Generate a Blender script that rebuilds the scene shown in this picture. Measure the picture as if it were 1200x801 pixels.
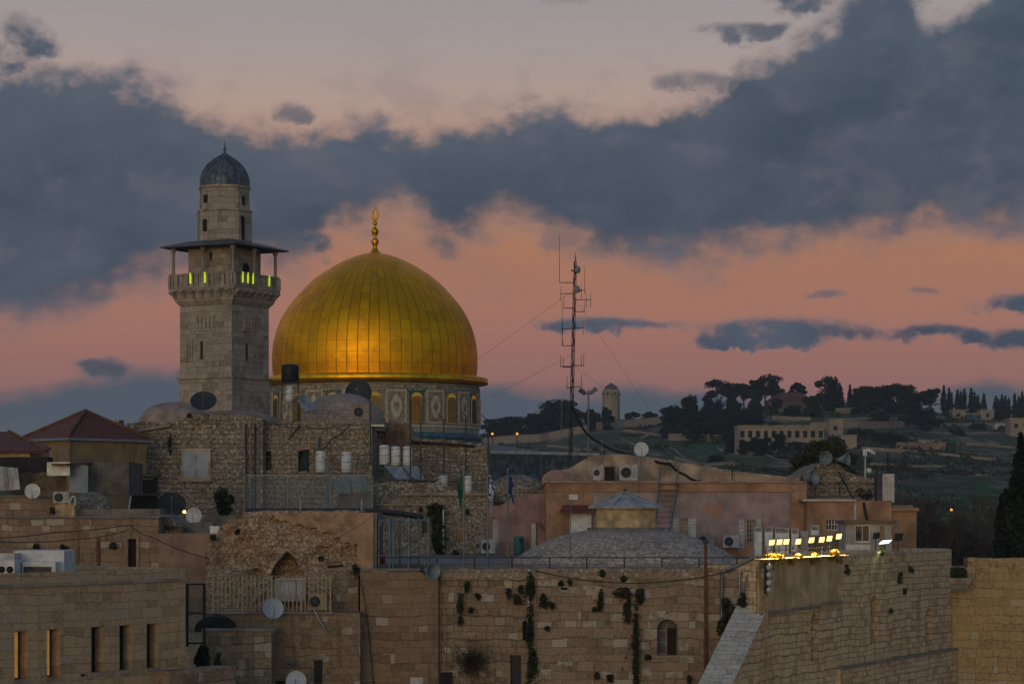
import bpy, math, random
from mathutils import Vector, noise as mnoise
for _o in list(bpy.data.objects): bpy.data.objects.remove(_o)
SC = bpy.context.scene
COL = SC.collection
R = math.radians
EYE, F, HY = 18.0, 2700.0, 590.0       # eye height in metres, lens in photo pixels, horizon row
# ------------------------------------------------------------------ camera
cd = bpy.data.cameras.new('camera'); cam = bpy.data.objects.new('camera', cd); COL.objects.link(cam)
cam.location = (0, 0, EYE); cam.rotation_euler = (R(90), 0, 0)
cd.sensor_width = 36; cd.lens = 36*F/1200; cd.shift_y = (HY-400.5)/1200
cd.clip_start = 0.5; cd.clip_end = 9000
SC.camera = cam
SC.view_settings.view_transform = 'Standard'; SC.view_settings.look = 'None'
SC.view_settings.exposure = 0.0; SC.view_settings.gamma = 1.0
SC.view_settings.use_curve_mapping = False
SC.render.engine = 'CYCLES'
SC.cycles.max_bounces = 5; SC.cycles.volume_bounces = 0; SC.cycles.transparent_max_bounces = 12
# ------------------------------------------------------------------ node helpers
def lin(c):
    return tuple(((v/255)/12.92 if v/255 <= .04045 else ((v/255+.055)/1.055)**2.4) for v in c)+(1,)
class NT:
    def __init__(s, tree): s.t = tree; s.n = tree.nodes; s.l = tree.links
    def new(s, ty, **k):
        n = s.n.new(ty)
        for a, b in k.items(): setattr(n, a, b)
        return n
    def put(s, sock, v):
        if hasattr(v, 'is_output'): s.l.new(v, sock)
        else:
            if sock.type == 'RGBA' and len(v) == 3: v = tuple(v)+(1,)
            sock.default_value = v
    def m(s, op, a, b=0.0, c=0.0, clamp=False):
        n = s.new('ShaderNodeMath', operation=op, use_clamp=clamp)
        for i, v in enumerate((a, b, c)): s.put(n.inputs[i], v)
        return n.outputs[0]
    def mix(s, f, a, b, blend='MIX'):
        n = s.new('ShaderNodeMix', data_type='RGBA', blend_type=blend)
        s.put(n.inputs[0], f); s.put(n.inputs[6], a); s.put(n.inputs[7], b)
        return n.outputs[2]
    def ss(s, v, lo, hi, a=0.0, b=1.0):
        n = s.new('ShaderNodeMapRange', interpolation_type='SMOOTHSTEP')
        for i, x in enumerate((v, lo, hi, a, b)): s.put(n.inputs[i], x)
        return n.outputs[0]
    def noise(s, vec, scale, detail=4, rough=.55, dist=0.0):
        n = s.new('ShaderNodeTexNoise')
        s.l.new(vec, n.inputs['Vector'])
        n.inputs['Scale'].default_value = scale; n.inputs['Detail'].default_value = detail
        n.inputs['Roughness'].default_value = rough; n.inputs['Distortion'].default_value = dist
        return n.outputs['Fac']
    def xyz(s, x, y, z=0.0):
        n = s.new('ShaderNodeCombineXYZ')
        for i, v in enumerate((x, y, z)): s.put(n.inputs[i], v)
        return n.outputs[0]
    def ramp(s, f, stops):
        n = s.new('ShaderNodeValToRGB'); e = n.color_ramp.elements
        while len(e) < len(stops): e.new(.5)
        for k, (p, c) in enumerate(stops):
            e[k].position = p; e[k].color = tuple(c) if len(c) == 4 else tuple(c)+(1,)
        s.l.new(f, n.inputs[0]); return n.outputs[0]
    def curve(s, f, pts):
        n = s.new('ShaderNodeFloatCurve'); c = n.mapping.curves[0]
        pts = sorted(pts)
        while len(c.points) < len(pts): c.points.new(.5, .5)
        for q, (x, y) in zip(c.points, pts): q.location = (x, y)
        n.mapping.update(); s.l.new(f, n.inputs['Value']); return n.outputs[0]
# ------------------------------------------------------------------ world: dusk sky with a cloud deck
SUN_EL, SUN_AZ = 9.0, 196.0            # the sun has just gone behind the viewer
w = bpy.data.worlds.new('World'); SC.world = w; w.use_nodes = True
nt = NT(w.node_tree); nt.n.clear()
tc = nt.new('ShaderNodeTexCoord'); sep = nt.new('ShaderNodeSeparateXYZ'); nt.l.new(tc.outputs['Generated'], sep.inputs[0])
dx, dy, dz = sep.outputs
az = nt.m('ARCTAN2', dx, dy); el = nt.m('ARCSINE', dz)
X = nt.m('MULTIPLY_ADD', az, F/1200, .5)
Y = nt.m('MULTIPLY_ADD', el, -F/1200, HY/1200)
pv = nt.xyz(X, nt.m('MULTIPLY', Y, 1.7))
n1 = nt.m('SUBTRACT', nt.noise(pv, 7.0, 9, .6, .3), .5)
n2 = nt.m('SUBTRACT', nt.noise(nt.xyz(nt.m('ADD', X, 7.3), nt.m('MULTIPLY', Y, 1.35)), 14.0, 9, .58, .2), .5)
n3 = nt.m('SUBTRACT', nt.noise(nt.xyz(nt.m('ADD', X, 2.1), nt.m('MULTIPLY', Y, 1.3)), 32.0, 7, .58, .2), .5)
n4 = nt.m('SUBTRACT', nt.noise(nt.xyz(nt.m('ADD', X, 4.9), nt.m('MULTIPLY', Y, 1.5)), 9.0, 8, .56, .2), .5)
def cv(pts):   # boundary drawn as a function of azimuth, value = row / 1200
    f = nt.curve(X, [(x/1200, y/600*.8+.1) for x, y in pts])
    return nt.m('MULTIPLY_ADD', f, .5/.8, -.1*.5/.8)
up = cv([(0,92),(90,96),(160,98),(200,112),(240,138),(300,150),(370,160),(430,140),(550,146),(640,132),(750,126),(830,110),(870,84),(930,62),(975,32),(1015,-10),(1055,-10),(1075,24),(1115,28),(1145,2),(1200,-55)])
lo = cv([(0,383),(60,377),(110,362),(150,340),(200,326),(260,320),(340,308),(372,292),(390,270),(425,256),(470,244),(500,266),(530,286),(560,274),(620,262),(670,288),(750,301),(850,303),(930,289),(1000,281),(1100,274),(1200,272)])
bank = cv([(0,462),(60,456),(120,440),(180,436),(240,434),(300,444),(560,455),(700,457),(850,462),(960,474),(1050,480),(1095,466),(1150,452),(1200,470)])
tA = nt.ss(nt.m('ADD', nt.m('SUBTRACT', Y, up), nt.m('MULTIPLY_ADD', n1, .05, nt.m('MULTIPLY_ADD', n2, .075, nt.m('MULTIPLY', n3, .045)))), -.012, .024)
lo = nt.m('ADD', lo, .011)
tB = nt.ss(nt.m('ADD', nt.m('SUBTRACT', lo, Y), nt.m('MULTIPLY_ADD', n2, .085, nt.m('MULTIPLY_ADD', n4, .04, nt.m('MULTIPLY', n3, .042)))), -.020, .040)
main = nt.m('MULTIPLY', tA, tB)
blobs = [(14,72,48,34,1),(865,46,46,11,.9),(935,10,44,24,1),(812,106,44,13,.75),(1020,0,55,30,1),(330,137,26,12,.8),(352,286,44,18,1),
 (705,381,80,10,1),(905,389,128,15,1.1),(850,398,60,9,1),(965,349,30,7,.7),(1072,346,22,6,.6),(1184,362,42,14,1.1),(1096,393,52,11,1.1),(1196,399,60,11,1.1),
 (128,430,50,12,.9),(650,275,36,22,.6),(60,20,40,9,.0),(730,30,60,9,.0),(640,6,60,8,.3)]
dens = main
wx = nt.m('MULTIPLY', n4, .14); wy = nt.m('MULTIPLY_ADD', n2, .045, nt.m('MULTIPLY', n3, .012))
Xw = nt.m('ADD', X, wx); Yw = nt.m('ADD', Y, wy)
for bx_, by_, rx, ry, st in blobs:
    if st <= 0: continue
    a = nt.m('DIVIDE', nt.m('SUBTRACT', Xw, bx_/1200), rx/1200); b = nt.m('DIVIDE', nt.m('SUBTRACT', Yw, by_/1200), ry/1200)
    r2 = nt.m('MULTIPLY_ADD', a, a, nt.m('MULTIPLY', b, b))
    r2 = nt.m('ADD', r2, nt.m('MULTIPLY_ADD', n3, 2.6, nt.m('MULTIPLY', n2, 3.2)))
    dens = nt.m('MAXIMUM', dens, nt.m('MULTIPLY', nt.ss(r2, 1.6, .0), min(st, 1.0)))
veil = nt.m('MULTIPLY', nt.m('MULTIPLY', nt.ss(nt.m('ADD', n4, nt.m('MULTIPLY', n3, .5)), -.02, .2), nt.ss(nt.m('ABSOLUTE', nt.m('SUBTRACT', Y, .5*.33)), .16, .06)), .26)
dens = nt.m('MAXIMUM', dens, veil)
bk = nt.ss(nt.m('ADD', nt.m('SUBTRACT', Y, bank), nt.m('MULTIPLY_ADD', n2, .05, nt.m('MULTIPLY', n4, .04))), -.010, .014)
clear = nt.ramp(nt.m('MULTIPLY', Y, 2.0), [(0.0, lin((160,150,152))), (.09, lin((166,156,153))), (.20, lin((180,156,146))), (.36, lin((182,136,107))),
   (.50, lin((174,120,92))), (.62, lin((168,116,99))), (.73, lin((152,107,100))), (.80, lin((140,104,103)))])
cl = nt.mix(nt.ss(nt.noise(pv, 3.1, 6, .6), .34, .66), lin((50,68,86)), lin((76,88,103)))
cl = nt.mix(nt.ss(nt.m('SUBTRACT', Y, up), .10, .0, 0, .7), cl, lin((86,96,110)))
cl = nt.mix(nt.ss(nt.m('MULTIPLY_ADD', n3, .6, n2), .0, .25, 0, .40), cl, lin((92,100,113)))
cl = nt.mix(nt.ss(nt.m('MULTIPLY_ADD', n1, 1.2, n2), .02, .22, 0, .45), cl, lin((96,98,109)))
cl = nt.mix(nt.ss(n4, .0, -.2, 0, .55), cl, lin((54,70,87)))
thin = nt.mix(nt.ss(dens, .1, 1.0), lin((128,112,116)), cl)
sky = nt.mix(nt.m('MULTIPLY', dens, .97), clear, thin)
bcol = nt.mix(nt.ss(Y, .40, .48), lin((75,87,99)), lin((97,103,110)))
sky = nt.mix(nt.m('MULTIPLY', bk, .97), sky, bcol)
# upper vault outside the view: soft blue grey
sky = nt.mix(nt.ss(el, .30, .9), sky, lin((98,116,146)))
below = nt.ss(el, -.02, -.12)
sky = nt.mix(below, sky, lin((60,55,55)))
bgE = nt.new('ShaderNodeBackground'); nt.l.new(sky, bgE.inputs[0]); bgE.inputs[1].default_value = 1.0
st = nt.new('ShaderNodeTexSky', sky_type='NISHITA', sun_disc=False)
st.sun_elevation = R(SUN_EL); st.sun_rotation = R(SUN_AZ); st.air_density = 1.3; st.dust_density = 1.2; st.ozone_density = 3.3
bgW = nt.new('ShaderNodeBackground'); nt.l.new(st.outputs[0], bgW.inputs[0]); bgW.inputs[1].default_value = 0.124
mx = nt.new('ShaderNodeMixShader'); nt.l.new(nt.ss(dy, -.15, .45), mx.inputs[0])
nt.l.new(bgW.outputs[0], mx.inputs[1]); nt.l.new(bgE.outputs[0], mx.inputs[2])
ow = nt.new('ShaderNodeOutputWorld'); nt.l.new(mx.outputs[0], ow.inputs[0])
sl = bpy.data.lights.new('sun', 'SUN'); sl.energy = 0.05; sl.angle = R(12); sl.color = (1, .72, .5)
so = bpy.data.objects.new('sun', sl); COL.objects.link(so)
_d = Vector((math.sin(R(SUN_AZ)), math.cos(R(SUN_AZ)), math.tan(R(4))))
so.rotation_euler = _d.to_track_quat('Z', 'Y').to_euler(); so.location = (0, -20, 60)
# ------------------------------------------------------------------ object helpers
WL = {}
def tag(o, label=None, cat=None, group=None, kind=None):
    if label: o['label'] = label
    if cat: o['category'] = cat
    if group: o['group'] = group
    if kind: o['kind'] = kind
    return o
def thing(name, label, cat, loc, group=None):
    o = bpy.data.objects.new(name, None); COL.objects.link(o); o.location = loc; o.empty_display_size = .3
    WL[o.name] = Vector(loc); return tag(o, label, cat, group)
def Wp(px, py, Y): return Vector(((px-600)/F*Y, Y, EYE+(HY-py)/F*Y))
def zz(py, Y): return EYE+(HY-py)/F*Y
class Frame:
    def __init__(s, a, b):
        s.a = Vector((a[0], a[1])); s.d = (Vector((b[0], b[1]))-s.a).normalized(); s.n = Vector((s.d.y, -s.d.x))
    def pt(s, t, o, z): q = s.a+s.d*t+s.n*o; return Vector((q.x, q.y, z))
    def s(s, px):
        u = (px-600)/F      # x = u*y on the ray
        return (u*s.a.y-s.a.x)/(s.d.x-u*s.d.y)
    def Y(s, px): return s.a.y+s.d.y*s.s(px)
    def z(s, px, py): return zz(py, s.Y(px))
def FF(Y): return Frame((0, Y), (1, Y))
def FP(px0, Y0, px1, Y1): return Frame(((px0-600)/F*Y0, Y0), ((px1-600)/F*Y1, Y1))
class MB:
    def __init__(s): s.v = []; s.f = []; s.uv = []; s.mi = []; s.sm = []
    def face(s, pts, uv=None, mi=0, sm=False):
        i = len(s.v); s.v += [Vector(p) for p in pts]; s.f.append(tuple(range(i, i+len(pts)))); s.uv.append(uv); s.mi.append(mi); s.sm.append(sm)
    def mesh(s, verts, faces, uvs=None, mi=0, sm=False):
        i = len(s.v); s.v += [Vector(p) for p in verts]
        for k, f in enumerate(faces):
            s.f.append(tuple(i+q for q in f)); s.uv.append(uvs[k] if uvs else None); s.mi.append(mi); s.sm.append(sm)
        return s
    def box(s, fr, s0, s1, z0, z1, o0, o1, mi=0):
        p = [fr.pt(a, o, z) for z in (z0, z1) for a, o in ((s0, o1), (s1, o1), (s1, o0), (s0, o0))]
        s.mesh(p, [(0,1,5,4),(1,2,6,5),(2,3,7,6),(3,0,4,7),(4,5,6,7),(3,2,1,0)], mi=mi); return s
    def cyl(s, a, b, r0, r1=None, n=10, cap=True, sm=True, mi=0):
        a, b = Vector(a), Vector(b); r1 = r0 if r1 is None else r1
        ax = (b-a); L = ax.length
        if L < 1e-6: return s
        ax /= L; q = ax.orthogonal().normalized(); t = ax.cross(q)
        if abs(ax.z) > .99: q = Vector((1,0,0)); t = ax.cross(q)
        P = []
        for c, r in ((a, r0), (b, r1)):
            P += [c+(q*math.cos(2*math.pi*k/n)+t*math.sin(2*math.pi*k/n))*r for k in range(n)]
        fs = [(k, (k+1) % n, n+(k+1) % n, n+k) for k in range(n)]
        s.mesh(P, fs, sm=sm, mi=mi)
        if cap: s.mesh(P, [tuple(reversed(range(n))), tuple(range(n, 2*n))], mi=mi)
        return s
    def path(s, pts, r, n=5):
        for a, b in zip(pts, pts[1:]): s.cyl(a, b, r, r, n, True)
        return s
    def lathe(s, prof, c, n=32, a0=0.0, a1=2*math.pi, sm=True, uvr=None, mi=0, axis=None):
        c = Vector(c); full = abs(a1-a0-2*math.pi) < 1e-6; m = n if full else n+1
        P = []; vv = [0.0]
        for k in range(1, len(prof)): vv.append(vv[-1]+math.hypot(prof[k][0]-prof[k-1][0], prof[k][1]-prof[k-1][1]))
        if axis is not None:
            A = Vector(axis).normalized(); Q = A.orthogonal().normalized(); T = A.cross(Q)
        for r, z in prof:
            for k in range(m):
                a = a0+(a1-a0)*k/n
                if axis is None: P.append(c+Vector((r*math.sin(a), -r*math.cos(a), z)))
                else: P.append(c+(Q*math.cos(a)+T*math.sin(a))*r+A*z)
        fs = []; uvs = []
        ur = uvr or max(r for r, z in prof)
        for j in range(len(prof)-1):
            for k in range(n):
                k2 = (k+1) % m
                fs.append((j*m+k, j*m+k2, (j+1)*m+k2, (j+1)*m+k))
                u0 = (a0+(a1-a0)*k/n)*ur; u1 = (a0+(a1-a0)*(k+1)/n)*ur
                uvs.append(((u0, vv[j]), (u1, vv[j]), (u1, vv[j+1]), (u0, vv[j+1])))
        s.mesh(P, fs, uvs, sm=sm, mi=mi); return s
    def prism(s, poly, z0, z1, mi=0):      # plan polygon (ccw) raised
        n = len(poly); P = [Vector((x, y, z0)) for x, y in poly]+[Vector((x, y, z1)) for x, y in poly]
        s.mesh(P, [(k, (k+1) % n, n+(k+1) % n, n+k) for k in range(n)]+[tuple(range(n, 2*n)), tuple(reversed(range(n)))], mi=mi); return s
    def plate(s, fr, poly, o0, o1, mi=0):  # polygon in the (s,z) plane of a frame, given thickness
        n = len(poly); P = [fr.pt(a, o1, z) for a, z in poly]+[fr.pt(a, o0, z) for a, z in poly]
        s.mesh(P, [tuple(range(n)), tuple(reversed(range(n, 2*n)))]+[((k+1) % n, k, n+k, n+(k+1) % n) for k in range(n)], mi=mi); return s
    def leaves(s, c, rad, n, size, rnd, shell=.5, flat=0.0):
        c = Vector(c); rx, ry, rz = rad
        for _ in range(n):
            while True:
                p = Vector((rnd.uniform(-1,1), rnd.uniform(-1,1), rnd.uniform(-1,1)))
                if p.length <= 1 and p.length > shell*rnd.random(): break
            q = c+Vector((p.x*rx, p.y*ry, p.z*rz))
            u = Vector((rnd.gauss(0,1), rnd.gauss(0,1), rnd.gauss(0,1)*(1-flat))).normalized(); v = u.orthogonal().normalized()
            v = (v*math.cos(rnd.random()*6.3)+u.cross(v)*math.sin(rnd.random()*6.3))
            k = size*rnd.uniform(.6, 1.3)
            s.face([q-u*k, q+v*k*.6, q+u*k, q-v*k*.6])
        return s
    def build(s, name, mat, parent=None, base=None, label=None, cat=None, group=None, kind=None):
        mn = [min(p[i] for p in s.v) for i in range(3)]; mxx = [max(p[i] for p in s.v) for i in range(3)]
        if parent is not None: loc = WL[parent.name]
        else: loc = Vector(base) if base is not None else Vector(((mn[0]+mxx[0])/2, (mn[1]+mxx[1])/2, mn[2]))
        me = bpy.data.meshes.new(name)
        me.from_pydata([p-loc for p in s.v], [], s.f)
        ul = me.uv_layers.new(name='UVMap').data; li = 0
        for k, poly in enumerate(me.polygons):
            poly.use_smooth = s.sm[k]; poly.material_index = s.mi[k]
            u = s.uv[k]; vs = s.f[k]
            if u is None:
                a, b, c = s.v[vs[0]], s.v[vs[1]], s.v[vs[2]]
                nn = (b-a).cross(c-a)
                if nn.length < 1e-9 and len(vs) > 3: nn = (c-a).cross(s.v[vs[3]]-a)
                nn = nn.normalized() if nn.length > 1e-12 else Vector((0,0,1))
                if abs(nn.z) > .75: u = [(s.v[q].x, s.v[q].y) for q in vs]
                else:
                    h = Vector((-nn.y, nn.x, 0)).normalized(); u = [(s.v[q].dot(h), s.v[q].z) for q in vs]
            for q in u: ul[li].uv = q; li += 1
        for mm in (mat if isinstance(mat, (list, tuple)) else [mat]): me.materials.append(mm)
        o = bpy.data.objects.new(name, me); COL.objects.link(o)
        if parent is not None: o.parent = parent; WL[o.name] = loc.copy()
        else: o.location = loc; WL[o.name] = loc.copy()
        return tag(o, label, cat, group, kind)
def children(o): return [c for c in bpy.data.objects if c.parent == o]
def copy_tree(o, loc=None, rz=None, label=None, scale=None, parent=None):
    c = o.copy(); COL.objects.link(c)
    if parent is not None: c.parent = parent
    if loc is not None: c.location = loc
    if rz is not None: c.rotation_euler = (0, 0, rz)
    if scale is not None: c.scale = (scale,)*3
    if label: c['label'] = label
    for ch in children(o): copy_tree(ch, parent=c)
    return c
def wall(fr, s0, s1, z0, z1, depth, holes=(), mb=None):
    """solid wall: front with real openings and reveals, top, sides, back.  holes: (s0,s1,z0,z1,arch,reveal)"""
    mb = mb or MB()
    ss_ = sorted(set([s0, s1]+[v for h in holes for v in h[:2]])); zs = sorted(set([z0, z1]+[v for h in holes for v in h[2:4]]))
    for a, b in zip(ss_, ss_[1:]):
        for c, d in zip(zs, zs[1:]):
            ms, mz = (a+b)/2, (c+d)/2
            if any(h[0] < ms < h[1] and h[2] < mz < h[3] for h in holes): continue
            mb.face([fr.pt(a,0,c), fr.pt(b,0,c), fr.pt(b,0,d), fr.pt(a,0,d)])
    for h in holes:
        a, b, c, d, ar, rv = h
        pts = [(a, c)]
        if ar:
            ht = min((b-a)/2*ar, (d-c)*.8); mid = (a+b)/2
            for k in range(17):
                t = math.pi*k/16; pts.append((mid-(b-a)/2*math.cos(t), d-ht+ht*math.sin(t)))
            for k in range(1, 9): mb.face([fr.pt(a,0,d), fr.pt(*[pts[k][0], 0, pts[k][1]]), fr.pt(pts[k+1][0],0,pts[k+1][1])])
            for k in range(9, 17): mb.face([fr.pt(b,0,d), fr.pt(pts[k][0],0,pts[k][1]), fr.pt(pts[k+1][0],0,pts[k+1][1])])
        else: pts += [(a, d), (b, d)]
        pts.append((b, c))
        n = len(pts)
        for k in range(n):
            p, q = pts[k], pts[(k+1) % n]
            mb.face([fr.pt(p[0],0,p[1]), fr.pt(q[0],0,q[1]), fr.pt(q[0],-rv,q[1]), fr.pt(p[0],-rv,p[1])])
    A, B = fr.pt(s0,0,0), fr.pt(s1,0,0)
    P = lambda s_, o, z: fr.pt(s_, o, z)
    mb.face([P(s0,0,z1),P(s1,0,z1),P(s1,-depth,z1),P(s0,-depth,z1)])
    mb.face([P(s1,0,z0),P(s1,-depth,z0),P(s1,-depth,z1),P(s1,0,z1)])
    mb.face([P(s0,-depth,z0),P(s0,0,z0),P(s0,0,z1),P(s0,-depth,z1)])
    mb.face([P(s1,-depth,z0),P(s0,-depth,z0),P(s0,-depth,z1),P(s1,-depth,z1)])
    return mb
def apoly(a, b, c, d, ar=1.0, n=14):     # arched outline
    ht = min((b-a)/2*ar, (d-c)*.8); mid = (a+b)/2
    return [(a, c), (b, c)]+[(mid+(b-a)/2*math.cos(math.pi*k/n), d-ht+ht*math.sin(math.pi*k/n)) for k in range(n+1)]
def fb(x, y, z=0.0, o=4):
    return mnoise.fractal(Vector((x, y, z)), .9, 2.1, o)
def rough(fr, s0, s1, z0, topf, depth, res=.25, amp=.12, freq=1.2, seed=0.0, holes=(), mb=None, front=None, topjag=.15):
    """old masonry mass: front relief and a broken top edge; holes skip cells and leave a deep dark recess"""
    mb = mb or MB()
    ns = max(2, int((s1-s0)/res)); zt = max(topf(s0+(s1-s0)*k/ns) for k in range(ns+1)); nz = max(2, int((zt-z0)/res))
    def P(k, j):
        s_ = s0+(s1-s0)*k/ns; t = topf(s_)+topjag*fb(s_*2.3, seed, 3.3, 3); z = z0+(t-z0)*j/nz
        o = amp*fb(s_*freq, z*freq, seed)+(front(s_, z) if front else 0)
        return s_, z, fr.pt(s_, o, z)
    G = [[P(k, j) for j in range(nz+1)] for k in range(ns+1)]
    V = [g[2] for c in G for g in c]; ix = lambda k, j: k*(nz+1)+j
    fs = []
    def inside(k, j):
        s_ = (G[k][j][0]+G[k+1][j][0])/2; z = (G[k][j][1]+G[k][j+1][1])/2
        return any(h(s_, z) for h in holes)
    H = [[inside(k, j) for j in range(nz)] for k in range(ns)]
    for k in range(ns):
        for j in range(nz):
            if not H[k][j]: fs.append((ix(k,j), ix(k+1,j), ix(k+1,j+1), ix(k,j+1)))
            else:
                bk_ = Vector((fr.n.x, fr.n.y, 0))*-min(depth*.7, 1.2)
                q = [G[k][j][2], G[k+1][j][2], G[k+1][j+1][2], G[k][j+1][2]]
                mb.face([p+bk_ for p in q])
                for (dk, dj, a, b) in ((-1,0,3,0),(1,0,1,2),(0,-1,0,1),(0,1,2,3)):
                    kk, jj = k+dk, j+dj
                    if not (0 <= kk < ns and 0 <= jj < nz and H[kk][jj]): mb.face([q[a], q[b], q[b]+bk_, q[a]+bk_])
    mb.mesh(V, fs)
    back = Vector((fr.n.x, fr.n.y, 0))*-depth
    for k in range(ns): mb.face([G[k][nz][2], G[k+1][nz][2], G[k+1][nz][2]+back, G[k][nz][2]+back])
    for j in range(nz):
        mb.face([G[0][j+1][2], G[0][j][2], G[0][j][2]+back, G[0][j+1][2]+back]); mb.face([G[ns][j][2], G[ns][j+1][2], G[ns][j+1][2]+back, G[ns][j][2]+back])
    return mb
def lerpf(pts):
    def f(x):
        if x <= pts[0][0]: return pts[0][1]
        for (a, b), (c, d) in zip(pts, pts[1:]):
            if x <= c: return b+(d-b)*(x-a)/(c-a)
        return pts[-1][1]
    return f
# ------------------------------------------------------------------ materials
MATS = {}
def mat(name, col, rough_=.85, metal=0.0, emit=None, var=.18, vs=1.5, bump=0.0, spec=.25, alpha=None, streak=0.0, c2=None, edge=0.5):
    if name in MATS: return MATS[name]
    m = bpy.data.materials.new(name); m.use_nodes = True; k = NT(m.node_tree); b = k.n['Principled BSDF']
    b.inputs['Roughness'].default_value = rough_; b.inputs['Metallic'].default_value = metal; b.inputs['Specular IOR Level'].default_value = spec
    pos = k.new('ShaderNodeNewGeometry').outputs['Position']
    c = tuple(col)+(1,)
    if var:
        d = tuple(v*(1-2.2*var) for v in col)+(1,); e = tuple(min(1, v*(1+var)) for v in col)+(1,)
        f = k.noise(pos, vs, 6, .6)
        base = k.mix(k.ss(f, .3, .7), d, e)
        if c2: base = k.mix(k.ss(k.noise(pos, vs*.45, 7, .65, .6), edge, edge+.12), base, c2)
        if streak:
            sp = k.new('ShaderNodeMapping'); k.l.new(pos, sp.inputs[0]); sp.inputs['Scale'].default_value = (2.2, 2.2, .25)
            base = k.mix(k.m('MULTIPLY', k.ss(k.noise(sp.outputs[0], 1.6, 6, .65), .5, .72), streak), base, tuple(v*.35 for v in col))
        k.l.new(base, b.inputs['Base Color'])
    else: b.inputs['Base Color'].default_value = c
    if bump:
        bp = k.new('ShaderNodeBump'); bp.inputs['Strength'].default_value = bump; bp.inputs['Distance'].default_value = .05
        k.l.new(k.noise(pos, vs*6, 5, .6), bp.inputs['Height']); k.l.new(bp.outputs[0], b.inputs['Normal'])
    if emit: b.inputs['Emission Color'].default_value = tuple(emit[0])+(1,); b.inputs['Emission Strength'].default_value = emit[1]
    if alpha is not None: b.inputs['Alpha'].default_value = alpha
    MATS[name] = m; return m
def stone(name, c1, c2, mortar, bw=.8, bh=.4, ms=.018, dist=.06, stain=.45, pale=None, bump=.6, ofs=.5, streak=.35, palec=(.42,.37,.31), roughk=.9, warm_glow=None):
    """coursed masonry: brick pattern on metre UVs, wobbling joints, odd pale blocks, weather stains"""
    if name in MATS: return MATS[name]
    m = bpy.data.materials.new(name); m.use_nodes = True; k = NT(m.node_tree); b = k.n['Principled BSDF']
    b.inputs['Roughness'].default_value = roughk; b.inputs['Specular IOR Level'].default_value = .2
    uv = k.new('ShaderNodeUVMap').outputs[0]; pos = k.new('ShaderNodeNewGeometry').outputs['Position']
    nz = k.new('ShaderNodeTexNoise'); k.l.new(uv, nz.inputs[0]); nz.inputs['Scale'].default_value = 2.3; nz.inputs['Detail'].default_value = 4
    sub = k.new('ShaderNodeVectorMath', operation='SUBTRACT'); k.l.new(nz.outputs['Color'], sub.inputs[0]); sub.inputs[1].default_value = (.5,.5,.5)
    sc_ = k.new('ShaderNodeVectorMath', operation='SCALE'); k.l.new(sub.outputs[0], sc_.inputs[0]); sc_.inputs['Scale'].default_value = dist*4
    ad = k.new('ShaderNodeVectorMath', operation='ADD'); k.l.new(uv, ad.inputs[0]); k.l.new(sc_.outputs[0], ad.inputs[1])
    su_ = k.new('ShaderNodeSeparateXYZ'); k.l.new(ad.outputs[0], su_.inputs[0])
    vw = k.m('SUBTRACT', k.noise(k.xyz(0.0, su_.outputs[1]), .55/bh, 2, .5), .5); lw = k.m('SUBTRACT', k.noise(k.xyz(su_.outputs[0], k.m('MULTIPLY', su_.outputs[1], .3)), .35, 2, .5), .5)
    vec = k.xyz(su_.outputs[0], k.m('ADD', su_.outputs[1], k.m('MULTIPLY_ADD', vw, bh*1.5, k.m('MULTIPLY', lw, bh*.8))))
    def brick(a, c, mo, w_, h_, of=ofs, mss=ms, sq=.72, fq=3):
        t = k.new('ShaderNodeTexBrick', offset=of, squash=sq, squash_frequency=fq, offset_frequency=2); k.l.new(vec, t.inputs['Vector'])
        for nme, v in (('Color1', a+(1,)), ('Color2', c+(1,)), ('Mortar', mo+(1,)), ('Scale', 1.0), ('Mortar Size', mss), ('Mortar Smooth', .6), ('Bias', 0.0), ('Brick Width', w_), ('Row Height', h_)): t.inputs[nme].default_value = v
        return t
    msk = k.m('GREATER_THAN', k.noise(k.xyz(k.m('MULTIPLY', su_.outputs[0], .35), k.m('FLOOR', k.m('DIVIDE', su_.outputs[1], bh*3))), 1.3, 1, .5), .5)
    t1 = brick(c1, c2, mortar, bw, bh); t3 = brick(c1, c2, mortar, bw*1.55, bh, .37, ms, .6, 2)
    base = k.mix(msk, t1.outputs['Color'], t3.outputs['Color'])
    fac = k.m('ADD', k.m('MULTIPLY', t1.outputs['Fac'], k.m('SUBTRACT', 1.0, msk)), k.m('MULTIPLY', t3.outputs['Fac'], msk))
    t2 = brick((1,1,1), (0,0,0), (0,0,0), bw, bh); t4 = brick((1,1,1), (0,0,0), (0,0,0), bw*1.55, bh, .37, ms, .6, 2)
    rnd = k.new('ShaderNodeVectorMath', operation='DOT_PRODUCT'); k.l.new(k.mix(msk, t2.outputs['Color'], t4.outputs['Color']), rnd.inputs[0]); rnd.inputs[1].default_value = (1/3,)*3
    base = k.mix(k.ss(rnd.outputs['Value'], .32, .0, 0, .55), base, tuple(v*.55 for v in c2))
    if pale: base = k.mix(k.m('MULTIPLY', k.ss(rnd.outputs['Value'], 1-pale, 1-pale*.6), .8), base, palec)
    dk = tuple(v*.55 for v in c2)
    base = k.mix(k.ss(k.noise(pos, .45, 6, .62, .5), .5, .75, 0, stain), base, dk)
    if warm_glow: base = k.mix(k.ss(k.noise(pos, .22, 3, .5), .42, .62, 0, .7), base, warm_glow)  # broad blotches of lamp glow painted into the stone
    fine = k.noise(pos, 7, 5, .65); base = k.mix(k.ss(fine, .35, .75, 0, .45), base, tuple(v*1.35 for v in c1)); base = k.mix(k.ss(fine, .5, .2, 0, .5), base, mortar)
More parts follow.
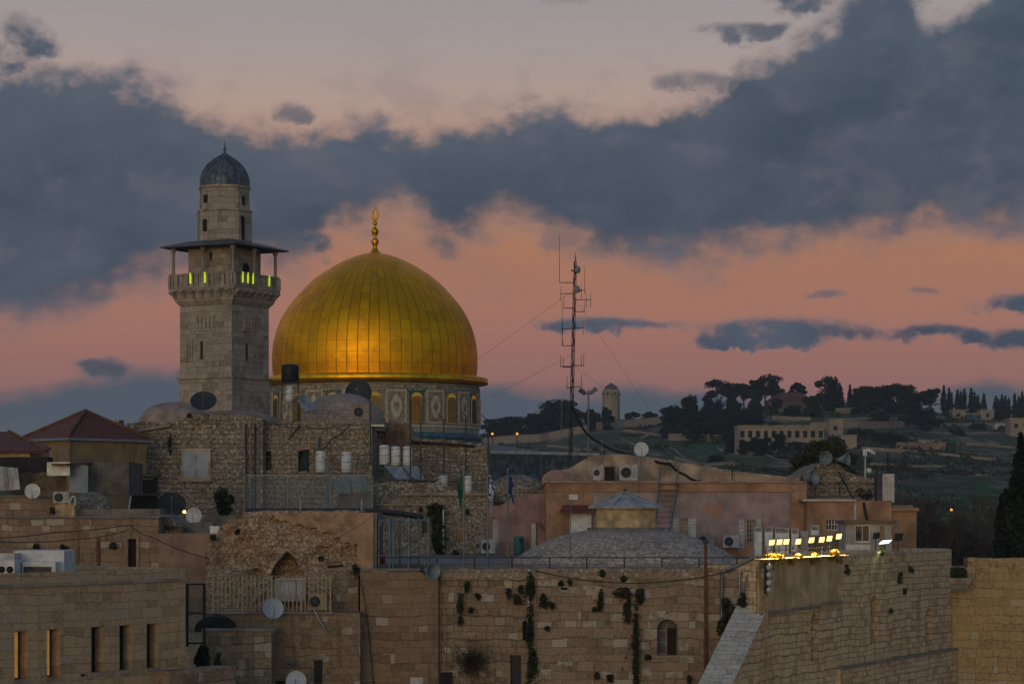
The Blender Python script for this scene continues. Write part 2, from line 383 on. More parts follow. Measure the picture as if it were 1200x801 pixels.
    if streak:
        sp = k.new('ShaderNodeMapping'); k.l.new(pos, sp.inputs[0]); sp.inputs['Scale'].default_value = (1.8, 1.8, .16)
        base = k.mix(k.ss(k.noise(sp.outputs[0], 1.3, 6, .66), .52, .72, 0, streak), base, tuple(v*.4 for v in c2))
    k.l.new(base, b.inputs['Base Color'])
    bp = k.new('ShaderNodeBump'); bp.inputs['Strength'].default_value = bump; bp.inputs['Distance'].default_value = .06
    h = k.m('SUBTRACT', k.m('MULTIPLY', k.noise(pos, 3.5, 6, .65), .9), fac); k.l.new(h, bp.inputs['Height']); k.l.new(bp.outputs[0], b.inputs['Normal'])
    MATS[name] = m; return m
def rubble(name, cols, mortar, sx=2.2, sy=3.2, stain=.5, bump=.8, jit=.9, edge=.07):
    if name in MATS: return MATS[name]
    m = bpy.data.materials.new(name); m.use_nodes = True; k = NT(m.node_tree); b = k.n['Principled BSDF']
    b.inputs['Roughness'].default_value = .92; b.inputs['Specular IOR Level'].default_value = .15
    uv = k.new('ShaderNodeUVMap').outputs[0]; pos = k.new('ShaderNodeNewGeometry').outputs['Position']
    mp = k.new('ShaderNodeMapping'); k.l.new(uv, mp.inputs[0]); mp.inputs['Scale'].default_value = (sx, sy, 1)
    vo = k.new('ShaderNodeTexVoronoi', feature='F1', distance='MINKOWSKI'); ve = k.new('ShaderNodeTexVoronoi', feature='DISTANCE_TO_EDGE')
    for v in (vo, ve): k.l.new(mp.outputs[0], v.inputs['Vector']); v.inputs['Randomness'].default_value = jit; v.inputs['Scale'].default_value = 1.0
    vo.inputs['Exponent'].default_value = 4.0
    sep_ = k.new('ShaderNodeSeparateColor'); k.l.new(vo.outputs['Color'], sep_.inputs[0])
    base = k.ramp(sep_.outputs[0], [(i/(len(cols)-1), c) for i, c in enumerate(cols)])
    e = k.ss(ve.outputs['Distance'], 0, edge); base = k.mix(e, mortar, base)
    base = k.mix(k.ss(k.noise(pos, .5, 6, .65, .4), .48, .7, 0, stain), base, tuple(v*.45 for v in cols[0]))
    base = k.mix(k.ss(k.noise(pos, 5, 5, .7), .5, .75, 0, .4), base, tuple(v*.5 for v in cols[0]))
    k.l.new(base, b.inputs['Base Color'])
    bp = k.new('ShaderNodeBump'); bp.inputs['Strength'].default_value = bump; bp.inputs['Distance'].default_value = .08
    k.l.new(k.m('ADD', e, k.m('MULTIPLY', k.noise(pos, 4, 5, .6), .8)), bp.inputs['Height']); k.l.new(bp.outputs[0], b.inputs['Normal'])
    MATS[name] = m; return m
S_front = stone('front_ashlar', (.42,.30,.19), (.34,.24,.145), (.22,.155,.095), .72, .36, .012, .02, .3, pale=.1, streak=.2, palec=(.32,.27,.22))
S_orange = stone('orange_ashlar', (.245,.17,.11), (.195,.132,.085), (.13,.09,.06), .62, .36, .012, .03, .4, pale=.06, streak=.3)
S_old = stone('old_ashlar', (.29,.215,.145), (.20,.145,.095), (.11,.08,.055), .55, .36, .02, .07, .55, pale=.16, streak=.5)
S_mid = stone('midwall_ashlar', (.30,.22,.155), (.225,.165,.115), (.13,.095,.068), .78, .40, .016, .05, .45, pale=.14, streak=.4)
S_west = stone('great_wall_blocks', (.58,.425,.265), (.40,.285,.17), (.19,.135,.085), .52, .33, .02, .05, .6, pale=.12, streak=.5, bump=1.0, palec=(.5,.42,.32))
S_cream = stone('far_right_blocks', (.40,.285,.15), (.29,.20,.10), (.14,.10,.055), 1.1, .5, .022, .08, .35, pale=.12, streak=.3, warm_glow=(.42,.28,.11))  # last tint puts the glow of unseen plaza lamps into the stone colour
S_tower = stone('tower_blocks', (.365,.312,.265), (.265,.22,.182), (.15,.12,.10), .8, .42, .016, .05, .5, pale=.22, streak=.3, palec=(.40,.33,.27))
S_hill = stone('hill_limestone', (.30,.24,.19), (.24,.19,.15), (.15,.12,.1), 2.2, 1.0, .05, .2, .4)
RB_old = stone('old_rubble', (.34,.275,.21), (.17,.135,.10), (.095,.075,.06), .52, .34, .03, .09, .7, pale=.26, bump=1.0, streak=.4, palec=(.42,.36,.30))
RB_gray = stone('grey_rubble', (.30,.25,.20), (.18,.15,.12), (.10,.08,.065), .42, .26, .035, .13, .5, pale=.15, bump=1.0, streak=.3)
RB_ruin = stone('ruin_rubble', (.47,.335,.235), (.35,.245,.165), (.28,.19,.125), .5, .3, .05, .22, .5, pale=.2, bump=1.2, streak=.15, palec=(.55,.43,.33))
RB_shingle = rubble('dome_shingles', [(.38,.305,.25), (.48,.395,.33), (.58,.49,.42)], (.22,.175,.14), 3.0, 5.5, stain=.3, bump=.5, edge=.14, jit=.6)
M_plaster = mat('pale_plaster', (.31,.255,.21), var=.2, vs=.9, bump=.3, streak=.3, c2=(.22,.18,.15), edge=.56)
M_pinkpl = mat('pinkish_plaster', (.33,.245,.205), var=.16, vs=1.3, bump=.4, streak=.35)
M_orange = mat('orange_render', (.365,.21,.13), var=.18, vs=.8, streak=.4, c2=(.40,.25,.19), edge=.58)
M_orange2 = mat('peach_render', (.42,.235,.13), var=.15, vs=1.0, streak=.35)
M_lilac = mat('lilac_render', (.36,.265,.265), var=.15, vs=.7, streak=.35, c2=(.40,.20,.115), edge=.6)
M_pink = mat('rose_render', (.33,.21,.20), var=.16, vs=.8, streak=.5)
M_ochre = mat('ochre_render', (.31,.20,.105), var=.14, vs=1.0, streak=.3)
M_yel = mat('yellow_render', (.52,.39,.235), var=.2, vs=1.6, streak=.4)
M_white = mat('white_paint', (.62,.62,.62), .5, var=.1, vs=3, streak=.15)
M_white2 = mat('weathered_white', (.45,.44,.43), .7, var=.15, vs=2, streak=.4)
M_dish = mat('dish_grey_paint', (.55,.57,.6), .45, var=.06, vs=3)
M_dkdish = mat('dark_mesh_dish', (.035,.042,.05), .6, var=.1, vs=4)
M_black = mat('black_plastic', (.015,.016,.02), .5, var=.05)
M_dark = mat('dark_opening', (.02,.018,.017), .8, var=.1)
M_glass = mat('dark_glass', (.02,.025,.03), .12, var=0, spec=.6)
M_steel = mat('grey_steel', (.16,.175,.19), .5, .6, var=.12, vs=3)
M_dksteel = mat('dark_steel', (.05,.055,.065), .55, .4, var=.12, vs=3)
M_zinc = mat('galvanised_sheet', (.30,.33,.36), .45, .7, var=.15, vs=2)
M_blueg = mat('blue_grey_sheet', (.13,.19,.23), .5, .3, var=.15, vs=2)
M_mesh = mat('wire_mesh', (.16,.21,.245), .6, .2, var=0, alpha=.17)
M_rust = mat('rusty_pipe', (.14,.06,.035), .8, var=.2, vs=4)
M_cable = mat('black_cable', (.012,.012,.014), .6, var=0)
M_concrete = mat('grey_concrete', (.20,.185,.165), var=.15, vs=1.5, streak=.4, bump=.3)
M_tan = mat('tan_cement', (.31,.225,.135), var=.14, vs=.8, streak=.4, bump=.3)
M_leaf = mat('dusk_leaf', (.035,.045,.022), .9, var=.3, vs=2.5)
M_leafd = mat('pine_needles', (.018,.029,.019), .95, var=.3, vs=.25, spec=.05)
M_leafo = mat('olive_leaf', (.052,.058,.026), .9, var=.3, vs=1.2)
M_cyp = mat('cypress_leaf', (.015,.025,.017), .9, var=.25, vs=.4)
M_bark = mat('bark', (.055,.042,.034), .9, var=.2, vs=3)
M_bare = mat('bare_twig', (.115,.095,.085), .9, var=.2, vs=2)
M_dry = mat('dry_twig', (.055,.037,.026), .9, var=.2, vs=3)
# ================================================================== SETTING: ground and hill
YR = lerpf([(-900,530),(0,522),(500,520),(560,512),(640,503),(700,491),(775,489),(850,479),(930,471),(1000,470),(1060,476),(1100,483),(1200,493),(1500,510),(2200,540)])
Y0H, Y1H, YB = 330.0, 1250.0, 622.0
def hill_z(x, y):
    px = 600+F*x/max(y, 50); t = max(0.0, (y-Y0H)/(Y1H-Y0H))
    if t <= 1: py = YB+(YR(px)-YB)*t; z = zz(py, y)
    else: z = zz(YR(px), Y1H)-(y-Y1H)*.12
    z += 1.6*mnoise.noise(Vector((x*.012, y*.012, 0)))*min(1, t*6)*max(0, min(1, (1.02-t)*8))
    # cut terraces
    z += .9*math.sin(y*.085+3*mnoise.noise(Vector((x*.006, y*.004, 5))))*min(1, t*5)*max(0, min(1, (1-t)*6))
    if y < Y0H: z = z*max(0, (y-290)/(Y0H-290))
    return z
def on_hill(px, py):
    t = (py-YB)/(YR(px)-YB); y = Y0H+(Y1H-Y0H)*min(t, .995); x = (px-600)/F*y
    return Vector((x, y, hill_z(x, y)))
g = MB()
g.face([(-4000,-600,0),(4000,-600,0),(4000,300,0),(-4000,300,0)])
MB().box(FF(0), -70, 95, -.5, .05, -137, -15).build('plaza', mat('pale_paving', (.44,.37,.29), var=.12, vs=.6), kind='structure')
gm = mat('old_town_ground', (.16,.135,.11), var=.2, vs=.5)
g.build('ground', gm, base=(0,0,0), kind='structure')
hm = bpy.data.materials.new('hillside_grass'); hm.use_nodes = True; hk = NT(hm.node_tree); hb = hk.n['Principled BSDF']; hb.inputs['Roughness'].default_value = 1; hb.inputs['Specular IOR Level'].default_value = .05
hp = hk.new('ShaderNodeNewGeometry').outputs['Position']; mp_ = hk.new('ShaderNodeMapping'); hk.l.new(hp, mp_.inputs[0]); mp_.inputs['Scale'].default_value = (.012, .010, .0)
a_ = hk.noise(mp_.outputs[0], 1.6, 9, .62, .4); b_ = hk.noise(mp_.outputs[0], 5.0, 8, .68, .8); c_ = hk.noise(hp, .11, 8, .72)
hc = hk.mix(hk.ss(a_, .40, .58), (.038,.085,.034,1), (.10,.085,.058,1))
hc = hk.mix(hk.ss(b_, .52, .64), hc, (.27,.215,.16,1))
hc = hk.mix(hk.ss(c_, .50, .64, 0, .85), hc, (.02,.028,.018,1))
hc = hk.mix(hk.ss(c_, .42, .33, 0, .5), hc, (.15,.135,.105,1))
hk.l.new(hc, hb.inputs['Base Color'])
h = MB(); NX, NY = 150, 120
ys = [290+(1900-290)*(j/NY)**1.25 for j in range(NY+1)]
gv = [(u*y, y, hill_z(u*y, y)) for y in ys for u in [-.85+1.7*k/NX for k in range(NX+1)]]
h.mesh(gv, [(j*(NX+1)+k, j*(NX+1)+k+1, (j+1)*(NX+1)+k+1, (j+1)*(NX+1)+k) for j in range(NY) for k in range(NX)], sm=True)
h.build('hillside', hm, base=(0,0,0), kind='structure')
M_path = mat('pale_dirt_path', (.30,.235,.175), var=.15, vs=.3)
def ribbon(name, pts, wid, m):
    b = MB(); P = []
    for (x0, y0), (x1, y1) in zip(pts, pts[1:]):
        for k in range(8): P.append((x0+(x1-x0)*k/8, y0+(y1-y0)*k/8))
    P.append(pts[-1]); Q = [on_hill(*p) for p in P]
    for p, q in zip(Q, Q[1:]):
        w0 = Vector((0, wid, 0))
        f = [p-w0, q-w0, q+w0, p+w0]; f = [Vector((v.x, v.y, hill_z(v.x, v.y)+.35)) for v in f]; b.face(f)
    return b.build(name, m, kind='structure')
ribbon('dirt_path', [(728,518),(755,512),(775,504),(790,500)], 5, M_path)
ribbon('dirt_path', [(735,521),(770,526),(805,535)], 5, M_path)
ribbon('dirt_path', [(842,528),(880,532),(925,539)], 6, M_path)
ribbon('dirt_path', [(1060,523),(1100,517),(1180,528)], 4, M_path)
# far masonry on the hill -----------------------------------------------------------------
def hill_wall(px0, py0, px1, py1, h0, label, th=1.2, m=S_hill, seg=None):
    """wall following the slope; h0 = height in photo pixels"""
    b = MB(); n = 6; P = [on_hill(px0+(px1-px0)*k/n, py0+(py1-py0)*k/n) for k in range(n+1)]
    for p, q in zip(P, P[1:]):
        f = Frame((p.x, p.y), (q.x, q.y)); L = (Vector((q.x, q.y))-Vector((p.x, p.y))).length; hh = h0/F*p.y
        d = f.n*th; lo_ = min(p.z, q.z)-2
        A = [Vector((p.x,p.y,lo_)), Vector((q.x,q.y,lo_)), Vector((q.x,q.y,q.z+hh)), Vector((p.x,p.y,p.z+hh))]; D = Vector((d.x, d.y, 0))
        b.face(A); b.face([A[3], A[2], A[2]-D, A[3]-D]); b.face([v-D for v in reversed(A)])
    return b.build('terrace_wall', m, label=label, cat='wall')
hill_wall(566,522,634,519,9, 'long pale wall low on the hill behind the gold dome drum')
hill_wall(634,519,688,509,9, 'pale wall stepping uphill behind the foot of the radio mast')
hill_wall(700,502,776,497,9, 'pale wall below the lone stone tower on the hill')
hill_wall(783,517,842,516,8, 'broken pale wall below the dense pine clump')
hill_wall(950,502,1060,499,8, 'long grey retaining wall above the arcaded building on the hill')
hill_wall(1052,524,1108,527,9, 'tan collapsed wall on the green slope at right', m=mat('tan_hill_stone', (.36,.25,.17), var=.2, vs=.2))
hill_wall(980,484,1018,482,7, 'short pale wall under the ridge pines right of the red-roofed house')
hill_wall(905,484,945,483,4, 'low pale wall just below the red-roofed hill house')
hill_wall(1100,497,1186,499,4, 'low pale wall on the slope under the cypress row')
for i_, (a_, b_, c_, d_, e_) in enumerate(((600,533,700,537,3),(790,541,868,548,4),(1010,530,1075,534,4),(1085,535,1175,541,3),(1020,545,1110,549,3),(1100,522,1190,526,3),(730,508,775,511,3),(640,527,720,528,3),(905,494,950,494,4),(980,494,1060,492,3),(1090,508,1160,507,3),(1120,553,1200,558,3))):
    hill_wall(a_, b_, c_, d_, e_, ['low field wall far left behind the orange roof','low terrace wall right of the white roof dish','low terrace wall below the long retaining wall at right','thin terrace line across the green slope','lower thin terrace line behind the tall white box','terrace line under the cube houses','short terrace below the lone tower wall','thin terrace behind the yard light','low wall directly above the arcaded building','terrace line between ridge pines and the retaining wall','terrace line right of the biggest pine','lowest terrace line by the black cypress'][i_], 1.0)
def hill_house(px0, px1, py0, py1, label, m, wins=(), depth=14, roof=None, name='hill_house', cat='building', flat=True):
    p = on_hill((px0+px1)/2, py1); Y_ = p.y; fr = FF(Y_); t = thing(name, label, cat, (p.x, p.y, p.z-2))
    s0, s1, z0, z1 = fr.s(px0), fr.s(px1), zz(py1, Y_), zz(py0, Y_)
    hs = []
    for (a, c, d, e) in wins: hs.append((s0+(s1-s0)*a, s0+(s1-s0)*c, z0+(z1-z0)*d, z0+(z1-z0)*e, 0, .6))
    wall(fr, s0, s1, z0-5, z1, depth, hs).build('wall', m, t)
    for hh in hs: MB().box(fr, hh[0]-.1, hh[1]+.1, hh[2]-.1, hh[3]+.1, -.9, -.6).build('window', M_dark, t)
    if roof:
        q = MB(); zr = z1+roof[1]; e = .8
        A = [fr.pt(s0-e, e, z1), fr.pt(s1+e, e, z1), fr.pt(s1+e, -depth-e, z1), fr.pt(s0-e, -depth-e, z1)]; C = [fr.pt(s0+(s1-s0)*.3, -depth/2, zr), fr.pt(s0+(s1-s0)*.7, -depth/2, zr)]
        q.face([A[0],A[1],C[1],C[0]]); q.face([A[1],A[2],C[1]]); q.face([A[2],A[3],C[0],C[1]]); q.face([A[3],A[0],C[0]]); q.face([A[3],A[2],A[1],A[0]])
        q.build('roof', roof[0], t)
    else: MB().box(fr, s0-.3, s1+.3, z1-.1, z1+.7, -depth-.3, .3).build('roof_edge', M_path, t)
    return t
M_redroof = mat('red_roof_tiles', (.13,.05,.042), var=.2, vs=1.2)
M_farst = mat('pale_hill_stone', (.315,.255,.20), var=.1, vs=.1)
def rowwin(n, a0, a1, wd, rows):
    return [(a0+(a1-a0)*k/(n-1)-wd/2, a0+(a1-a0)*k/(n-1)+wd/2, r0, r1) for k in range(n) for r0, r1 in rows]
hill_house(866,966,500,531, 'long two-storey pale building with rows of windows on the hillside', M_farst, rowwin(11, .04, .96, .05, [(.60,.86),(.10,.42)]), 18, name='arcaded_building')
hill_house(972,988,492,516, 'narrow pale block beside the end of the arcaded building', M_farst, [(.3,.6,.5,.7)], 10)
hill_house(985,1004,511,523, 'small low pale house right of the arcaded building', mat('tan_house', (.46,.34,.24), var=.1, vs=.1), [(.1,.3,.2,.7)], 8)
hill_house(900,956,470,482, 'long ridge house with a red tiled roof among the umbrella pines', mat('brown_house', (.13,.095,.08), var=.1), [(.15,.25,.3,.7),(.6,.7,.3,.7)], 16, (M_redroof, 5))
hill_house(1116,1132,481,491, 'small cube house under the cypress row, left of the blue awning', M_farst, [(.3,.6,.3,.7)], 9)
hill_house(1149,1165,481,492, 'small cube house under the cypress row, right of the blue awning', M_farst, [(.4,.65,.3,.7)], 9)
hill_house(1133,1148,485,491, 'low shed with a blue awning between two cube houses', mat('blue_tarp', (.07,.13,.25), var=.1), [], 6, name='hill_shed', cat='shed')
hill_house(1184,1215,491,511, 'tall pale block at the right edge of the hill', M_farst, [(.15,.3,.5,.75),(.5,.65,.5,.75)], 12)
hill_house(1166,1180,496,503, 'small white shed left of the block at the hill edge', M_white2, [(.4,.7,.2,.7)], 6, name='hill_shed', cat='shed')
hill_house(1075,1098,517,522, 'low whitewashed hut on the slope below the big dark pine', M_white2, [(.4,.5,.2,.7)], 6, name='hill_shed', cat='shed')
hill_house(822,838,508,514, 'small flat pale ruin behind the broken wall on the slope', M_farst, [(.4,.6,.2,.6)], 6, name='hill_shed', cat='shed')
# lone stone tower
p = on_hill(716.5, 492); Yt = p.y; tr = (26/2)/F*Yt*.80
t = thing('stone_tower', 'lone octagonal stone tower with pointed cap on the hill skyline', 'tower', (p.x, p.y, p.z-2))
c = (p.x, Yt+tr, 0); zt = lambda py: zz(py, Yt)
def oct_ring(b, r0, z0, r1, z1, n=8): return b.lathe([(r0, z0), (r1, z1)], c, n, sm=False)
b = MB(); oct_ring(b, tr*1.02, p.z-3, tr*.98, zt(463)); b.build('shaft', M_farst, t)
b = MB(); b.lathe([(tr*.98, zt(463)), (tr*1.1, zt(462.5)), (tr*1.1, zt(460)), (tr*.98, zt(460)), (tr*.96, zt(456)), (tr*.8, zt(455.6)), (0, zt(455.6))], c, 8, sm=False); b.build('parapet', M_farst, t)
b = MB(); b.lathe([(tr*.72, zt(456)), (tr*.72, zt(453)), (tr*.78, zt(453)), (tr*.0, zt(447.5))], c, 8, sm=False); b.build('cap_roof', mat('slate_cap', (.10,.10,.11), var=.1), t)
for k in range(5):
    a = (-50+25*k)*math.pi/180; q = Vector((c[0]+tr*math.sin(a), c[1]-tr*math.cos(a), 0)); f = Frame((q.x, q.y), (q.x+math.cos(a), q.y+math.sin(a)))
    MB().box(f, -.55, .55, zt(462), zt(459.4), -.5, .35).build('window', M_dark, t)
# orange street lamps at the foot of the hill
M_lampo = mat('sodium_lamp', (1,.5,.1), var=0, emit=((1,.38,.03), 1.3))
for px, py, h_, lab in ((577,508,20,'orange street lamp nearest the gold dome'), (606,508,16,'orange street lamp beside the long hill wall'), (1115,597,26,'orange street lamp glowing through the bare trees')):
    Yl = 330 if px < 1000 else 305; q = Wp(px, py, Yl); t = thing('street_lamp', lab, 'lamp', (q.x, q.y, q.z-h_/F*Yl-2))
    MB().cyl((q.x, q.y+.2, q.z-h_/F*Yl-2), (q.x, q.y+.2, q.z), .07, .05, 6).build('post', M_dksteel, t)
    MB().lathe([(0,-.17),(.14,-.1),(.19,.03),(.1,.14),(0,.17)], (q.x, q.y, q.z), 8).build('lamp_globe', M_lampo, t)
# ================================================================== TREES
def tree(px, base, top, wpx, kind, label, group=None, Y=None, rnd=None, base_y=None):
    rnd = random.Random(int(px*7+top)); p = on_hill(px, base) if Y is None else Wp(px, base, Y)
    k = p.y/F; H = (base-top)*k; wd = wpx*k; ls = max(.28, .85*p.y/1100)
    t = thing({'cy':'cypress_tree','um':'umbrella_pine','bu':'bushy_tree'}[kind], label, 'tree', (p.x, p.y, p.z-1), group)
    tk = MB(); cr = MB(); B = Vector((p.x, p.y, p.z-1))
    if kind == 'cy':
        tk.cyl(B, B+Vector((0,0,H*.5)), .3, .12, 6)
        n = 9
        for j in range(n):
            f = j/(n-1); r = wd*.5*(math.sin(math.pi*min(1, (f*.93+.07))**.75)**.8)*(1.0-.35*f)+.12
            cr.leaves(B+Vector((rnd.uniform(-.15,.15)*r, rnd.uniform(-.1,.1)*r, 1+H*(.07+.91*f))), (r*rnd.uniform(.72,1.12), r*rnd.uniform(.8,1.1), H/n*.95), (80 if Y is None else 760), ls*.75, rnd, .3)
        m = M_cyp
    elif kind == 'um':
        lean = rnd.uniform(-.10,.10)*wd; fk = B+Vector((lean*.6,0,H*.38))
        tk.cyl(B, fk, .5, .38, 7)
        for j in range(15):
            a = rnd.uniform(0, 6.28); f = rnd.uniform(.5, .95); sh = math.sin(math.pi*min(1, (f-.38)/.68))**.7; rr = wd*.40*sh*rnd.uniform(.35,1.0)
            e = B+Vector((lean+rr*math.cos(a), rr*math.sin(a)*.8, H*f))
            if j < 8: md = fk.lerp(e, .55)+Vector((0,0,-.4)); tk.cyl(fk, md, .22, .15, 5); tk.cyl(md, e, .15, .07, 5)
            s_ = rnd.uniform(.7, 1.25)
            for q_ in range(2): cr.leaves(e+Vector((rnd.uniform(-.08,.08)*wd, rnd.uniform(-.1,.1)*wd, rnd.uniform(-.03,.04)*H)), (wd*.155*s_, wd*.14, H*.085*s_), 110, ls*.62, rnd, .25, .3)
        m = M_leafd
    else:
        tk.cyl(B, B+Vector((0,0,H*.45)), .35, .2, 7)
        for j in range(4):
            a = j*1.6+rnd.random(); tk.cyl(B+Vector((0,0,H*.3)), B+Vector((math.cos(a)*wd*.3, math.sin(a)*wd*.25, H*.7)), .16, .06, 5)
        n = max(16, int(wpx*.75))
        for j in range(n):
            a = rnd.uniform(0, 6.28); f = rnd.random()**.7; z = H*rnd.uniform(.14,.95); sh = math.sqrt(max(.05, 1-((z/H-.5)/.52)**2))
            r = wd*.5*sh*f*.8; q = B+Vector((r*math.cos(a), r*math.sin(a), z)); rs = rnd.uniform(.09,.22)
            cr.leaves(q, (wd*rs+.3, wd*rs+.3, H*rs*.65+.2), 130 if Y is None else 260, ls*.7, rnd, .3)
        m = M_leafo if kind == 'bu' and Y else M_leafd
    tk.build('trunk', M_bark, t); cr.build('crown', m, t); return t
TR = [(655,508,466,58,'bu','big round-crowned tree left of the radio mast'), (603,513,487,66,'bu','wide dark tree over the long hill wall'), (578,514,490,34,'bu','dark tree close behind the gold dome'),
 (628,511,484,30,'bu','small dark tree between the wide tree and the big round one'), (694,502,477,30,'bu','dark tree between the radio mast and the lone tower'), (712,503,474,18,'bu','small tree standing in front of the lone stone tower'), (741,494,481,22,'bu','low shrub-like tree right of the lone stone tower'), (761,494,481,22,'bu','low tree between the lone tower and the pine clump'),
 (785,512,472,36,'bu','leftmost dark pine of the dense clump'), (806,508,459,32,'bu','tallest pointed pine on the left of the dense clump'), (820,516,478,52,'bu','broad low pine in the middle of the dense clump'), (852,514,476,58,'bu','broad dark tree under the umbrella pines'), (878,510,478,34,'bu','right end tree of the dense dark clump'),
 (845,486,442,44,'um','left umbrella pine with open trunk on the ridge'), (872,482,447,26,'um','thin umbrella pine between two larger ones'), (897,482,439,46,'um','right and tallest umbrella pine on the ridge'), (938,474,448,22,'um','small pine rising behind the red-roofed house'),
 (969,482,439,38,'bu','large dense pine right of the red-roofed house'), (984,482,450,12,'cy','first cypress, right beside the large dense pine'), (996,480,453,9,'cy','short cypress right of the large dense pine'), (1011,482,450,26,'bu','dark ridge tree near the short cypress'), (1029,482,451,24,'bu','dark ridge tree left of the broad flat-topped pair'), (1050,484,447,44,'bu','broad flat-topped dark tree on the ridge'), (1078,506,458,44,'bu','biggest dark pine, reaching far down the slope at right'), (1089,484,453,24,'um','open pine with sky showing, above the biggest dark pine'),
 (1106,486,454,11,'cy','broad cypress at the left start of the row'), (1115,484,461,5,'cy','thinnest needle-like cypress of the row'), (1122,486,459,10,'cy','cypress just right of the needle-like one'), (1130,486,457,9,'cy','cypress touching the blunt pair in the row'), (1138,487,456,9,'cy','tall cypress above the blue awning shed'), (1146,487,463,10,'cy','blunt cypress right of the blue awning'), (1153,487,461,9,'cy','pointed cypress behind the right cube house'), (1167,490,465,10,'cy','cypress across the gap right of the cube house'), (1174,490,463,9,'cy','second cypress after the gap in the row'), (1182,491,467,7,'cy','short cypress before the last pair'), (1189,492,462,8,'cy','last but one cypress at the right edge'), (1198,493,460,10,'cy','last tall cypress at the right edge'),
 (858,529,501,26,'bu','round dark tree touching the left end of the arcaded building'), (891,535,508,26,'bu','round bush-like tree in front of the arcaded building'), (915,532,508,22,'bu','tree in front of the middle of the arcaded building'), (935,534,514,18,'bu','small tree in front of the right half of the arcaded building'),
 (953,491,478,30,'bu','low dark tree under the large dense ridge pine'), (1040,520,505,40,'bu','low wide tree on the slope below the long retaining wall'), (1015,516,503,26,'bu','low dark tree beside the small pale house'), (1030,494,482,26,'bu','low tree above the long retaining wall'), (1095,500,488,22,'bu','low tree right of the biggest pine'), (1060,497,486,18,'bu','low tree left of the biggest pine')]
TR += [(1003,484,455,20,'bu','dark crown filling the gap right of the short cypress'), (1020,484,450,26,'bu','rounded crown in the middle of the ridge tree belt'), (1038,484,449,26,'bu','rounded crown touching the broad flat-topped ridge tree'), (1064,486,450,30,'bu','dark crown left above the biggest pine'), (978,482,444,22,'bu','right half of the large dense pine group by the red roof'),
 (797,514,474,44,'bu','low dark pine at the left front of the dense clump'), (836,514,468,40,'bu','dark pine under the left umbrella pine'), (862,512,470,40,'bu','dark pine under the thin umbrella pine'), (884,506,474,26,'bu','short dark tree under the tallest umbrella pine'), (590,514,488,40,'bu','dark tree between the gold dome and the wide tree'), (672,508,478,34,'bu','dark tree just behind the radio mast'), (643,511,480,30,'bu','lower left part of the big round-crowned tree group'),
 (1112,487,457,8,'cy','cypress filling in beside the needle-like one'), (1126,487,461,8,'cy','low cypress inside the blunt pair'), (1142,487,460,9,'cy','cypress just left of the blunt one by the blue awning'), (1170,490,468,10,'cy','short wide cypress after the gap'), (1178,491,465,9,'cy','cypress in the middle of the right hand group'), (1194,493,466,9,'cy','cypress before the last tall one at the right edge'),
 (925,490,478,26,'bu','low bush under the red-roofed hill house'), (1000,508,496,24,'bu','dark bush on the long retaining wall'), (1120,508,499,22,'bu','dark bush on the slope below the cube houses'), (905,500,490,24,'bu','low tree on the terrace above the arcaded building'), (1145,503,495,18,'bu','little bush under the right cube house'), (840,540,530,22,'bu','low bush beside the pale path on the slope')]
TR += [(832,490,464,26,'bu','dark tree at the left foot of the left umbrella pine'), (858,488,466,26,'bu','dark tree between the left and thin umbrella pines'), (884,486,462,24,'bu','dark tree between the thin and tallest umbrella pines'), (908,486,466,20,'bu','dark tree covering the left end of the red-roofed house'), (952,486,462,26,'bu','dark tree covering the right end of the red-roofed house'), (930,487,474,20,'bu','low bush in front of the red-roofed house wall'), (858,484,446,24,'um','slender open pine just right of the left umbrella pine'), (884,484,446,22,'um','slender open pine left of the tallest umbrella pine'), (911,482,449,16,'um','short open pine right of the tallest umbrella pine'),
 (872,534,514,18,'bu','bush at the left front corner of the arcaded building'), (952,534,513,20,'bu','bush before the right end of the arcaded building'), (980,530,512,26,'bu','dark bush below the narrow pale block')]
for a in TR: tree(a[0], a[1], a[2], a[3], a[4], a[5])
tree(963,560,507,78,'bu','green bushy tree behind the stone building with loudspeakers', Y=205)
tree(1196,690,520,54,'cy','tall black cypress at the right edge of the photo', Y=165)
tree(1174,690,588,26,'cy','thin dark cypress left of the tall black one', Y=190)
# shrubs on the slope: nobody could count them
rn = random.Random(5); b = MB()
for _ in range(2300):
    px = rn.uniform(555, 1215); py = rn.uniform(490, 600)
    if py < YR(px)+5: continue
    q = on_hill(px, py); 
    if mnoise.noise(Vector((q.x*.02, q.y*.008, 1))) < -.05: continue
    r = rn.uniform(.5, 1.5)**2+.5; b.leaves(q+Vector((0,0,r*.35)), (r*1.6, r, r*.7), int(8+7*r), .5*q.y/800+.1, rn, .2)
b.build('hillside_scrub', mat('scrub_leaf', (.035,.040,.026), .95, var=.3, vs=.1), kind='stuff')
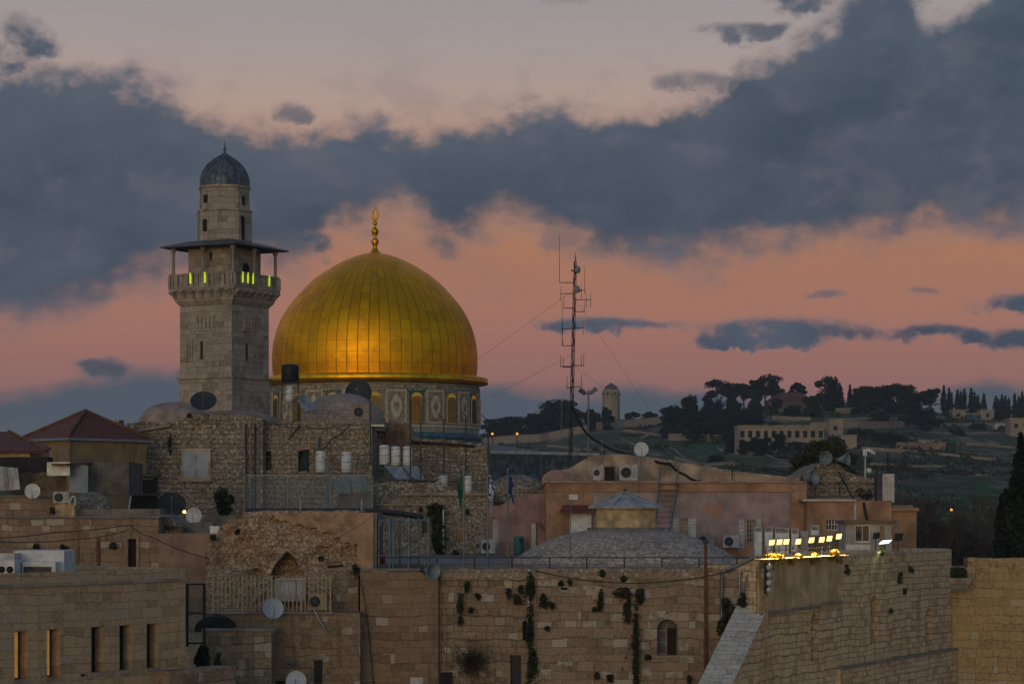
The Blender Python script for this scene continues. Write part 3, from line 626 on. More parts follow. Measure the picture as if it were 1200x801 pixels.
# bare winter trees behind the right wall
def bare(b, p, d, L, r, dep, rnd):
    q = p+d*L; r = max(r, .026); b.cyl(p, q, r, max(.022, r*.72), 4 if dep > 2 else 3, cap=False)
    if dep == 0: return
    for k in range(3 if dep > 1 else 4):
        nd = (d+Vector((rnd.gauss(0,.42), rnd.gauss(0,.42), rnd.gauss(.05,.22)))).normalized()
        bare(b, p+d*L*rnd.uniform(.6,1), nd, L*rnd.uniform(.62,.86), r*.6, dep-1, rnd)
protos = []
for i, (px, Yb, H) in enumerate(((1085,215,17),(1120,235,19),(1060,250,19))):
    rnd = random.Random(31+i); x = (px-600)/F*Yb
    t = thing('bare_tree', 'leafless brown tree in the grey thicket behind the great wall', 'tree', (x, Yb, 0), 'bare trees in the thicket')
    b = MB(); bare(b, Vector((x, Yb, H*.26)), Vector((rnd.uniform(-.1,.1), 0, 1)).normalized(), H*.23, .16, 6, rnd); b.build('crown', M_bare, t)
    MB().cyl((x, Yb, 0), (x, Yb, H*.27), .3, .17, 7).build('trunk', M_bark, t); protos.append(t)
rnd = random.Random(77)
for i in range(22):
    px = 1048+6.6*i+rnd.uniform(-5,5); Yb = rnd.choice((200,225,250,275)); copy_tree(protos[i % 3], (((px-600)/F*Yb), Yb, rnd.uniform(-2.5,.5)), rnd.uniform(0,6.2), scale=rnd.uniform(.82,1.08))
# ================================================================== DOME OF GOLD
cx, cy = (439.5-600)/F*260, 260.0; D = thing('domed_shrine', 'great shrine with a gold dome on a tiled drum and octagon', 'shrine', (cx, cy, 0))
gm = bpy.data.materials.new('gilded_panels'); gm.use_nodes = True; k = NT(gm.node_tree); b = k.n['Principled BSDF']
uv = k.new('ShaderNodeUVMap').outputs[0]
su = k.new('ShaderNodeSeparateXYZ'); k.l.new(uv, su.inputs[0])
cu = k.m('DIVIDE', su.outputs[0], 1.21); cvv = k.m('DIVIDE', su.outputs[1], 1.2)
iu, iv = k.m('FLOOR', cu), k.m('FLOOR', cvv)
wn = k.new('ShaderNodeTexWhiteNoise', noise_dimensions='2D'); k.l.new(k.xyz(iu, iv), wn.inputs['Vector']); r_ = wn.outputs['Value']
wc = k.new('ShaderNodeTexWhiteNoise', noise_dimensions='1D'); k.l.new(iu, wc.inputs['W'])
fu = k.m('ABSOLUTE', k.m('SUBTRACT', k.m('FRACT', cu), .5)); fv = k.m('ABSOLUTE', k.m('SUBTRACT', k.m('FRACT', cvv), .5))
seam = k.m('MAXIMUM', k.ss(fu, .435, .49, 0, .85), k.ss(fv, .455, .495, 0, .3))
pos = k.new('ShaderNodeNewGeometry').outputs['Position']
base = k.mix(r_, (.90,.385,.006,1), (1.0,.475,.008,1)); base = k.mix(k.ss(wn.outputs['Value'], .9, .97, 0, .5), base, (.55,.27,.01,1)); base = k.mix(k.ss(k.noise(pos, .6, 7, .65), .46, .7, 0, .65), base, (.64,.27,.010,1))
base = k.mix(seam, base, (.24,.115,.010,1)); k.l.new(base, b.inputs['Base Color'])
b.inputs['Metallic'].default_value = 1.0
k.l.new(k.m('MULTIPLY_ADD', r_, .06, k.m('MULTIPLY_ADD', k.noise(pos, 1.2, 4), .2, .38)), b.inputs['Roughness'])
bp = k.new('ShaderNodeBump'); bp.inputs['Strength'].default_value = .3; bp.inputs['Distance'].default_value = .1
k.l.new(k.m('SUBTRACT', k.m('MULTIPLY_ADD', k.noise(pos, .7, 3), .5, k.m('MULTIPLY_ADD', wc.outputs['Value'], .25, k.m('MULTIPLY', r_, .35))), seam), bp.inputs['Height']); k.l.new(bp.outputs[0], b.inputs['Normal'])
gold2 = mat('gold_trim', (.95,.46,.015), .42, 1.0, var=.15, vs=1)
S = 260/F
prof = [(118.3,443.5),(119.7,435),(120.2,427),(120.3,420),(119.8,412),(118.9,404.5),(117.5,397.3),(115.2,388.5),(112,380),(107.8,371),(102.5,362.3),(96,353.5),(88.5,345),(82,338),(75,331),(68.2,325.4),(61,320.4),(49.5,313),(37,306.4),(26,301.8),(15,298.2),(3,296.4)]
# vertical seams: 60 panels around; the UV keeps 60 columns of equal angle at every height
MB().lathe([(r*S, zz(y, 260)) for r, y in prof], (cx, cy, 0), 120, uvr=60*1.21/(2*math.pi)).build('dome', gm, D)
zr0, zr1 = zz(450.5,260), zz(443.5,260)
MB().lathe([(11.7,zr0-.25),(12.2,zr0-.05),(12.72,zr0),(12.76,zr0+.1),(12.76,zr1-.12),(12.6,zr1),(11.3,zr1+.1)], (cx, cy, 0), 120).build('cornice_ring', gold2, D)
fz = lambda y: zz(y, 260)
fin = [(9,297.5),(5.2,294.5),(2.6,291),(2.3,288),(3.6,286),(4.6,283),(3.6,280.5),(2,279),(1.8,276.5),(3,275),(4.2,272),(4.4,270.5),(3,268),(1.6,266.5),(1.5,264),(2.6,262.5),(2.6,260.5),(1.3,259),(1.2,257)]
FN = MB().lathe([(r*S, fz(y)) for r, y in fin], (cx, cy, 0), 16).build('finial', gold2, D)
b = MB(); rc = Vector((cx, cy, fz(251.2))); P = [rc+Vector((3.0*S*math.sin(a), 0, 6.0*S*math.cos(a))) for a in [2*math.pi*k/28 for k in range(29)]]
for k_, (a, c_) in enumerate(zip(P, P[1:])): b.cyl(a, c_, .10+.055*(1-math.cos(2*math.pi*(k_+.5)/28))/2, None, 6)
b.build('crescent', gold2, FN)
# drum
RD = 11.75; zd0, zd1 = 24.6, zr0-.3
M_mos = bpy.data.materials.new('drum_mosaic'); M_mos.use_nodes = True; k = NT(M_mos.node_tree); b = k.n['Principled BSDF']; uv = k.new('ShaderNodeUVMap').outputs[0]
b.inputs['Roughness'].default_value = .55
v1 = k.new('ShaderNodeTexVoronoi'); k.l.new(uv, v1.inputs['Vector']); v1.inputs['Scale'].default_value = 7.0
sv = k.new('ShaderNodeSeparateColor'); k.l.new(v1.outputs['Color'], sv.inputs[0])
base = k.ramp(sv.outputs[0], [(0,(.12,.15,.15)),(.4,(.22,.22,.17)),(.65,(.36,.31,.22)),(.85,(.17,.18,.16)),(1,(.42,.35,.22))]); k.l.new(base, b.inputs['Base Color'])
MB().lathe([(RD, zd0),(RD, zd1)], (cx, cy, 0), 96).build('drum', M_mos, D)
M_cream = mat('cream_tile', (.46,.40,.32), .5, var=.12, vs=3); M_teal = mat('teal_tile', (.05,.12,.12), .4, var=.2, vs=3); M_btile = mat('blue_tile', (.06,.13,.20), .45, var=.25, vs=2.5)
M_ttan = mat('brown_tile', (.26,.21,.14), .5, var=.2, vs=3); M_litw = mat('lit_grille', (.16,.10,.025), .5, var=.2, vs=6, emit=((1,.5,.04), .16))
MB().lathe([(RD+.02, zd1-.95),(RD+.09, zd1-.9),(RD+.09, zd1-.15),(RD+.02, zd1-.1)], (cx, cy, 0), 96).build('tile_band', stone('frieze_tiles', (.42,.36,.27), (.16,.17,.14), (.10,.10,.09), .42, .36, .05, .0, .3, streak=.2), D)
MB().lathe([(RD+.02, 25.0),(RD+.13, 25.05),(RD+.13, 25.75),(RD+.02, 25.8)], (cx, cy, 0), 96).build('tile_band', M_btile, D)
MB().lathe([(RD+.02, 26.3),(RD+.1, 26.33),(RD+.1, 26.55),(RD+.02, 26.58)], (cx, cy, 0), 96).build('tile_band', M_cream, D)
def tang(a, r): 
    q = (cx+r*math.sin(a), cy-r*math.cos(a)); return Frame(q, (q[0]+math.cos(a), q[1]+math.sin(a)))
for k_ in range(16):
    a = R(3.3+22.5*k_); fr = tang(a, RD)
    o = MB().plate(fr, [(-.86,26.7),(.86,26.7),(.86,30.3),(-.86,30.3)], -.3, .10).build('window_surround', M_teal if k_ % 2 else M_ttan, D)
    q = MB().plate(fr, apoly(-.72,.72,26.8,30.05), .1, .14).build('window', M_litw, o)
    lt = MB()
    for j in range(-3, 4): lt.box(fr, j*.21-.05, j*.21+.05, 26.85, 29.7-abs(j)*.1, .14, .19)
    for j in range(13): lt.box(fr, -.68, .68, 26.88+j*.22, 26.97+j*.22, .145, .185)
    lt.build('lattice', mat('dark_lattice', (.10,.075,.045), var=.1), o)
    fr = tang(a+R(11.25), RD)
    o = MB().plate(fr, [(-1.15,26.75),(1.15,26.75),(1.15,30.35),(-1.15,30.35)], -.3, .09).build('tile_panel', M_cream, D)
    MB().plate(fr, [(-.95,26.95),(.95,26.95),(.95,30.15),(-.95,30.15)], .09, .12).build('panel_field', M_ttan, o)
    MB().plate(fr, [(.62*math.cos(t_)*(.55+.45*abs(math.cos(t_))), 28.55+1.3*math.sin(t_)) for t_ in [math.pi*2*q_/20 for q_ in range(20)]], .12, .15).build('diamond_motif', M_cream, o)
    MB().plate(fr, [(.3*math.cos(t_), 28.55+.5*math.sin(t_)) for t_ in [math.pi*2*q_/12 for q_ in range(12)]], .15, .18).build('diamond_core', M_ttan, o)
# octagon below
M_octt = bpy.data.materials.new('octagon_tiles'); M_octt.use_nodes = True; k = NT(M_octt.node_tree); b = k.n['Principled BSDF']; uv = k.new('ShaderNodeUVMap').outputs[0]; b.inputs['Roughness'].default_value = .5
v1 = k.new('ShaderNodeTexVoronoi', distance='CHEBYCHEV'); k.l.new(uv, v1.inputs['Vector']); v1.inputs['Scale'].default_value = 2.2; v1.inputs['Randomness'].default_value = .6
sv = k.new('ShaderNodeSeparateColor'); k.l.new(v1.outputs['Color'], sv.inputs[0]); k.l.new(k.ramp(sv.outputs[0], [(0,(.028,.038,.055)),(.5,(.045,.06,.08)),(.8,(.07,.085,.10)),(1,(.13,.13,.125))]), b.inputs['Base Color'])
RO = 26.9; op = [(cx+RO*math.sin(R(22.5+45*j)), cy-RO*math.cos(R(22.5+45*j))) for j in range(8)]
MB().prism(op, 0, 22.6).build('octagon_wall', M_octt, D)
for j in range(8):
    q0, q1 = op[j-1], op[j]; fr = Frame(q0, q1); L = math.dist(q0, q1)
    MB().box(fr, 0, L, 22.6, 23.2, -.6, .02).build('parapet', M_octt, D); MB().box(fr, 0, L, 23.2, 23.5, -.7, .12).build('parapet_cap', M_white2, D)
    for m_ in range(7): MB().plate(fr, apoly(L*(m_+.5)/7-.85, L*(m_+.5)/7+.85, 16.5, 21.2), -.1, .08).build('window', M_btile, D)
b = MB(); b.lathe([(RD-.1, 25.0), (RO*.955, 22.9)], (cx, cy, 0), 8, a0=R(22.5), a1=R(382.5), sm=False); b.build('octagon_roof', mat('lead_roof', (.12,.135,.15), .6, .3, var=.15), D)
# ================================================================== MINARET
phi = R(29.0); Yc_ = 170.0; ccx = (271.5-600)/F*Yc_
ud = Vector((math.cos(phi), -math.sin(phi))); vd = Vector((math.sin(phi), math.cos(phi)))   # left-face direction (left to right), inward
half = 2.34; mc = Vector((ccx, Yc_))+(-ud+vd)*half
MN = thing('minaret', 'square stone minaret with roofed balcony and lead dome', 'minaret', (mc.x, mc.y, 0)); YM = mc.y
mz = lambda py: zz(py, YM-1.5)
def sq(b, hs, z0, z1, hs1=None):
    h1 = hs1 or hs; pl = lambda q: [mc+ud*(-q)-vd*q, mc+ud*q-vd*q, mc+ud*q+vd*q, mc-ud*q+vd*q]
    a, c_ = pl(hs), pl(h1); P = [Vector((p.x, p.y, z0)) for p in a]+[Vector((p.x, p.y, z1)) for p in c_]
    b.mesh(P, [(0,1,5,4),(1,2,6,5),(2,3,7,6),(3,0,4,7),(4,5,6,7),(3,2,1,0)]); return b
def mface(right, off):      # frame of a face: s from -half..half
    if not right: q = mc-vd*off; return Frame((q.x, q.y), (q.x+ud.x, q.y+ud.y))
    q = mc+ud*off; return Frame((q.x, q.y), (q.x+vd.x, q.y+vd.y))
b = MB(); sq(b, half+.1, 0, mz(444)); sq(b, half+.22, mz(444), mz(441.5)); sq(b, half+.03, mz(441.5), mz(352)); b.build('shaft', S_tower, MN)
for rt in (0, 1):
    fr = mface(rt, half+.03); hh = half
    for s_, y0, y1, w_ in ((-.35,400,421,.10),) if not rt else ((-.55,402,423,.09),(1.0,400,424,.07)):
        MB().box(fr, s_-w_-.1, s_+w_+.1, mz(y1+1), mz(y0-1), -.05, .03).build('slit_frame', M_plaster, MN)
        MB().box(fr, s_-w_, s_+w_, mz(y1), mz(y0), -.05, .05).build('slit_window', M_dark, MN)
    b = MB()      # blind arcade relief below the balcony and side strips
    for j in range(5): b.box(fr, (-.9 if not rt else -.9)+j*.36, (-.9)+j*.36+.22, mz(386), mz(372), -.02, .10)
    b.box(fr, -1.05, .9, mz(372), mz(370), -.02, .14); b.box(fr, -1.05, .9, mz(388), mz(386), -.02, .1); b.build('relief_band', S_tower, MN)
    b = MB(); q_ = -1.75 if not rt else .95
    for j in range(3): b.box(fr, q_+j*.24, q_+j*.24+.10, mz(424), mz(398), -.02, .09)
    b.build('relief_strip', S_tower, MN)
# balcony
b = MB(); sq(b, half+.05, mz(358), mz(353), half+.3); sq(b, half+.3, mz(353), mz(347), half+.42); sq(b, 2.98, mz(341), mz(336.5)); sq(b, half+.4, mz(347), mz(341), half+.5); b.build('balcony_slab', S_tower, MN)
for rt in range(4):
    dvec = [(-vd, ud), (ud, vd), (vd, -ud), (-ud, -vd)][rt]; q = mc+dvec[0]*(half+.4); fr = Frame((q.x, q.y), (q.x+dvec[1].x, q.y+dvec[1].y))
    for j in range(7):
        s_ = -2.5+5.0*j/6
        MB().plate(Frame(tuple(fr.pt(s_, 0, 0).xy), tuple(fr.pt(s_, 1, 0).xy)), [(-.3,mz(349)),(.0,mz(349.5)),(.30,mz(345)),(.5,mz(343)),(.5,mz(341)),(-.3,mz(341))], -.14, .14).build('corbel', S_tower, MN)
    fr = Frame(tuple((mc+dvec[0]*2.86).xy), tuple((mc+dvec[0]*2.86+dvec[1]).xy))
    MB().box(fr, -2.94, 2.94, mz(323.2), mz(321), -.12, .1).build('handrail', M_plaster, MN)
    for j in range(13):
        s_ = -2.85+5.7*j/12; wd_ = .17 if j % 3 else .24
        MB().box(fr, s_-wd_, s_+wd_, mz(336.5), mz(323.2), -.1, .05).build('baluster', M_plaster if j % 2 else S_tower, MN)
    if rt < 2:
        M_neon = mat('neon_tube', (.7,1,.05), var=0, emit=((.60,.78,.015), .62))
        for px in ((224,241) if rt == 0 else (283.5,289.5,295.5,314.5)):
            s_ = fr.s(px); MB().box(fr, s_-.055, s_+.055, mz(333), mz(320.6), .05, .13).build('light_tube', M_neon, MN)
    for j in (-1, 0, 1):
        if j == 1 and True: continue
        s_ = -2.72 if j < 0 else 0.0
        q = fr.pt(s_, -.14, 0); b = MB(); b.lathe([(.16,mz(322)),(.16,mz(320)),(.12,mz(318.5)),(.11,mz(296)),(.2,mz(294.5)),(.22,mz(291))], (q.x, q.y, 0), 10); b.build('column', M_plaster, MN)
b = MB(); sq(b, 1.93, mz(341), mz(287)); b.build('core', S_tower, MN)
for rt in (0, 1):
    fr = mface(rt, 1.93); MB().plate(fr, apoly(-.45,.45,mz(336),mz(307),1.5) if rt else [(.05,mz(305)),(.25,mz(305)),(.25,mz(296)),(.05,mz(296))], -.05, .04).build('door' if rt else 'core_window', M_dark, MN)
b = MB(); sq(b, 3.45, mz(290.5), mz(289)); sq(b, 3.45, mz(289), mz(281.5), 1.9); b.build('balcony_roof', mat('lead_sheet', (.09,.10,.11), .6, .2, var=.2, vs=2), MN)
b = MB()
for rt in range(4):
    dv = [(-vd, ud), (ud, vd), (vd, -ud), (-ud, -vd)][rt]; fr = Frame(tuple((mc+dv[0]*2.8).xy), tuple((mc+dv[0]*2.8+dv[1]).xy)); b.box(fr, -2.75, 2.75, mz(291), mz(289.8), -.1, .1)
b.build('eave_beam', mat('dark_timber', (.06,.05,.045), var=.2), MN)
mcp = (mc.x, mc.y, 0); k4 = YM/F
DR = MB().lathe([(33*k4,mz(288)),(32.5*k4,mz(247)),(33.5*k4,mz(246.5)),(33.5*k4,mz(244.5)),(30.5*k4,mz(244)),(29.8*k4,mz(219.5)),(31.5*k4,mz(219)),(31.5*k4,mz(216.5)),(29*k4,mz(216))], mcp, 8, a0=R(-8), a1=R(352), sm=False).build('upper_drum', S_tower, MN)
def drumwin(px, y0, y1, wpx, r, arch):
    a = math.asin((px-265.3)/r); q = (mc.x+r*k4*math.sin(a), mc.y-r*k4*math.cos(a)); fr = Frame(q, (q[0]+math.cos(a), q[1]+math.sin(a))); w_ = wpx*k4/2
    MB().plate(fr, apoly(-w_, w_, mz(y1), mz(y0), 1.3) if arch else [(-w_,mz(y1)),(w_,mz(y1)),(w_,mz(y0)),(-w_,mz(y0))], -.3, .05).build('upper_window', M_dark, DR)
drumwin(245,257,271,5,31.5,0); drumwin(288,252,281,7,30.5,1); drumwin(245.5,228,237,5,29.3,0); drumwin(289,229,239,4,28.5,0)
ML = mat('lead_dome', (.115,.145,.18), .5, .35, var=.25, vs=2.2, streak=.4)
b = MB(); pr = [(28,217.5),(28.4,211),(28.1,206),(27,202),(25,197.6),(22.8,193.8),(20.2,190.3),(16.6,186.8),(12.6,183.8),(9,181.4),(5.8,179.3),(3.4,178),(2,176.4)]
b.lathe([(r*k4, mz(y)) for r, y in pr], mcp, 48); 
for j in range(24):
    a = 2*math.pi*j/24
    for (r0, y0), (r1, y1) in zip(pr[:-1], pr[1:]): b.cyl((mc.x+r0*k4*math.sin(a), mc.y-r0*k4*math.cos(a), mz(y0)), (mc.x+r1*k4*math.sin(a), mc.y-r1*k4*math.cos(a), mz(y1)), .06, .055, 4, cap=False)
b.build('lead_cap', ML, MN)
b = MB(); b.lathe([(r*k4, mz(y)) for r, y in ((2,177),(.9,174),(2,172.5),(2.1,171),(.8,169.5),(1.3,168.5),(.6,167.5),(.4,163),(0,161))], mcp, 10); b.build('finial', ML, MN)
q = mface(0, half+.2).pt(-1.9, .0, 0)
# ================================================================== REUSABLE BUILDERS
def fbox(name, m, parent, px0, px1, py0, py1, Y, dep, **k):
    fr = FF(Y); return MB().box(fr, fr.s(px0), fr.s(px1), zz(py1, Y), zz(py0, Y), -dep, 0).build(name, m, parent, **k)
def pxh(fr, hs): return [(fr.s(a), fr.s(b), fr.z(a, d), fr.z(a, c), ar, rv) for a, b, c, d, ar, rv in hs]
def win(t, fr, a, b, c, d, rv, m=None, bars=(1, 2), frame=None, name='window', arch=0, ft=.05, barm=None):
    """glazed or barred window set back in an opening given in metres"""
    m = m or M_glass
    o = MB(); o.plate(fr, apoly(a-.02,b+.02,c-.02,d+.02,arch), -rv-.06, -rv+.02) if arch else o.box(fr, a-.02, b+.02, c-.02, d+.02, -rv-.06, -rv+.02)
    o = o.build(name, m, t)
    if frame or bars:
        q = MB(); fm = frame or M_dksteel
        if frame:
            q.box(fr, a, a+ft, c, d-(b-a)/2*arch, -rv+.02, -rv+.07); q.box(fr, b-ft, b, c, d-(b-a)/2*arch, -rv+.02, -rv+.07); q.box(fr, a+ft, b-ft, c, c+ft, -rv+.02, -rv+.07)
            if not arch: q.box(fr, a+ft, b-ft, d-ft, d, -rv+.02, -rv+.07)
        for k in range(bars[0]): x = a+(b-a)*(k+1)/(bars[0]+1); q.box(fr, x-.018, x+.018, c+.02, d-.04-(b-a)*.12*arch, -rv+.022, -rv+.06)
        for k in range(bars[1]): z = c+(d-c)*(k+1)/(bars[1]+1); q.box(fr, a+.02, b-.02, z-.015, z+.015, -rv+.024, -rv+.05)
        if q.v: q.build('window_frame', fm, o)
    return o
def dish(px, py, Y, rpx, label, m=None, aim=(0,-1,.35), post=0.9, squash=1.0, group=None, side=0):
    m = m or M_dish; c = Wp(px, py, Y); r = rpx/F*Y; A = Vector(aim).normalized()
    t = thing('satellite_dish', label, 'satellite dish', (c.x, c.y+.25, c.z-r-post*.4), group)
    pr = [(r*k/8, -r*.30*(1-(k/8)**2)) for k in range(9)]; back = [(x, z-.03) for x, z in reversed(pr)]
    MB().lathe([pr[-1]]+back+[(0.0, pr[0][1])]+pr[1:], c, 28, axis=A).build('reflector', m, t)
    foc = c+A*r*.75; Q = Vector((0,0,-1)); low = c+(Q-A*Q.dot(A)).normalized()*r
    b = MB().cyl(low, foc, .018, .014, 5); b.build('feed_arm', M_steel, t)
    MB().cyl(foc+A*.03, foc-A*.09, .05, .035, 8).build('feed_horn', M_zinc, t)
    b = MB(); bk = c-A*(r*.30+.03); e = Vector((bk.x, bk.y+.12, bk.z-.05)); b.cyl(bk, e, .05, .05, 7); b.cyl(e, (e.x, e.y, c.z-r-post*.4), .035, .04, 7); b.build('mast', M_steel, t)
    return t
def acunit(px0, px1, py0, py1, Y, label, m=None, dep=.35, group=None, two=False):
    fr = FF(Y); a, b_, z0, z1 = fr.s(px0), fr.s(px1), zz(py1, Y), zz(py0, Y); w_, h_ = b_-a, z1-z0
    t = thing('air_conditioner', label, 'air conditioner', ((a+b_)/2, Y+dep/2, z0-.04), group)
    MB().box(fr, a, b_, z0, z1, -dep, 0).box(fr, a-.015, b_+.015, z1, z1+.02, -dep-.01, .015).build('casing', m or M_white2, t)
    r = min(h_*.40, w_*.30); fx = a+w_*.36; cn = fr.pt(fx, 0, z0+h_*.5)
    MB().lathe([(0,.012),(r*.92,.012),(r*.92,.0)], cn, 20, axis=(0,-1,0)).build('fan', M_dark, t)
    g_ = MB()
    for q in range(1, 5):
        rr = r*q/4; P = [cn+Vector((rr*math.cos(j*.3927), -.03, rr*math.sin(j*.3927))) for j in range(17)]; g_.path(P, .008, 4)
    for j in range(6): an = j*math.pi/6; v = Vector((math.cos(an)*r, 0, math.sin(an)*r)); g_.cyl(cn+v+Vector((0,-.035,0)), cn-v+Vector((0,-.035,0)), .007, .007, 4)
    g_.build('fan_grille', M_steel, t)
    q = MB()
    for j in range(5): q.box(fr, a+w_*.74, b_-.05, z0+h_*(.2+.13*j), z0+h_*(.25+.13*j), -.01, .012)
    q.build('louvre', M_steel, t); q = MB()
    for x in (a+w_*.2, a+w_*.8): q.box(fr, x-.02, x+.02, z0-.05, z0, -dep, .0)
    q.build('bracket', M_dksteel, t); return t
def tank(px, py0, py1, Y, wpx, label, m=None, group=None, rough_=0):
    r = wpx/2/F*Y; z0, z1 = zz(py1, Y), zz(py0, Y); x = (px-600)/F*Y
    t = thing('water_tank', label, 'water tank', (x, Y, z0), group)
    MB().lathe([(0,z0),(r*.94,z0),(r,z0+.05),(r,z1-.08),(r*.94,z1-.02),(r*.4,z1+.03),(0,z1+.035)], (x, Y, 0), 24).build('barrel', m or M_white, t)
    for f in (.12, .5, .88): z = z0+(z1-z0)*f; MB().lathe([(r,z-.02),(r+.012,z-.01),(r+.012,z+.01),(r,z+.02)], (x, Y, 0), 24).build('hoop', M_zinc, t)
    b = MB(); b.cyl((x+r*.6, Y-r*.85, z0+.1), (x+r*.6, Y-r*.85-.06, z0-.5), .022, .022, 6); b.cyl((x-r*.5, Y-r*.9, z1-.2), (x-r*.9, Y-r*1.3, z1-.25), .02, .02, 6); b.build('pipe', M_steel, t); return t
def solar(pts, label, Y0, Y1, group=None):
    """tilted collector: four photo corners top-left, top-right, bottom-right, bottom-left; top at Y1, bottom at Y0"""
    A = [Wp(*pts[0], Y1), Wp(*pts[1], Y1), Wp(*pts[2], Y0), Wp(*pts[3], Y0)]
    n = (A[1]-A[0]).cross(A[3]-A[0]).normalized(); n = -n if n.y > 0 else n
    t = thing('solar_panel', label, 'solar panel', tuple((A[2]+A[3])/2), group)
    b = MB(); B = [p-n*.08 for p in A]; b.mesh(A+B, [(0,1,2,3),(7,6,5,4),(1,0,4,5),(2,1,5,6),(3,2,6,7),(0,3,7,4)]); b.build('frame', M_zinc, t)
    b = MB(); L = lambda u, v: (A[0]*(1-u)+A[1]*u)*(1-v)+(A[3]*(1-u)+A[2]*u)*v+n*.012
    for k in range(2): b.face([L(.04+.48*k,.05), L(.48+.48*k,.05), L(.48+.48*k,.95), L(.04+.48*k,.95)])
    b.build('glass_panel', mat('collector_glass', (.24,.25,.255), .35, spec=.3, var=.15, vs=2), t)
    b = MB()
    for u in (.08, .92):
        b = MB(); p = L(u,.03); b.cyl(p, (p.x, p.y+.05, A[3].z-.05), .025, .025, 5); b.build('leg', M_steel, t); b = MB(); q = L(u,.97); b.cyl(q, (q.x, q.y, A[3].z-.15), .025, .025, 5); b.build('leg', M_steel, t)
    return t
def horn(px, py, Y, rpx, label, aim, base_dz=-.6, m=None):
    c = Wp(px, py, Y); A = Vector(aim).normalized(); r = rpx/F*Y; t = thing('loudspeaker', label, 'loudspeaker', (c.x, c.y, c.z+base_dz))
    MB().lathe([(r,r*.9),(r*.97,r*.92),(r*.62,r*.35),(r*.36,-r*.3),(r*.28,-r*.75),(0,-r*.78)], c, 20, axis=A).lathe([(r*.95,r*.9),(r*.55,r*.3),(r*.25,-r*.3),(0,-r*.4)], c, 20, axis=A).build('horn', m or M_blueg2, t)
    MB().lathe([(0,-r*1.5),(r*.34,-r*1.45),(r*.42,-r*1.1),(r*.34,-r*.75),(0,-r*.74)], c, 14, axis=A).build('driver', M_dksteel, t)
    MB().cyl(c-A*r*.9, (c.x-A.x*r*.9, c.y-A.y*r*.9, c.z+base_dz), .03, .03, 6).build('bracket', M_steel, t); return t
M_blueg2 = mat('speaker_grey', (.20,.24,.29), .5, var=.08)
def pole(name, label, px, py0, py1, Y, r, m=None, cat='pole'):
    x = (px-600)/F*Y; return MB().cyl((x,Y,zz(py1,Y)), (x,Y,zz(py0,Y)), r, r*.9, 8).build(name, m or M_steel, label=label, cat=cat)
def cable(pts, label, r=.018, sag=0.0, name='cable'):
    P = [Wp(*p) for p in pts]; Q = []
    for a, b in zip(P, P[1:]):
        for k in range(10): f = k/10; Q.append(a.lerp(b, f)-Vector((0,0,sag*4*f*(1-f))))
    Q.append(P[-1]); return MB().path(Q, r, 5).build(name, M_cable, label=label, cat='cable')
def tuft(px, py, wpx, hpx, Y, label, m=None, name='wall_plant', cat='plant', n=None, group=None, size=.06, dep=.24, seed=0):
    rnd = random.Random(int(px*31+py+seed)); c = Wp(px, py, Y-dep*.55); w_, h_ = wpx/F*Y/2, hpx/F*Y/2; b = MB()
    cnt = int((n or int(26+wpx*hpx*1.1))*1.5)
    for _ in range(max(3, int(max(wpx, hpx)/5))):
        f = rnd.uniform(-.7,.7); q = c+Vector((rnd.uniform(-.55,.55)*w_, 0, f*h_)); k = rnd.uniform(.35,.6)
        b.leaves(q, (max(.10, w_*k), dep, max(.10, h_*k)), max(8, cnt//max(3, int(max(wpx, hpx)/5))), size, rnd, .2)
    for _ in range(7):      # trailing shoots
        p = c+Vector((rnd.uniform(-.5,.5)*w_, dep*.3, rnd.uniform(-.3,.6)*h_)); d = Vector((rnd.uniform(-.25,.25), -.3, rnd.uniform(-.2,.5)))
        for s_ in range(5):
            q = p+d*max(w_, h_)*.22; b.cyl(p, q, .010, .007, 3, cap=False); b.leaves(q, (.06,.06,.06), 4, size*.9, rnd, .1); p = q; d += Vector((rnd.uniform(-.1,.1), .03, -.33))
    return b.build(name, m or M_leaf, label=label, cat=cat, group=group)
# ================================================================== OLD STONE BUILDINGS BEFORE THE SHRINE
Y1 = 158.0; fr = FF(Y1); S_ = fr.s; Z1 = lambda y: zz(y, Y1)
T = thing('stone_house', 'old rubble stone house with shuttered arched window below the minaret', 'house', (S_(235), Y1, 6))
tp = lerpf([(S_(x), Z1(y)) for x, y in ((138,500),(150,496),(168,494),(205,493),(222,490),(232,485),(262,484),(290,488),(308,490),(314,494))])
rough(fr, S_(146), S_(308), Z1(640), tp, 9, .2, .10, 1.4, 1.0, topjag=.12).build('wall', RB_old, T)
sw = MB(); sw.plate(fr, [(S_(213),Z1(561)),(S_(247),Z1(561)),(S_(247),Z1(525)),(S_(213),Z1(525))], -.05, .17); WN = sw.build('window', mat('stone_surround', (.42,.34,.26), var=.15, vs=2), T)
for a, b_ in ((216,228.5),(231.5,244)):
    o = fbox('shutter', mat('grey_shutter', (.34,.38,.42), .6, var=.08, vs=2, streak=.3), WN, a, b_, 529, 558, Y1-.20, .05)
MB().box(fr, S_(210), S_(250), Z1(564), Z1(561), -.05, .3).build('sill', M_plaster, WN)
b = MB(); m_ = S_(230); 
for k in range(13):
    a0, a1 = math.pi*k/13+.02, math.pi*(k+1)/13-.02; ro, ri = .98, .72; z_ = Z1(524)
    b.plate(fr, [(m_-ri*math.cos(a0), z_+ri*math.sin(a0)*.8), (m_-ro*math.cos(a0), z_+ro*math.sin(a0)*.8), (m_-ro*math.cos(a1), z_+ro*math.sin(a1)*.8), (m_-ri*math.cos(a1), z_+ri*math.sin(a1)*.8)][::-1], -.05, .16)
b.build('relieving_arch', M_plaster, WN)
kk = Y1/F
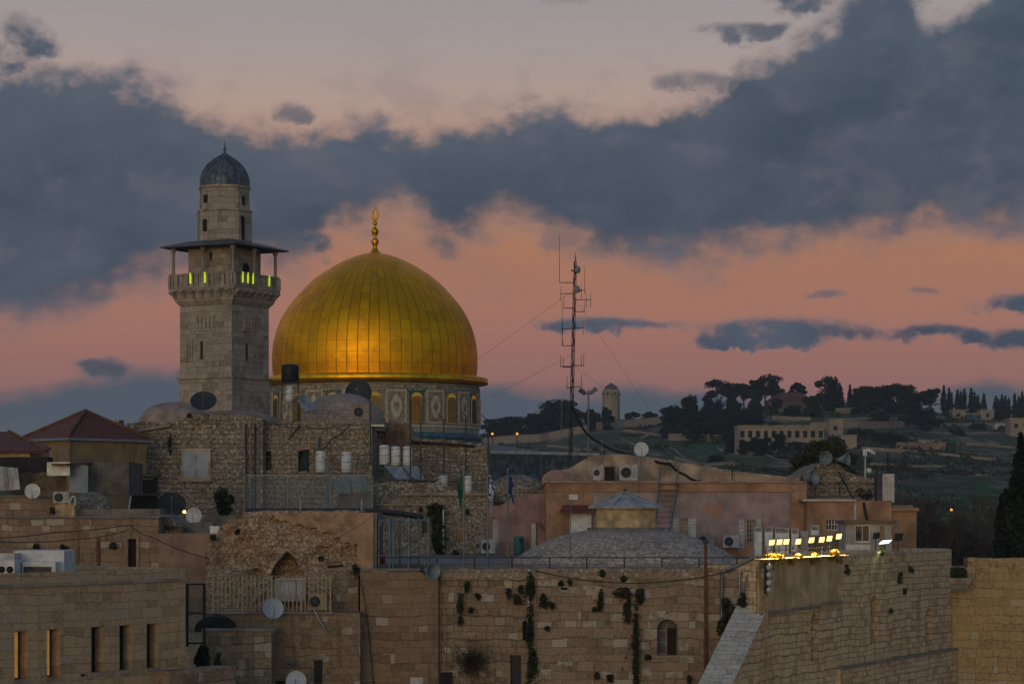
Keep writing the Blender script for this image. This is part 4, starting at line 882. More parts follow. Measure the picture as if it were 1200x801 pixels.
def rdome(px, top, base, hw, Y, m, name, parent, seed=0, **k):
    r = hw/F*Y; z0, z1 = zz(base, Y), zz(top, Y); H = z1-z0; c = ((px-600)/F*Y, Y)
    q = MB(); n, mm = 40, 12; V = []; fs = []
    for j in range(mm+1):
        t = j/mm*math.pi/2; rr = r*math.cos(t)**.92 if j < mm else 0.0; z = z0+H*math.sin(t)
        for i in range(n):
            a = 2*math.pi*i/n; d = 1+.025*fb(math.cos(a)*2.2+seed, math.sin(a)*2.2, z*1.2); V.append((c[0]+rr*d*math.sin(a), c[1]-rr*d*math.cos(a), z+.03*fb(a*2+seed, z*2, 1)))
    for j in range(mm):
        for i in range(n): fs.append((j*n+i, j*n+(i+1) % n, (j+1)*n+(i+1) % n, (j+1)*n+i))
    # skirt below the springing
    i0 = len(V); V += [(v[0], v[1], z0-.5) for v in V[:n]]; fs += [(i0+i, i0+(i+1) % n, (i+1) % n, i) for i in range(n)]
    q.mesh(V, fs, sm=True); return q.build(name, m, parent, **k)
rdome(204, 471, 498, 42, 162.5, M_pinkpl, 'dome', T, 1)
rdome(272, 481, 497, 58, 162.2, M_pinkpl, 'roof_mound', T, 4)
MB().plate(fr, [(S_(164),Z1(503)),(S_(200),Z1(497)),(S_(200),Z1(499.5)),(S_(164),Z1(505.5))][::-1], -.1, .4).build('coping_slab', M_plaster, T)
for i_, (a_, b_, c_, r_) in enumerate(((288,497,600,.07),(293.5,492,600,.05),(298.5,496,600,.06),(303,494,560,.04))): MB().cyl(Wp(a_,c_,Y1-.25), Wp(a_,b_,Y1-.25), r_, None, 6).build('drainpipe', (M_dksteel, M_tan, M_dksteel, M_steel)[i_], label=['dark drainpipe at the left of four on the shuttered stone house','tan drainpipe second of four on the shuttered stone house','dark drainpipe third of four on the shuttered stone house','short thin pipe right of three drainpipes on the stone house'][i_], cat='pipe')
# middle block
Y2 = 159.0; f2 = FF(Y2); s2 = f2.s; Z2 = lambda y: zz(y, Y2)
T = thing('stone_house', 'rubble stone house with plaster dome and open doorway in front of the shrine', 'house', (s2(375), Y2, 6))
hol = lambda a, b_, c, d: (lambda s_, z: s2(a) < s_ < s2(b_) and Z2(d) < z < Z2(c))
rough(f2, s2(309), s2(436), Z2(660), lerpf([(s2(x), Z2(y)) for x, y in ((309,496),(340,495),(360,494),(436,495))]), 11, .13, .08, 1.5, 7.0, holes=(hol(349,362,527,552), hol(311,317,528,551)), topjag=.1).build('wall', RB_old, T)
o = fbox('doorway', mat('dark_green_door', (.035,.06,.06), var=.2), T, 354.5, 362, 527, 553, Y2+.5, .1)
fbox('door_frame', M_concrete, T, 347.2, 349.4, 525, 553, Y2-.1, .3); fbox('lintel', M_pinkpl, T, 346, 364.5, 523, 526.6, Y2-.12, .4)
rdome(402, 461, 497, 50, 165.5, stone('dome_masonry', (.36,.29,.25), (.28,.225,.19), (.20,.16,.135), .4, .22, .02, .05, .4), 'dome', T, 9)
fbox('roof_slab', M_zinc, T, 434, 450, 497, 499.5, Y2-.5, 3)
MB().cyl((s2(372),Y2-.35,Z2(555)), (s2(372),Y2-.35,Z2(512)), .16, .13, 9).build('pillar', M_concrete, T)
acunit(413.5, 432, 474, 491, 157.8, 'grey air conditioner on the roof edge beside the plaster dome', M_plaster)
cable([(338,515,158.6),(352,498,158.6)], 'thin slanting stick on the middle stone house wall', .05); cable([(376,528,158.4),(390,512,158.4),(408,500,158.4)], 'black looping cable below the plaster dome', .04, .15); cable([(309,493,158),(350,500,158),(412,497,158)], 'sagging black cable along the top of the middle stone house', .025, .15)
# tall right block
Y3 = 166.0; f3 = FF(Y3); s3 = f3.s; Z3 = lambda y: zz(y, Y3)
T = thing('stone_house', 'tall patched rubble block with a walled-up arch under the tiled drum', 'house', (s3(505), Y3, 6))
rough(f3, s3(430), s3(573), Z3(660), lerpf([(s3(x), Z3(y)) for x, y in ((428,497),(436,493),(478,494),(481,508),(486,513),(530,516),(555,519),(574,522))]), 10, .2, .12, 1.3, 13.0, topjag=.22).build('wall', RB_old, T)
b = MB()
pa = [(s3(505),Z3(563)),(s3(546),Z3(563)),(s3(545),Z3(545)),(s3(540),Z3(533)),(s3(531),Z3(526)),(s3(522),Z3(526)),(s3(513),Z3(536)),(s3(508),Z3(548))]
b.plate(f3, pa, -.05, .28); b.build('blocked_arch', RB_gray, T)
fbox('patch_wall', mat('brown_patch', (.21,.13,.075), var=.25, vs=1.5, streak=.4), T, 452, 481, 497, 540, Y3-.16, .3)
MB().plate(f3, [(s3(482),Z3(520)),(s3(540),Z3(522)),(s3(556),Z3(524)),(s3(556),Z3(521)),(s3(482),Z3(516))], -.2, .35).build('roof_edge', M_dark, T)
# tanks, panels, black tank on frame
tank(375.8, 528.5, 553, 155.5, 12, 'white water tank, left of the two standing by the open doorway')
tank(406, 529.5, 553, 155.5, 12, 'white water tank, right of the two standing by the open doorway')
tank(450.5, 521.5, 544, 156.5, 12, 'left of three white water tanks above the solar collectors')
tank(463.8, 523, 545, 156.5, 11, 'middle of three white water tanks above the solar collectors')
tank(477.5, 523, 545, 156.5, 11, 'right of three white water tanks above the solar collectors')
for a in (('left', 450, 470, 0), ('right', 471, 489, 1)):
    solar([(a[1], 545.5), (a[2], 545.5), (a[2]+9, 561), (a[1]+14, 561)], a[0]+' tilted solar collector below the three white tanks', 153.6, 155.2)
fbox('collector_stand', M_dksteel, None, 440, 498, 561, 564, 153.8, 4, label='dark flat ledge carrying the solar collectors and three tanks', cat='ledge')
tank(519.5, 557, 577, 150.5, 11, 'white water tank left of the blue-marked tank behind the green flag', M_white2)
tank(513, 564, 574, 150.2, 7, 'small low white tank beside two larger ones behind the flags', M_white2)
tank(548.5, 557.5, 578, 150.5, 9, 'white water tank with a blue mark behind the flagpoles')
x = (340-600)/F*160
t = thing('roof_tank', 'square black water tank on a steel frame before the gold dome', 'water tank', (x, 160, zz(489,160)))
b = MB(); r = 10.3/F*160; b.lathe([(0,zz(448,160)),(r*.9,zz(448,160)),(r,zz(446.5,160)),(r,zz(429,160)),(r*.93,zz(427.3,160)),(r*.3,zz(426.6,160)),(0,zz(426.4,160))], (x,160,0), 20); b.build('barrel', M_black, t)
b = MB()
for f in (.2,.4,.6,.8): z = zz(448,160)+(zz(428,160)-zz(448,160))*f; b.lathe([(r,z-.03),(r+.02,z),(r,z+.03)], (x,160,0), 20)
b.build('rib', M_black, t)
for sx in (-1, 1):
    for sy in (-1, 1): MB().cyl((x+sx*.62,160+sy*.5,zz(493,160)), (x+sx*.55,160+sy*.5,zz(448,160)), .03, .03, 5).build('leg', M_dksteel, t)
b = MB(); b.cyl((x-.62,159.5,zz(488,160)), (x+.58,159.5,zz(465,160)), .02, .02, 4); b.cyl((x+.62,159.5,zz(488,160)), (x-.58,159.5,zz(465,160)), .02, .02, 4); b.box(FF(160), x-.66, x+.66, zz(449,160), zz(448,160), -.66, .66); b.build('brace', M_dksteel, t)
tank(339.5, 452, 470, 159.6, 9, 'slim white boiler hanging under the square black tank')
solar([(345,463), (361,463), (370,480), (356,483)], 'blue solar collector leaning beside the black roof tank', 158.6, 159.8)
dish(420, 460, 168.5, 16, 'big dark blue dish half hidden behind the plaster dome', M_dkdish, (-.1,-1,.3))
dish(238.5, 469, 157.0, 15.5, 'big black dish standing on the roof below the minaret', M_dkdish, (.05,-1,.95))
dish(201, 590, 148.0, 17, 'big dark dish tilted in front of the shuttered stone house', mat('brown_mesh_dish', (.05,.043,.045), .6, var=.1, vs=4), (.15,-1,.75))
dish(227, 603.5, 146.5, 9.5, 'pale round dish right of the big tilted dark dish', None, (-.05,-1,.15))
c = Wp(216, 599.5, 146.0); t = thing('roof_lamp', 'small glowing yellow bulb between the dark dish and pale dish', 'lamp', (c.x, c.y, c.z-.5))
MB().lathe([(0,-.10),(.09,-.05),(.11,.02),(.06,.09),(0,.12)], c, 10).build('bulb', mat('yellow_bulb', (1,.8,.2), var=0, emit=((1,.72,.18), 5)), t)
MB().cyl((c.x,c.y,c.z-.5), (c.x,c.y,c.z-.09), .02, .02, 6).build('stem', M_dksteel, t)
tuft(262, 588, 34, 30, 152.5, 'dark shrub climbing the foot of the shuttered stone house', None, 'shrub', 'plant', 420, size=.16, dep=.9)
tuft(222, 486, 9, 5, 157.4, 'small dry plant under the big black roof dish', M_dry); tuft(199, 519, 5, 26, 157.7, 'thin dark creeper hanging on the stone house left of its window')
# bent-arm fence posts before the drum and down the yard
for i, (px, y0, y1, Yp, dirx) in enumerate(((434,463,545,152,-1),(481,452,560,152,-1),(493,468,560,151.5,-1),(520,484,568,151,-1),(546,480,568,151,-1),(572,486,590,150.5,-1),(287,520,612,147,-1),(276,566,614,146,-1),(321,560,606,144,-1),(335,560,606,144,-1),(384,534,606,144,-1),(424,534,606,144,-1),(437,575,606,144,0))):
    x = (px-600)/F*Yp; b = MB(); zt_ = zz(y0+8,Yp); b.cyl((x,Yp,zz(y1,Yp)), (x,Yp,zt_), .05, .045, 6)
    if dirx: b.cyl((x,Yp,zt_), (x-.38,Yp,zt_+.45), .04, .03, 6)
    b.build('fence_post', M_dksteel if px > 430 else M_steel, label=['tall bent-arm post left of the lit drum window','bent-arm post at the left edge of the first cream drum panel','bent-arm post over the first gold drum window','bent-arm post before the middle of the drum panels','bent-arm post before the last drum panel','bent-arm post at the right edge of the shrine drum','tall steel post at the corner of the wire yard','short bent-arm post by the dark shrub','bent-arm post at the left of the wire yard','second bent-arm post in the left of the wire yard','bent-arm post behind the left standing white tank','bent-arm post right of the two standing white tanks','plain short post at the right end of the wire yard'][i], cat='post')
# wire yard
fy = FF(143.5); t = thing('wire_fence', 'chain-link fence panel closing the little yard above the ruin', 'fence', (fy.s(360), 143.5, zz(602,143.5)))
b = MB(); b.box(fy, fy.s(287), fy.s(437), zz(604,143.5), zz(556,143.5), -.012, 0); b.build('mesh', M_mesh, t)
b = MB()
for y in (556.5, 603): b.box(fy, fy.s(287), fy.s(437), zz(y+.6,143.5), zz(y-.6,143.5), .0, .04)
for q in range(4): xx = fy.s(287+49.9*q); b.box(fy, xx-.02, xx+.02, zz(604,143.5), zz(556,143.5), .0, .04)
b.build('rail', M_steel, t)
fs_ = FF(146); 
MB().plate(fs_, [(fs_.s(402),zz(556,146)),(fs_.s(423),zz(556,146)),(fs_.s(438),zz(575,146)),(fs_.s(420),zz(577,146))][::-1], -1.5, 0).build('sheet_roof', M_blueg, label='blue-grey sloping sheet metal panel right in the wire yard', cat='metal sheet')
MB().plate(fs_, [(fs_.s(392),zz(562,146)),(fs_.s(409),zz(560,146)),(fs_.s(412),zz(577,146)),(fs_.s(394),zz(578,146))][::-1], -.9, .1).build('sheet_roof', M_blueg, label='blue-grey sheet panel in the middle of the wire yard', cat='metal sheet')
MB().plate(fs_, [(fs_.s(386),zz(560,146)),(fs_.s(393),zz(562,146)),(fs_.s(382),zz(600,146)),(fs_.s(375),zz(600,146))][::-1], -.1, .2).build('sheet_roof', M_blueg, label='narrow slanting blue-grey board in the wire yard', cat='metal sheet')
fbox('low_wall', M_concrete, None, 396, 436, 578, 606, 147, 1.5, label='low grey wall behind the slanting sheets in the wire yard', cat='wall')
fbox('yard_terrace', M_concrete, None, 240, 436, 604, 640, 149, 8, label='flat concrete terrace carrying the wire yard', cat='terrace')
# ================================================================== PALE TERRACE WALL, PINK WALL, VINE WALL
Y4 = 149.0; f4 = FF(Y4); s4 = f4.s; Z4 = lambda y: zz(y, Y4)
T = thing('terrace_house', 'low pale rubble house with climbing vine behind the flagpoles', 'house', (s4(507), Y4, 8))
h4 = lambda a, b_, c, d: (lambda s_, z: s4(a) < s_ < s4(b_) and Z4(d) < z < Z4(c))
rough(f4, s4(437), s4(578), Z4(690), lerpf([(s4(x), Z4(y)) for x, y in ((437,566),(470,563),(510,566),(540,577),(578,580))]), 12, .13, .07, 1.5, 21, holes=(h4(535,543,619,634), h4(494,502,611,623)), topjag=.08).build('wall', rubble('pale_rubble', [(.17,.14,.115),(.26,.215,.17),(.33,.28,.23),(.42,.37,.31)], (.15,.12,.095), 2.0, 3.0, stain=.5), T)
for a, b_, c, d in ((535,543,619,634),(494,502,611,623)): fbox('window', M_glass, T, a-.5, b_+.5, c-.5, d+.5, Y4+.35, .1)
fbox('ledge', M_plaster, T, 470, 577, 577, 580, Y4-.3, 1.2)
rdome(606, 556, 580, 36, 154, RB_gray, 'rubble_dome', None, 6, label='low rubble dome behind the rose wall and blue flag', cat='domed roof')
fbox('rubble_terrace', RB_gray, None, 574, 642, 574, 640, 152.5, 8, label='rubble terrace edge behind the top of the rose wall', cat='wall')
fbox('ledge', M_plaster, T, 437, 500, 590, 592, Y4-.15, .6)
tuft(515, 622, 17, 56, 148.6, 'tall dark creeper climbing beside the white drainpipe', None, 'creeper', 'plant', 900, size=.13, dep=.45); tuft(509, 598, 26, 14, 148.6, 'dark creeper top spreading under the pale ledge', None, 'creeper', 'plant', 300, size=.12)
tuft(547, 599, 7, 9, 148.7, 'small bush growing on the pale wall right of the green flag'); tuft(534, 648, 8, 9, 147, 'little dark bush at the foot of the pale wall'); tuft(493, 597, 5, 6, 148.7, 'tiny plant high on the pale wall left of the creeper')
pole('drainpipe', 'white drainpipe beside the tall creeper', 519.5, 597, 646, 148.3, .055, M_white, 'pipe')
f5 = FF(147.5); s5 = f5.s; Z5 = lambda y: zz(y, 147.5)
T = thing('rose_wall', 'rose pink plastered wall with small arched door behind the blue flag', 'house', (s5(608), 147.5, 8))
b = MB(); hs = pxh(f5, [(575,584,606,652,1.0,.35)])
wall(f5, s5(572), s5(643), Z5(690), Z5(592), 8, hs, b); b.build('wall', M_pink, T)
MB().plate(f5, [(s5(585),Z5(592)),(s5(643),Z5(592)),(s5(643),Z5(577)),(s5(612),Z5(580))], -1.5, 0).build('parapet', M_pink, T)
win(T, f5, *hs[0][:4], .3, M_white2, (0,0), name='door', arch=1.0)
MB().plate(f5, [(s5(622),Z5(690)),(s5(647),Z5(690)),(s5(647),Z5(632)),(s5(628),Z5(612)),(s5(622),Z5(612))], 0, 1.0).build('buttress', M_pink, T)
acunit(564, 580, 632, 648, 146.3, 'air conditioner under the arched door of the rose wall', None); acunit(557, 565, 631, 647, 146.8, 'narrow dark air conditioner end left of the arched door', M_steel)
x = (608-600)/F*146; t = thing('utility_bin', 'green rounded litter bin against the rose wall', 'bin', (x, 146, zz(651,146)))
r = 5.8/F*146; b = MB(); b.lathe([(0,zz(650,146)),(r*.95,zz(650,146)),(r,zz(648,146)),(r,zz(630,146)),(r*.9,zz(628.3,146)),(0,zz(627.6,146))], (x,146,0), 20); b.build('body', mat('green_plastic', (.035,.13,.12), .5, var=.1), t)
MB().box(FF(146-r-.0), x+.02, x+.18, zz(634,146), zz(631,146), -.05, .02).build('slot', M_dark, t)
fbox('white_board', M_white2, None, 622.5, 628, 613, 642, 146.2, .12, label='narrow white panel leaning on the rose wall right of the green bin', cat='panel')
MB().plate(FF(145.2), [(FF(145.2).s(642),zz(634,145.2)),(FF(145.2).s(655),zz(633,145.2)),(FF(145.2).s(659),zz(611,145.2)),(FF(145.2).s(645),zz(611,145.2))], -.1, 0).build('lean_board', M_zinc, label='grey board leaning where rose wall meets orange wall', cat='board')
# ================================================================== ORANGE AND LILAC HOUSE
Y6 = 142.0; f6 = FF(Y6); s6 = f6.s; Z6 = lambda y: zz(y, Y6)
T = thing('render_house', 'long orange and lilac rendered house behind the shingled dome', 'house', (s6(790), Y6, 8))
hs = pxh(f6, [(799,806.5,607,633,0,.3),(875,885,608,640,0,.3)])
wall(f6, s6(694), s6(936), Z6(700), Z6(576), 10, hs).build('wall', M_lilac, T)
MB().box(f6, s6(640), s6(694)-.003, Z6(700), Z6(576), -10, .06).box(f6, s6(640), s6(936), Z6(576), Z6(565.5), -10, .10).build('orange_wall', M_orange, T)
MB().box(f6, s6(694), s6(936), Z6(700), Z6(634), -.02, .05).box(f6, s6(926), s6(945), Z6(700), Z6(565.5), -10, .18).build('orange_plinth', M_orange, T)
MB().box(f6, s6(640)-.1, s6(945), Z6(565.5), Z6(563.3), -10, .25).build('parapet_cap', M_pinkpl, T)
for hh in hs: win(T, f6, *hh[:4], .25, M_glass, (2,5), M_white2)
for a, b_, c, d in ((789.5,796.5,607,633),(806.5,816,607,633),(866,872,608,643),(886.5,892,608,622)):
    o = fbox('shutter', M_white2, T, a, b_, c, d, Y6-.06, .05); q = MB(); ff_ = FF(Y6-.112)
    for k in range(7): z = Z6(d)+(Z6(c)-Z6(d))*(k+.5)/7; q.box(ff_, f6.s(a)+.04, f6.s(b_)-.04, z-.03, z+.01, -.02, .015)
    q.build('slat', M_white, o)
b = MB(); bk = FF(146.0)
prof_ = [(648,566),(655,551),(668,548),(680,541),(694,534),(715,531.5),(745,533),(770,536),(800,542),(850,550),(900,556),(940,560),(940,566)]
rough(bk, bk.s(650), bk.s(942), zz(566,146), lerpf([(bk.s(x_), zz(y_,146)) for x_, y_ in prof_]), 12, .22, .06, .8, 33, topjag=.05).build('roof_mound', mat('peach_plaster', (.40,.31,.235), var=.22, vs=.9, bump=.4, streak=.5, c2=(.37,.22,.135), edge=.58), T)
b = MB(); fb_ = FF(143.2); cc_ = fb_.s(651.5); rr_ = fb_.s(668)-cc_
b.plate(fb_, [(cc_-rr_, zz(567,143.2)), (cc_+rr_, zz(567,143.2))]+[(cc_+rr_*math.cos(math.pi*k/12), zz(567,143.2)+.18+.72*math.sin(math.pi*k/12)) for k in range(13)], -2.2, 0); b.build('barrel_vault', M_pink, T)
acunit(695, 707, 545.5, 562, 143.6, 'white air conditioner left of the dark hatch on the orange roof'); acunit(726, 747, 544, 562.5, 143.6, 'large white air conditioner right of the dark hatch on the orange roof')
t = thing('roof_hatch', 'dark upright roof hatch between two white air conditioners', 'hatch', (f6.s(714.5), 143.6, zz(564,143.6)))
fbox('box', M_dark, t, 709, 720, 548, 564, 143.7, .8); fbox('frame', M_dksteel, t, 708, 721.2, 546.3, 548, 143.6, 1)
fbox('white_door', M_white, None, 667.5, 693, 601, 634, 141.6, .25, label='plain white door panel under the small red awning', cat='door')
t = thing('awning', 'small dark red awning over the white door panel', 'awning', (f6.s(677), 141.4, zz(601,141)))
a_ = [Wp(660,591.5,141.8), Wp(700,591.5,141.8), Wp(704,599.5,140.6), Wp(655,599.5,140.6)]
MB().mesh(a_+[p-Vector((0,0,.06)) for p in a_], [(3,2,1,0),(4,5,6,7),(2,3,7,6),(3,0,4,7),(1,2,6,5)]).build('canopy', mat('dark_red_awning', (.17,.055,.04), .7, var=.15), t)
MB().cyl(a_[3]+Vector((.2,0,-.05)), Wp(661,603,141.8), .02, .02, 5).cyl(a_[2]+Vector((-.2,0,-.05)), Wp(699,603,141.8), .02, .02, 5).build('strut', M_dksteel, t)
for a in ((650.5,573,583),(682,573,584)): fbox('vent_slot', M_plaster, T, a[0], a[0]+1.6, a[1], a[2], Y6-.08, .05)
acunit(816, 837, 626, 642, 140.9, 'dark air conditioner right of the pair of white shutters', M_steel); acunit(847.5, 866, 627, 641, 140.9, 'pale air conditioner between the two shuttered windows')
# outside metal stair
t = thing('metal_stair', 'steep grey metal stair down the lilac house front', 'stair', (s6(780), 139.5, Z6(634)))
for a in ((774,566,766,632),(795,566,783,632)):
    MB().cyl(Wp(a[0],a[1],141.8), Wp(a[2],a[3],139.6), .05, .05, 6).build('stringer', M_steel, t); MB().cyl(Wp(a[0],545,142.2), Wp(a[0],567,142.2), .03, .03, 6).cyl(Wp(a[0],547,142.2), Wp(a[2]+1,610,139.8), .025, .025, 6).build('handrail', M_steel, t)
for k in range(11):
    f = k/10; Yk = 141.8-2.2*f; p = Wp(774-8*f, 567+64*f, Yk); q = Wp(795-12*f, 567+64*f, Yk); MB().mesh([p, q, q+Vector((0,.25,0)), p+Vector((0,.25,0))]+[v-Vector((0,0,.04)) for v in (p, q, q+Vector((0,.25,0)), p+Vector((0,.25,0)))], [(0,1,2,3),(7,6,5,4),(0,4,5,1),(1,5,6,2),(2,6,7,3),(3,7,4,0)]).build('tread', M_dksteel, t)
dish(751.5, 526, 143.5, 8.5, 'round white dish on a post above the orange roof', None, (0,-1,.1), 2.2)
dish(828, 553, 147, 8.5, 'pale blue-grey dish turned sideways on the roof slope', M_blueg2, (-.5,-1,.35), 1.0); 
t = thing('roof_antenna', 'small television antenna on a thin pole before the lantern', 'antenna', tuple(Wp(668.5, 662, 119)))
MB().cyl(Wp(668.5,662,119), Wp(668.5,580,119), .028, .022, 6).build('pole', M_steel, t)
b = MB(); p = Wp(668.5,583,119); b.cyl(p-Vector((.75,0,0)), p+Vector((.75,0,0)), .014, .014, 4)
for k in range(9): b.cyl(p+Vector((-.7+.17*k,0,-.18)), p+Vector((-.7+.17*k,0,.18)), .009, .009, 4)
b.build('boom', M_steel, t); fbox('amplifier', M_white, t, 667, 677, 579, 585, 118.95, .2)
# ================================================================== SHINGLED DOME WITH LANTERN
cxs, cys = (733-600)/F*124, 124.0; Zs = lambda y: zz(y, 124)
T = thing('domed_hall', 'broad low stone-shingled dome with a yellow roof lantern', 'domed roof', (cxs, cys, 14.7))
MB().lathe([(6.3,14.6),(6.1,14.95),(5.75,15.2),(5.1,15.6),(4.3,15.98),(3.5,16.28),(2.7,16.48),(2.05,16.59),(1.95,16.6)], (cxs,cys,0), 72, uvr=4.6).build('dome', RB_shingle, T)
MB().lathe([(2.05,16.5),(2.08,16.72),(1.72,16.74)], (cxs,cys,0), 40).build('lantern_kerb', M_concrete, T)
LN = MB().lathe([(1.70,16.7),(1.70,17.86)], (cxs,cys,0), 8, a0=R(22.5), a1=R(382.5), sm=False).build('lantern', M_yel, T)
b = MB(); 
for k in range(8):
    a0, a1 = R(22.5+45*k), R(67.5+45*k); P = lambda r, a, z: Vector((cxs+r*math.sin(a), cys-r*math.cos(a), z))
    b.face([P(2.15,a0,17.82), P(2.15,a1,17.82), P(.0,a1,18.68)]); b.face([P(2.15,a1,17.76), P(2.15,a0,17.76), P(1.6,a0,17.8), P(1.6,a1,17.8)]); b.face([P(2.15,a0,17.76), P(2.15,a1,17.76), P(2.15,a1,17.82), P(2.15,a0,17.82)])
    b.cyl(P(2.15,a0,17.83), P(.05,a0,18.7), .03, .03, 5)
b.build('lantern_roof', mat('dull_zinc_roof', (.36,.36,.35), .5, .15, var=.2, vs=2.5, streak=.3), LN)
MB().lathe([(0,18.6),(.1,18.64),(.12,18.74),(0,18.82)], (cxs,cys,0), 8).build('roof_knob', M_dksteel, LN)
# ================================================================== MIDDLE WALL WITH ROOF RAILING
YW = 110.0; fw = FF(YW); sw_ = fw.s; Zw = lambda y: zz(y, YW); ztop = Zw(668.5)
T = thing('courtyard_wall', 'tall stone building front with vine streaks, arched window and roof railing', 'building', (sw_(655), YW, 0))
hA = []
hB = pxh(fw, [(598,611,767,803,0,.5),(612.5,620,727,750,0,.4)]); hC = pxh(fw, [(770,794,725,767.5,1.0,.9)])
wall(fw, sw_(422), sw_(517)-.002, 0, ztop, 12, hA).build('wall', S_orange, T)
f_b = FF(YW+.12); wall(f_b, f_b.s(517), f_b.s(622)-.002, 0, ztop, 12, pxh(f_b, [(598,611,767,803,0,.5),(612.5,620,727,750,0,.4)])).build('wall', S_old, T)
f_c = FF(YW+.05); hC = pxh(f_c, [(770,794,725,767.5,1.0,.9)]); wall(f_c, f_c.s(622), f_c.s(900), 0, ztop+.02, 12, hC).build('wall', S_mid, T)
hb = pxh(f_b, [(598,611,767,803,0,.5),(612.5,620,727,750,0,.4)])
win(T, f_b, *hb[0][:4], .35, M_glass, (3,0), M_dksteel); win(T, f_b, *hb[1][:4], .3, M_dark, (0,0))
q = hC[0]; o = win(T, f_c, q[0], q[1], q[2], q[3], .8, mat('grey_pane', (.10,.105,.11), .4, var=.2), (1,2), mat('white_frame', (.33,.33,.33), .6, var=.1), arch=1.0)
MB().plate(f_c, [(f_c.s(783),Zw(768)),(f_c.s(793.5),Zw(768)),(f_c.s(793.5),Zw(737)),(f_c.s(783),Zw(736))], -.75, -.7).build('open_casement', M_dark, o)
MB().box(f_c, f_c.s(768), f_c.s(796), Zw(769.5), Zw(767.5), -.2, .1).build('sill', M_plaster, o)
fbox('small_window', M_dark, T, 516, 530, 787, 803, YW-.02, .1); fbox('meter_box', M_white2, T, 481, 496, 793, 803, YW-.1, .2)
# pale repaired blocks, coping
rnd = random.Random(8); b = MB()
for px, py, w_, h_ in ((640,681,13,6),(668,691,22,6),(690,688,14,5),(700,699,11,5),(733,681,12,6),(811,680,17,7),(724,722,16,6),(758,787,12,9),(790,790,20,7),(640,787,14,7),(662,777,17,5),(805,772,16,8),(765,722,9,6),(775,719,10,8),(660,688,10,5),(801,757,11,9),(755,756,10,8)):
    a = f_c.s(px-w_/2); b.box(f_c, a, f_c.s(px+w_/2), zz(py+h_/2,YW), zz(py-h_/2,YW), -.05, .02)
b.build('repair_block', mat('pale_repair_stone', (.37,.32,.265), var=.2, vs=3, bump=.4), T).__setitem__('kind', 'stuff')
rough(FF(YW-.02), sw_(517), sw_(900), ztop-.42, lambda s_: ztop+.10+.05*fb(s_*.7, 4, 4), 1.0, .14, .05, 2, 17, topjag=.10).build('top_course', S_mid, T); MB().box(fw, sw_(424), sw_(517), ztop+.02, ztop+.12, -.6, .10).build('coping', M_concrete, T)
MB().box(FF(YW+12), sw_(400), sw_(1010), 9, ztop-.06, -30, 0).build('roof_terrace', mat('grey_flat_roof', (.23,.20,.175), var=.2, vs=.8), T)
t = thing('roof_railing', 'long thin steel railing along the roof edge in front of the shingled dome', 'railing', (sw_(665), YW+.3, ztop+.14))
for px in list(range(468, 890, 44)): MB().cyl((sw_(px),YW+.3,ztop+.1), (sw_(px),YW+.3,Zw(652.6)), .035, .035, 6).build('post', M_dksteel, t)
for y in (653, 661): MB().cyl((sw_(440),YW+.3,Zw(y)), (sw_(888),YW+.3,Zw(y)), .028 if y == 653 else .012, None, 6).build('rail', M_dksteel, t)
# pipes
pole('drainpipe', 'white downpipe at the joint of old and repaired walls', 619.8, 667, 712, YW-.06, .06, M_white, 'pipe')
MB().path([Wp(620,712,YW-.06), Wp(618,726,YW-.06), Wp(621,748,YW-.06), Wp(620,806,YW-.06)], .05, 6).build('drainpipe', M_steel, label='grey lower pipe running down among the hanging vine', cat='pipe')
pole('drainpipe', 'thin dark pipe on the orange ashlar wall left of the old wall', 514.5, 668, 806, YW-.08, .035, M_dksteel, 'pipe')
pole('drainpipe', 'rusty brown pole rising from the wall right of the arched window', 827, 636, 782, YW-.25, .085, M_rust, 'pole')
MB().cyl(Wp(824,636,YW-.25), Wp(829,633,YW-.25), .11, .11, 8).build('pole_lamp', M_dksteel, label='small dark lamp head on top of the rusty pole', cat='lamp')
MB().path([Wp(845,805,YW-.1), Wp(846,672,YW-.1), Wp(850,667,YW-.1), Wp(865,662,YW-.1), Wp(884,652,YW-.1)], .085, 8).build('drainpipe', M_steel, label='thick grey pipe bending up to the roof beside the dark creeper', cat='pipe')
MB().path([Wp(866,706,YW-.1), Wp(867,670,YW-.1), Wp(874,666,YW-.1)], .05, 7).build('drainpipe', M_zinc, label='short pale pipe above the sloping white buttress', cat='pipe')
MB().cyl(Wp(878,670,YW-.1), Wp(868,700,YW-.3), .06, .06, 7).build('drainpipe', M_steel, label='slanting grey pipe above the sloping white buttress', cat='pipe')
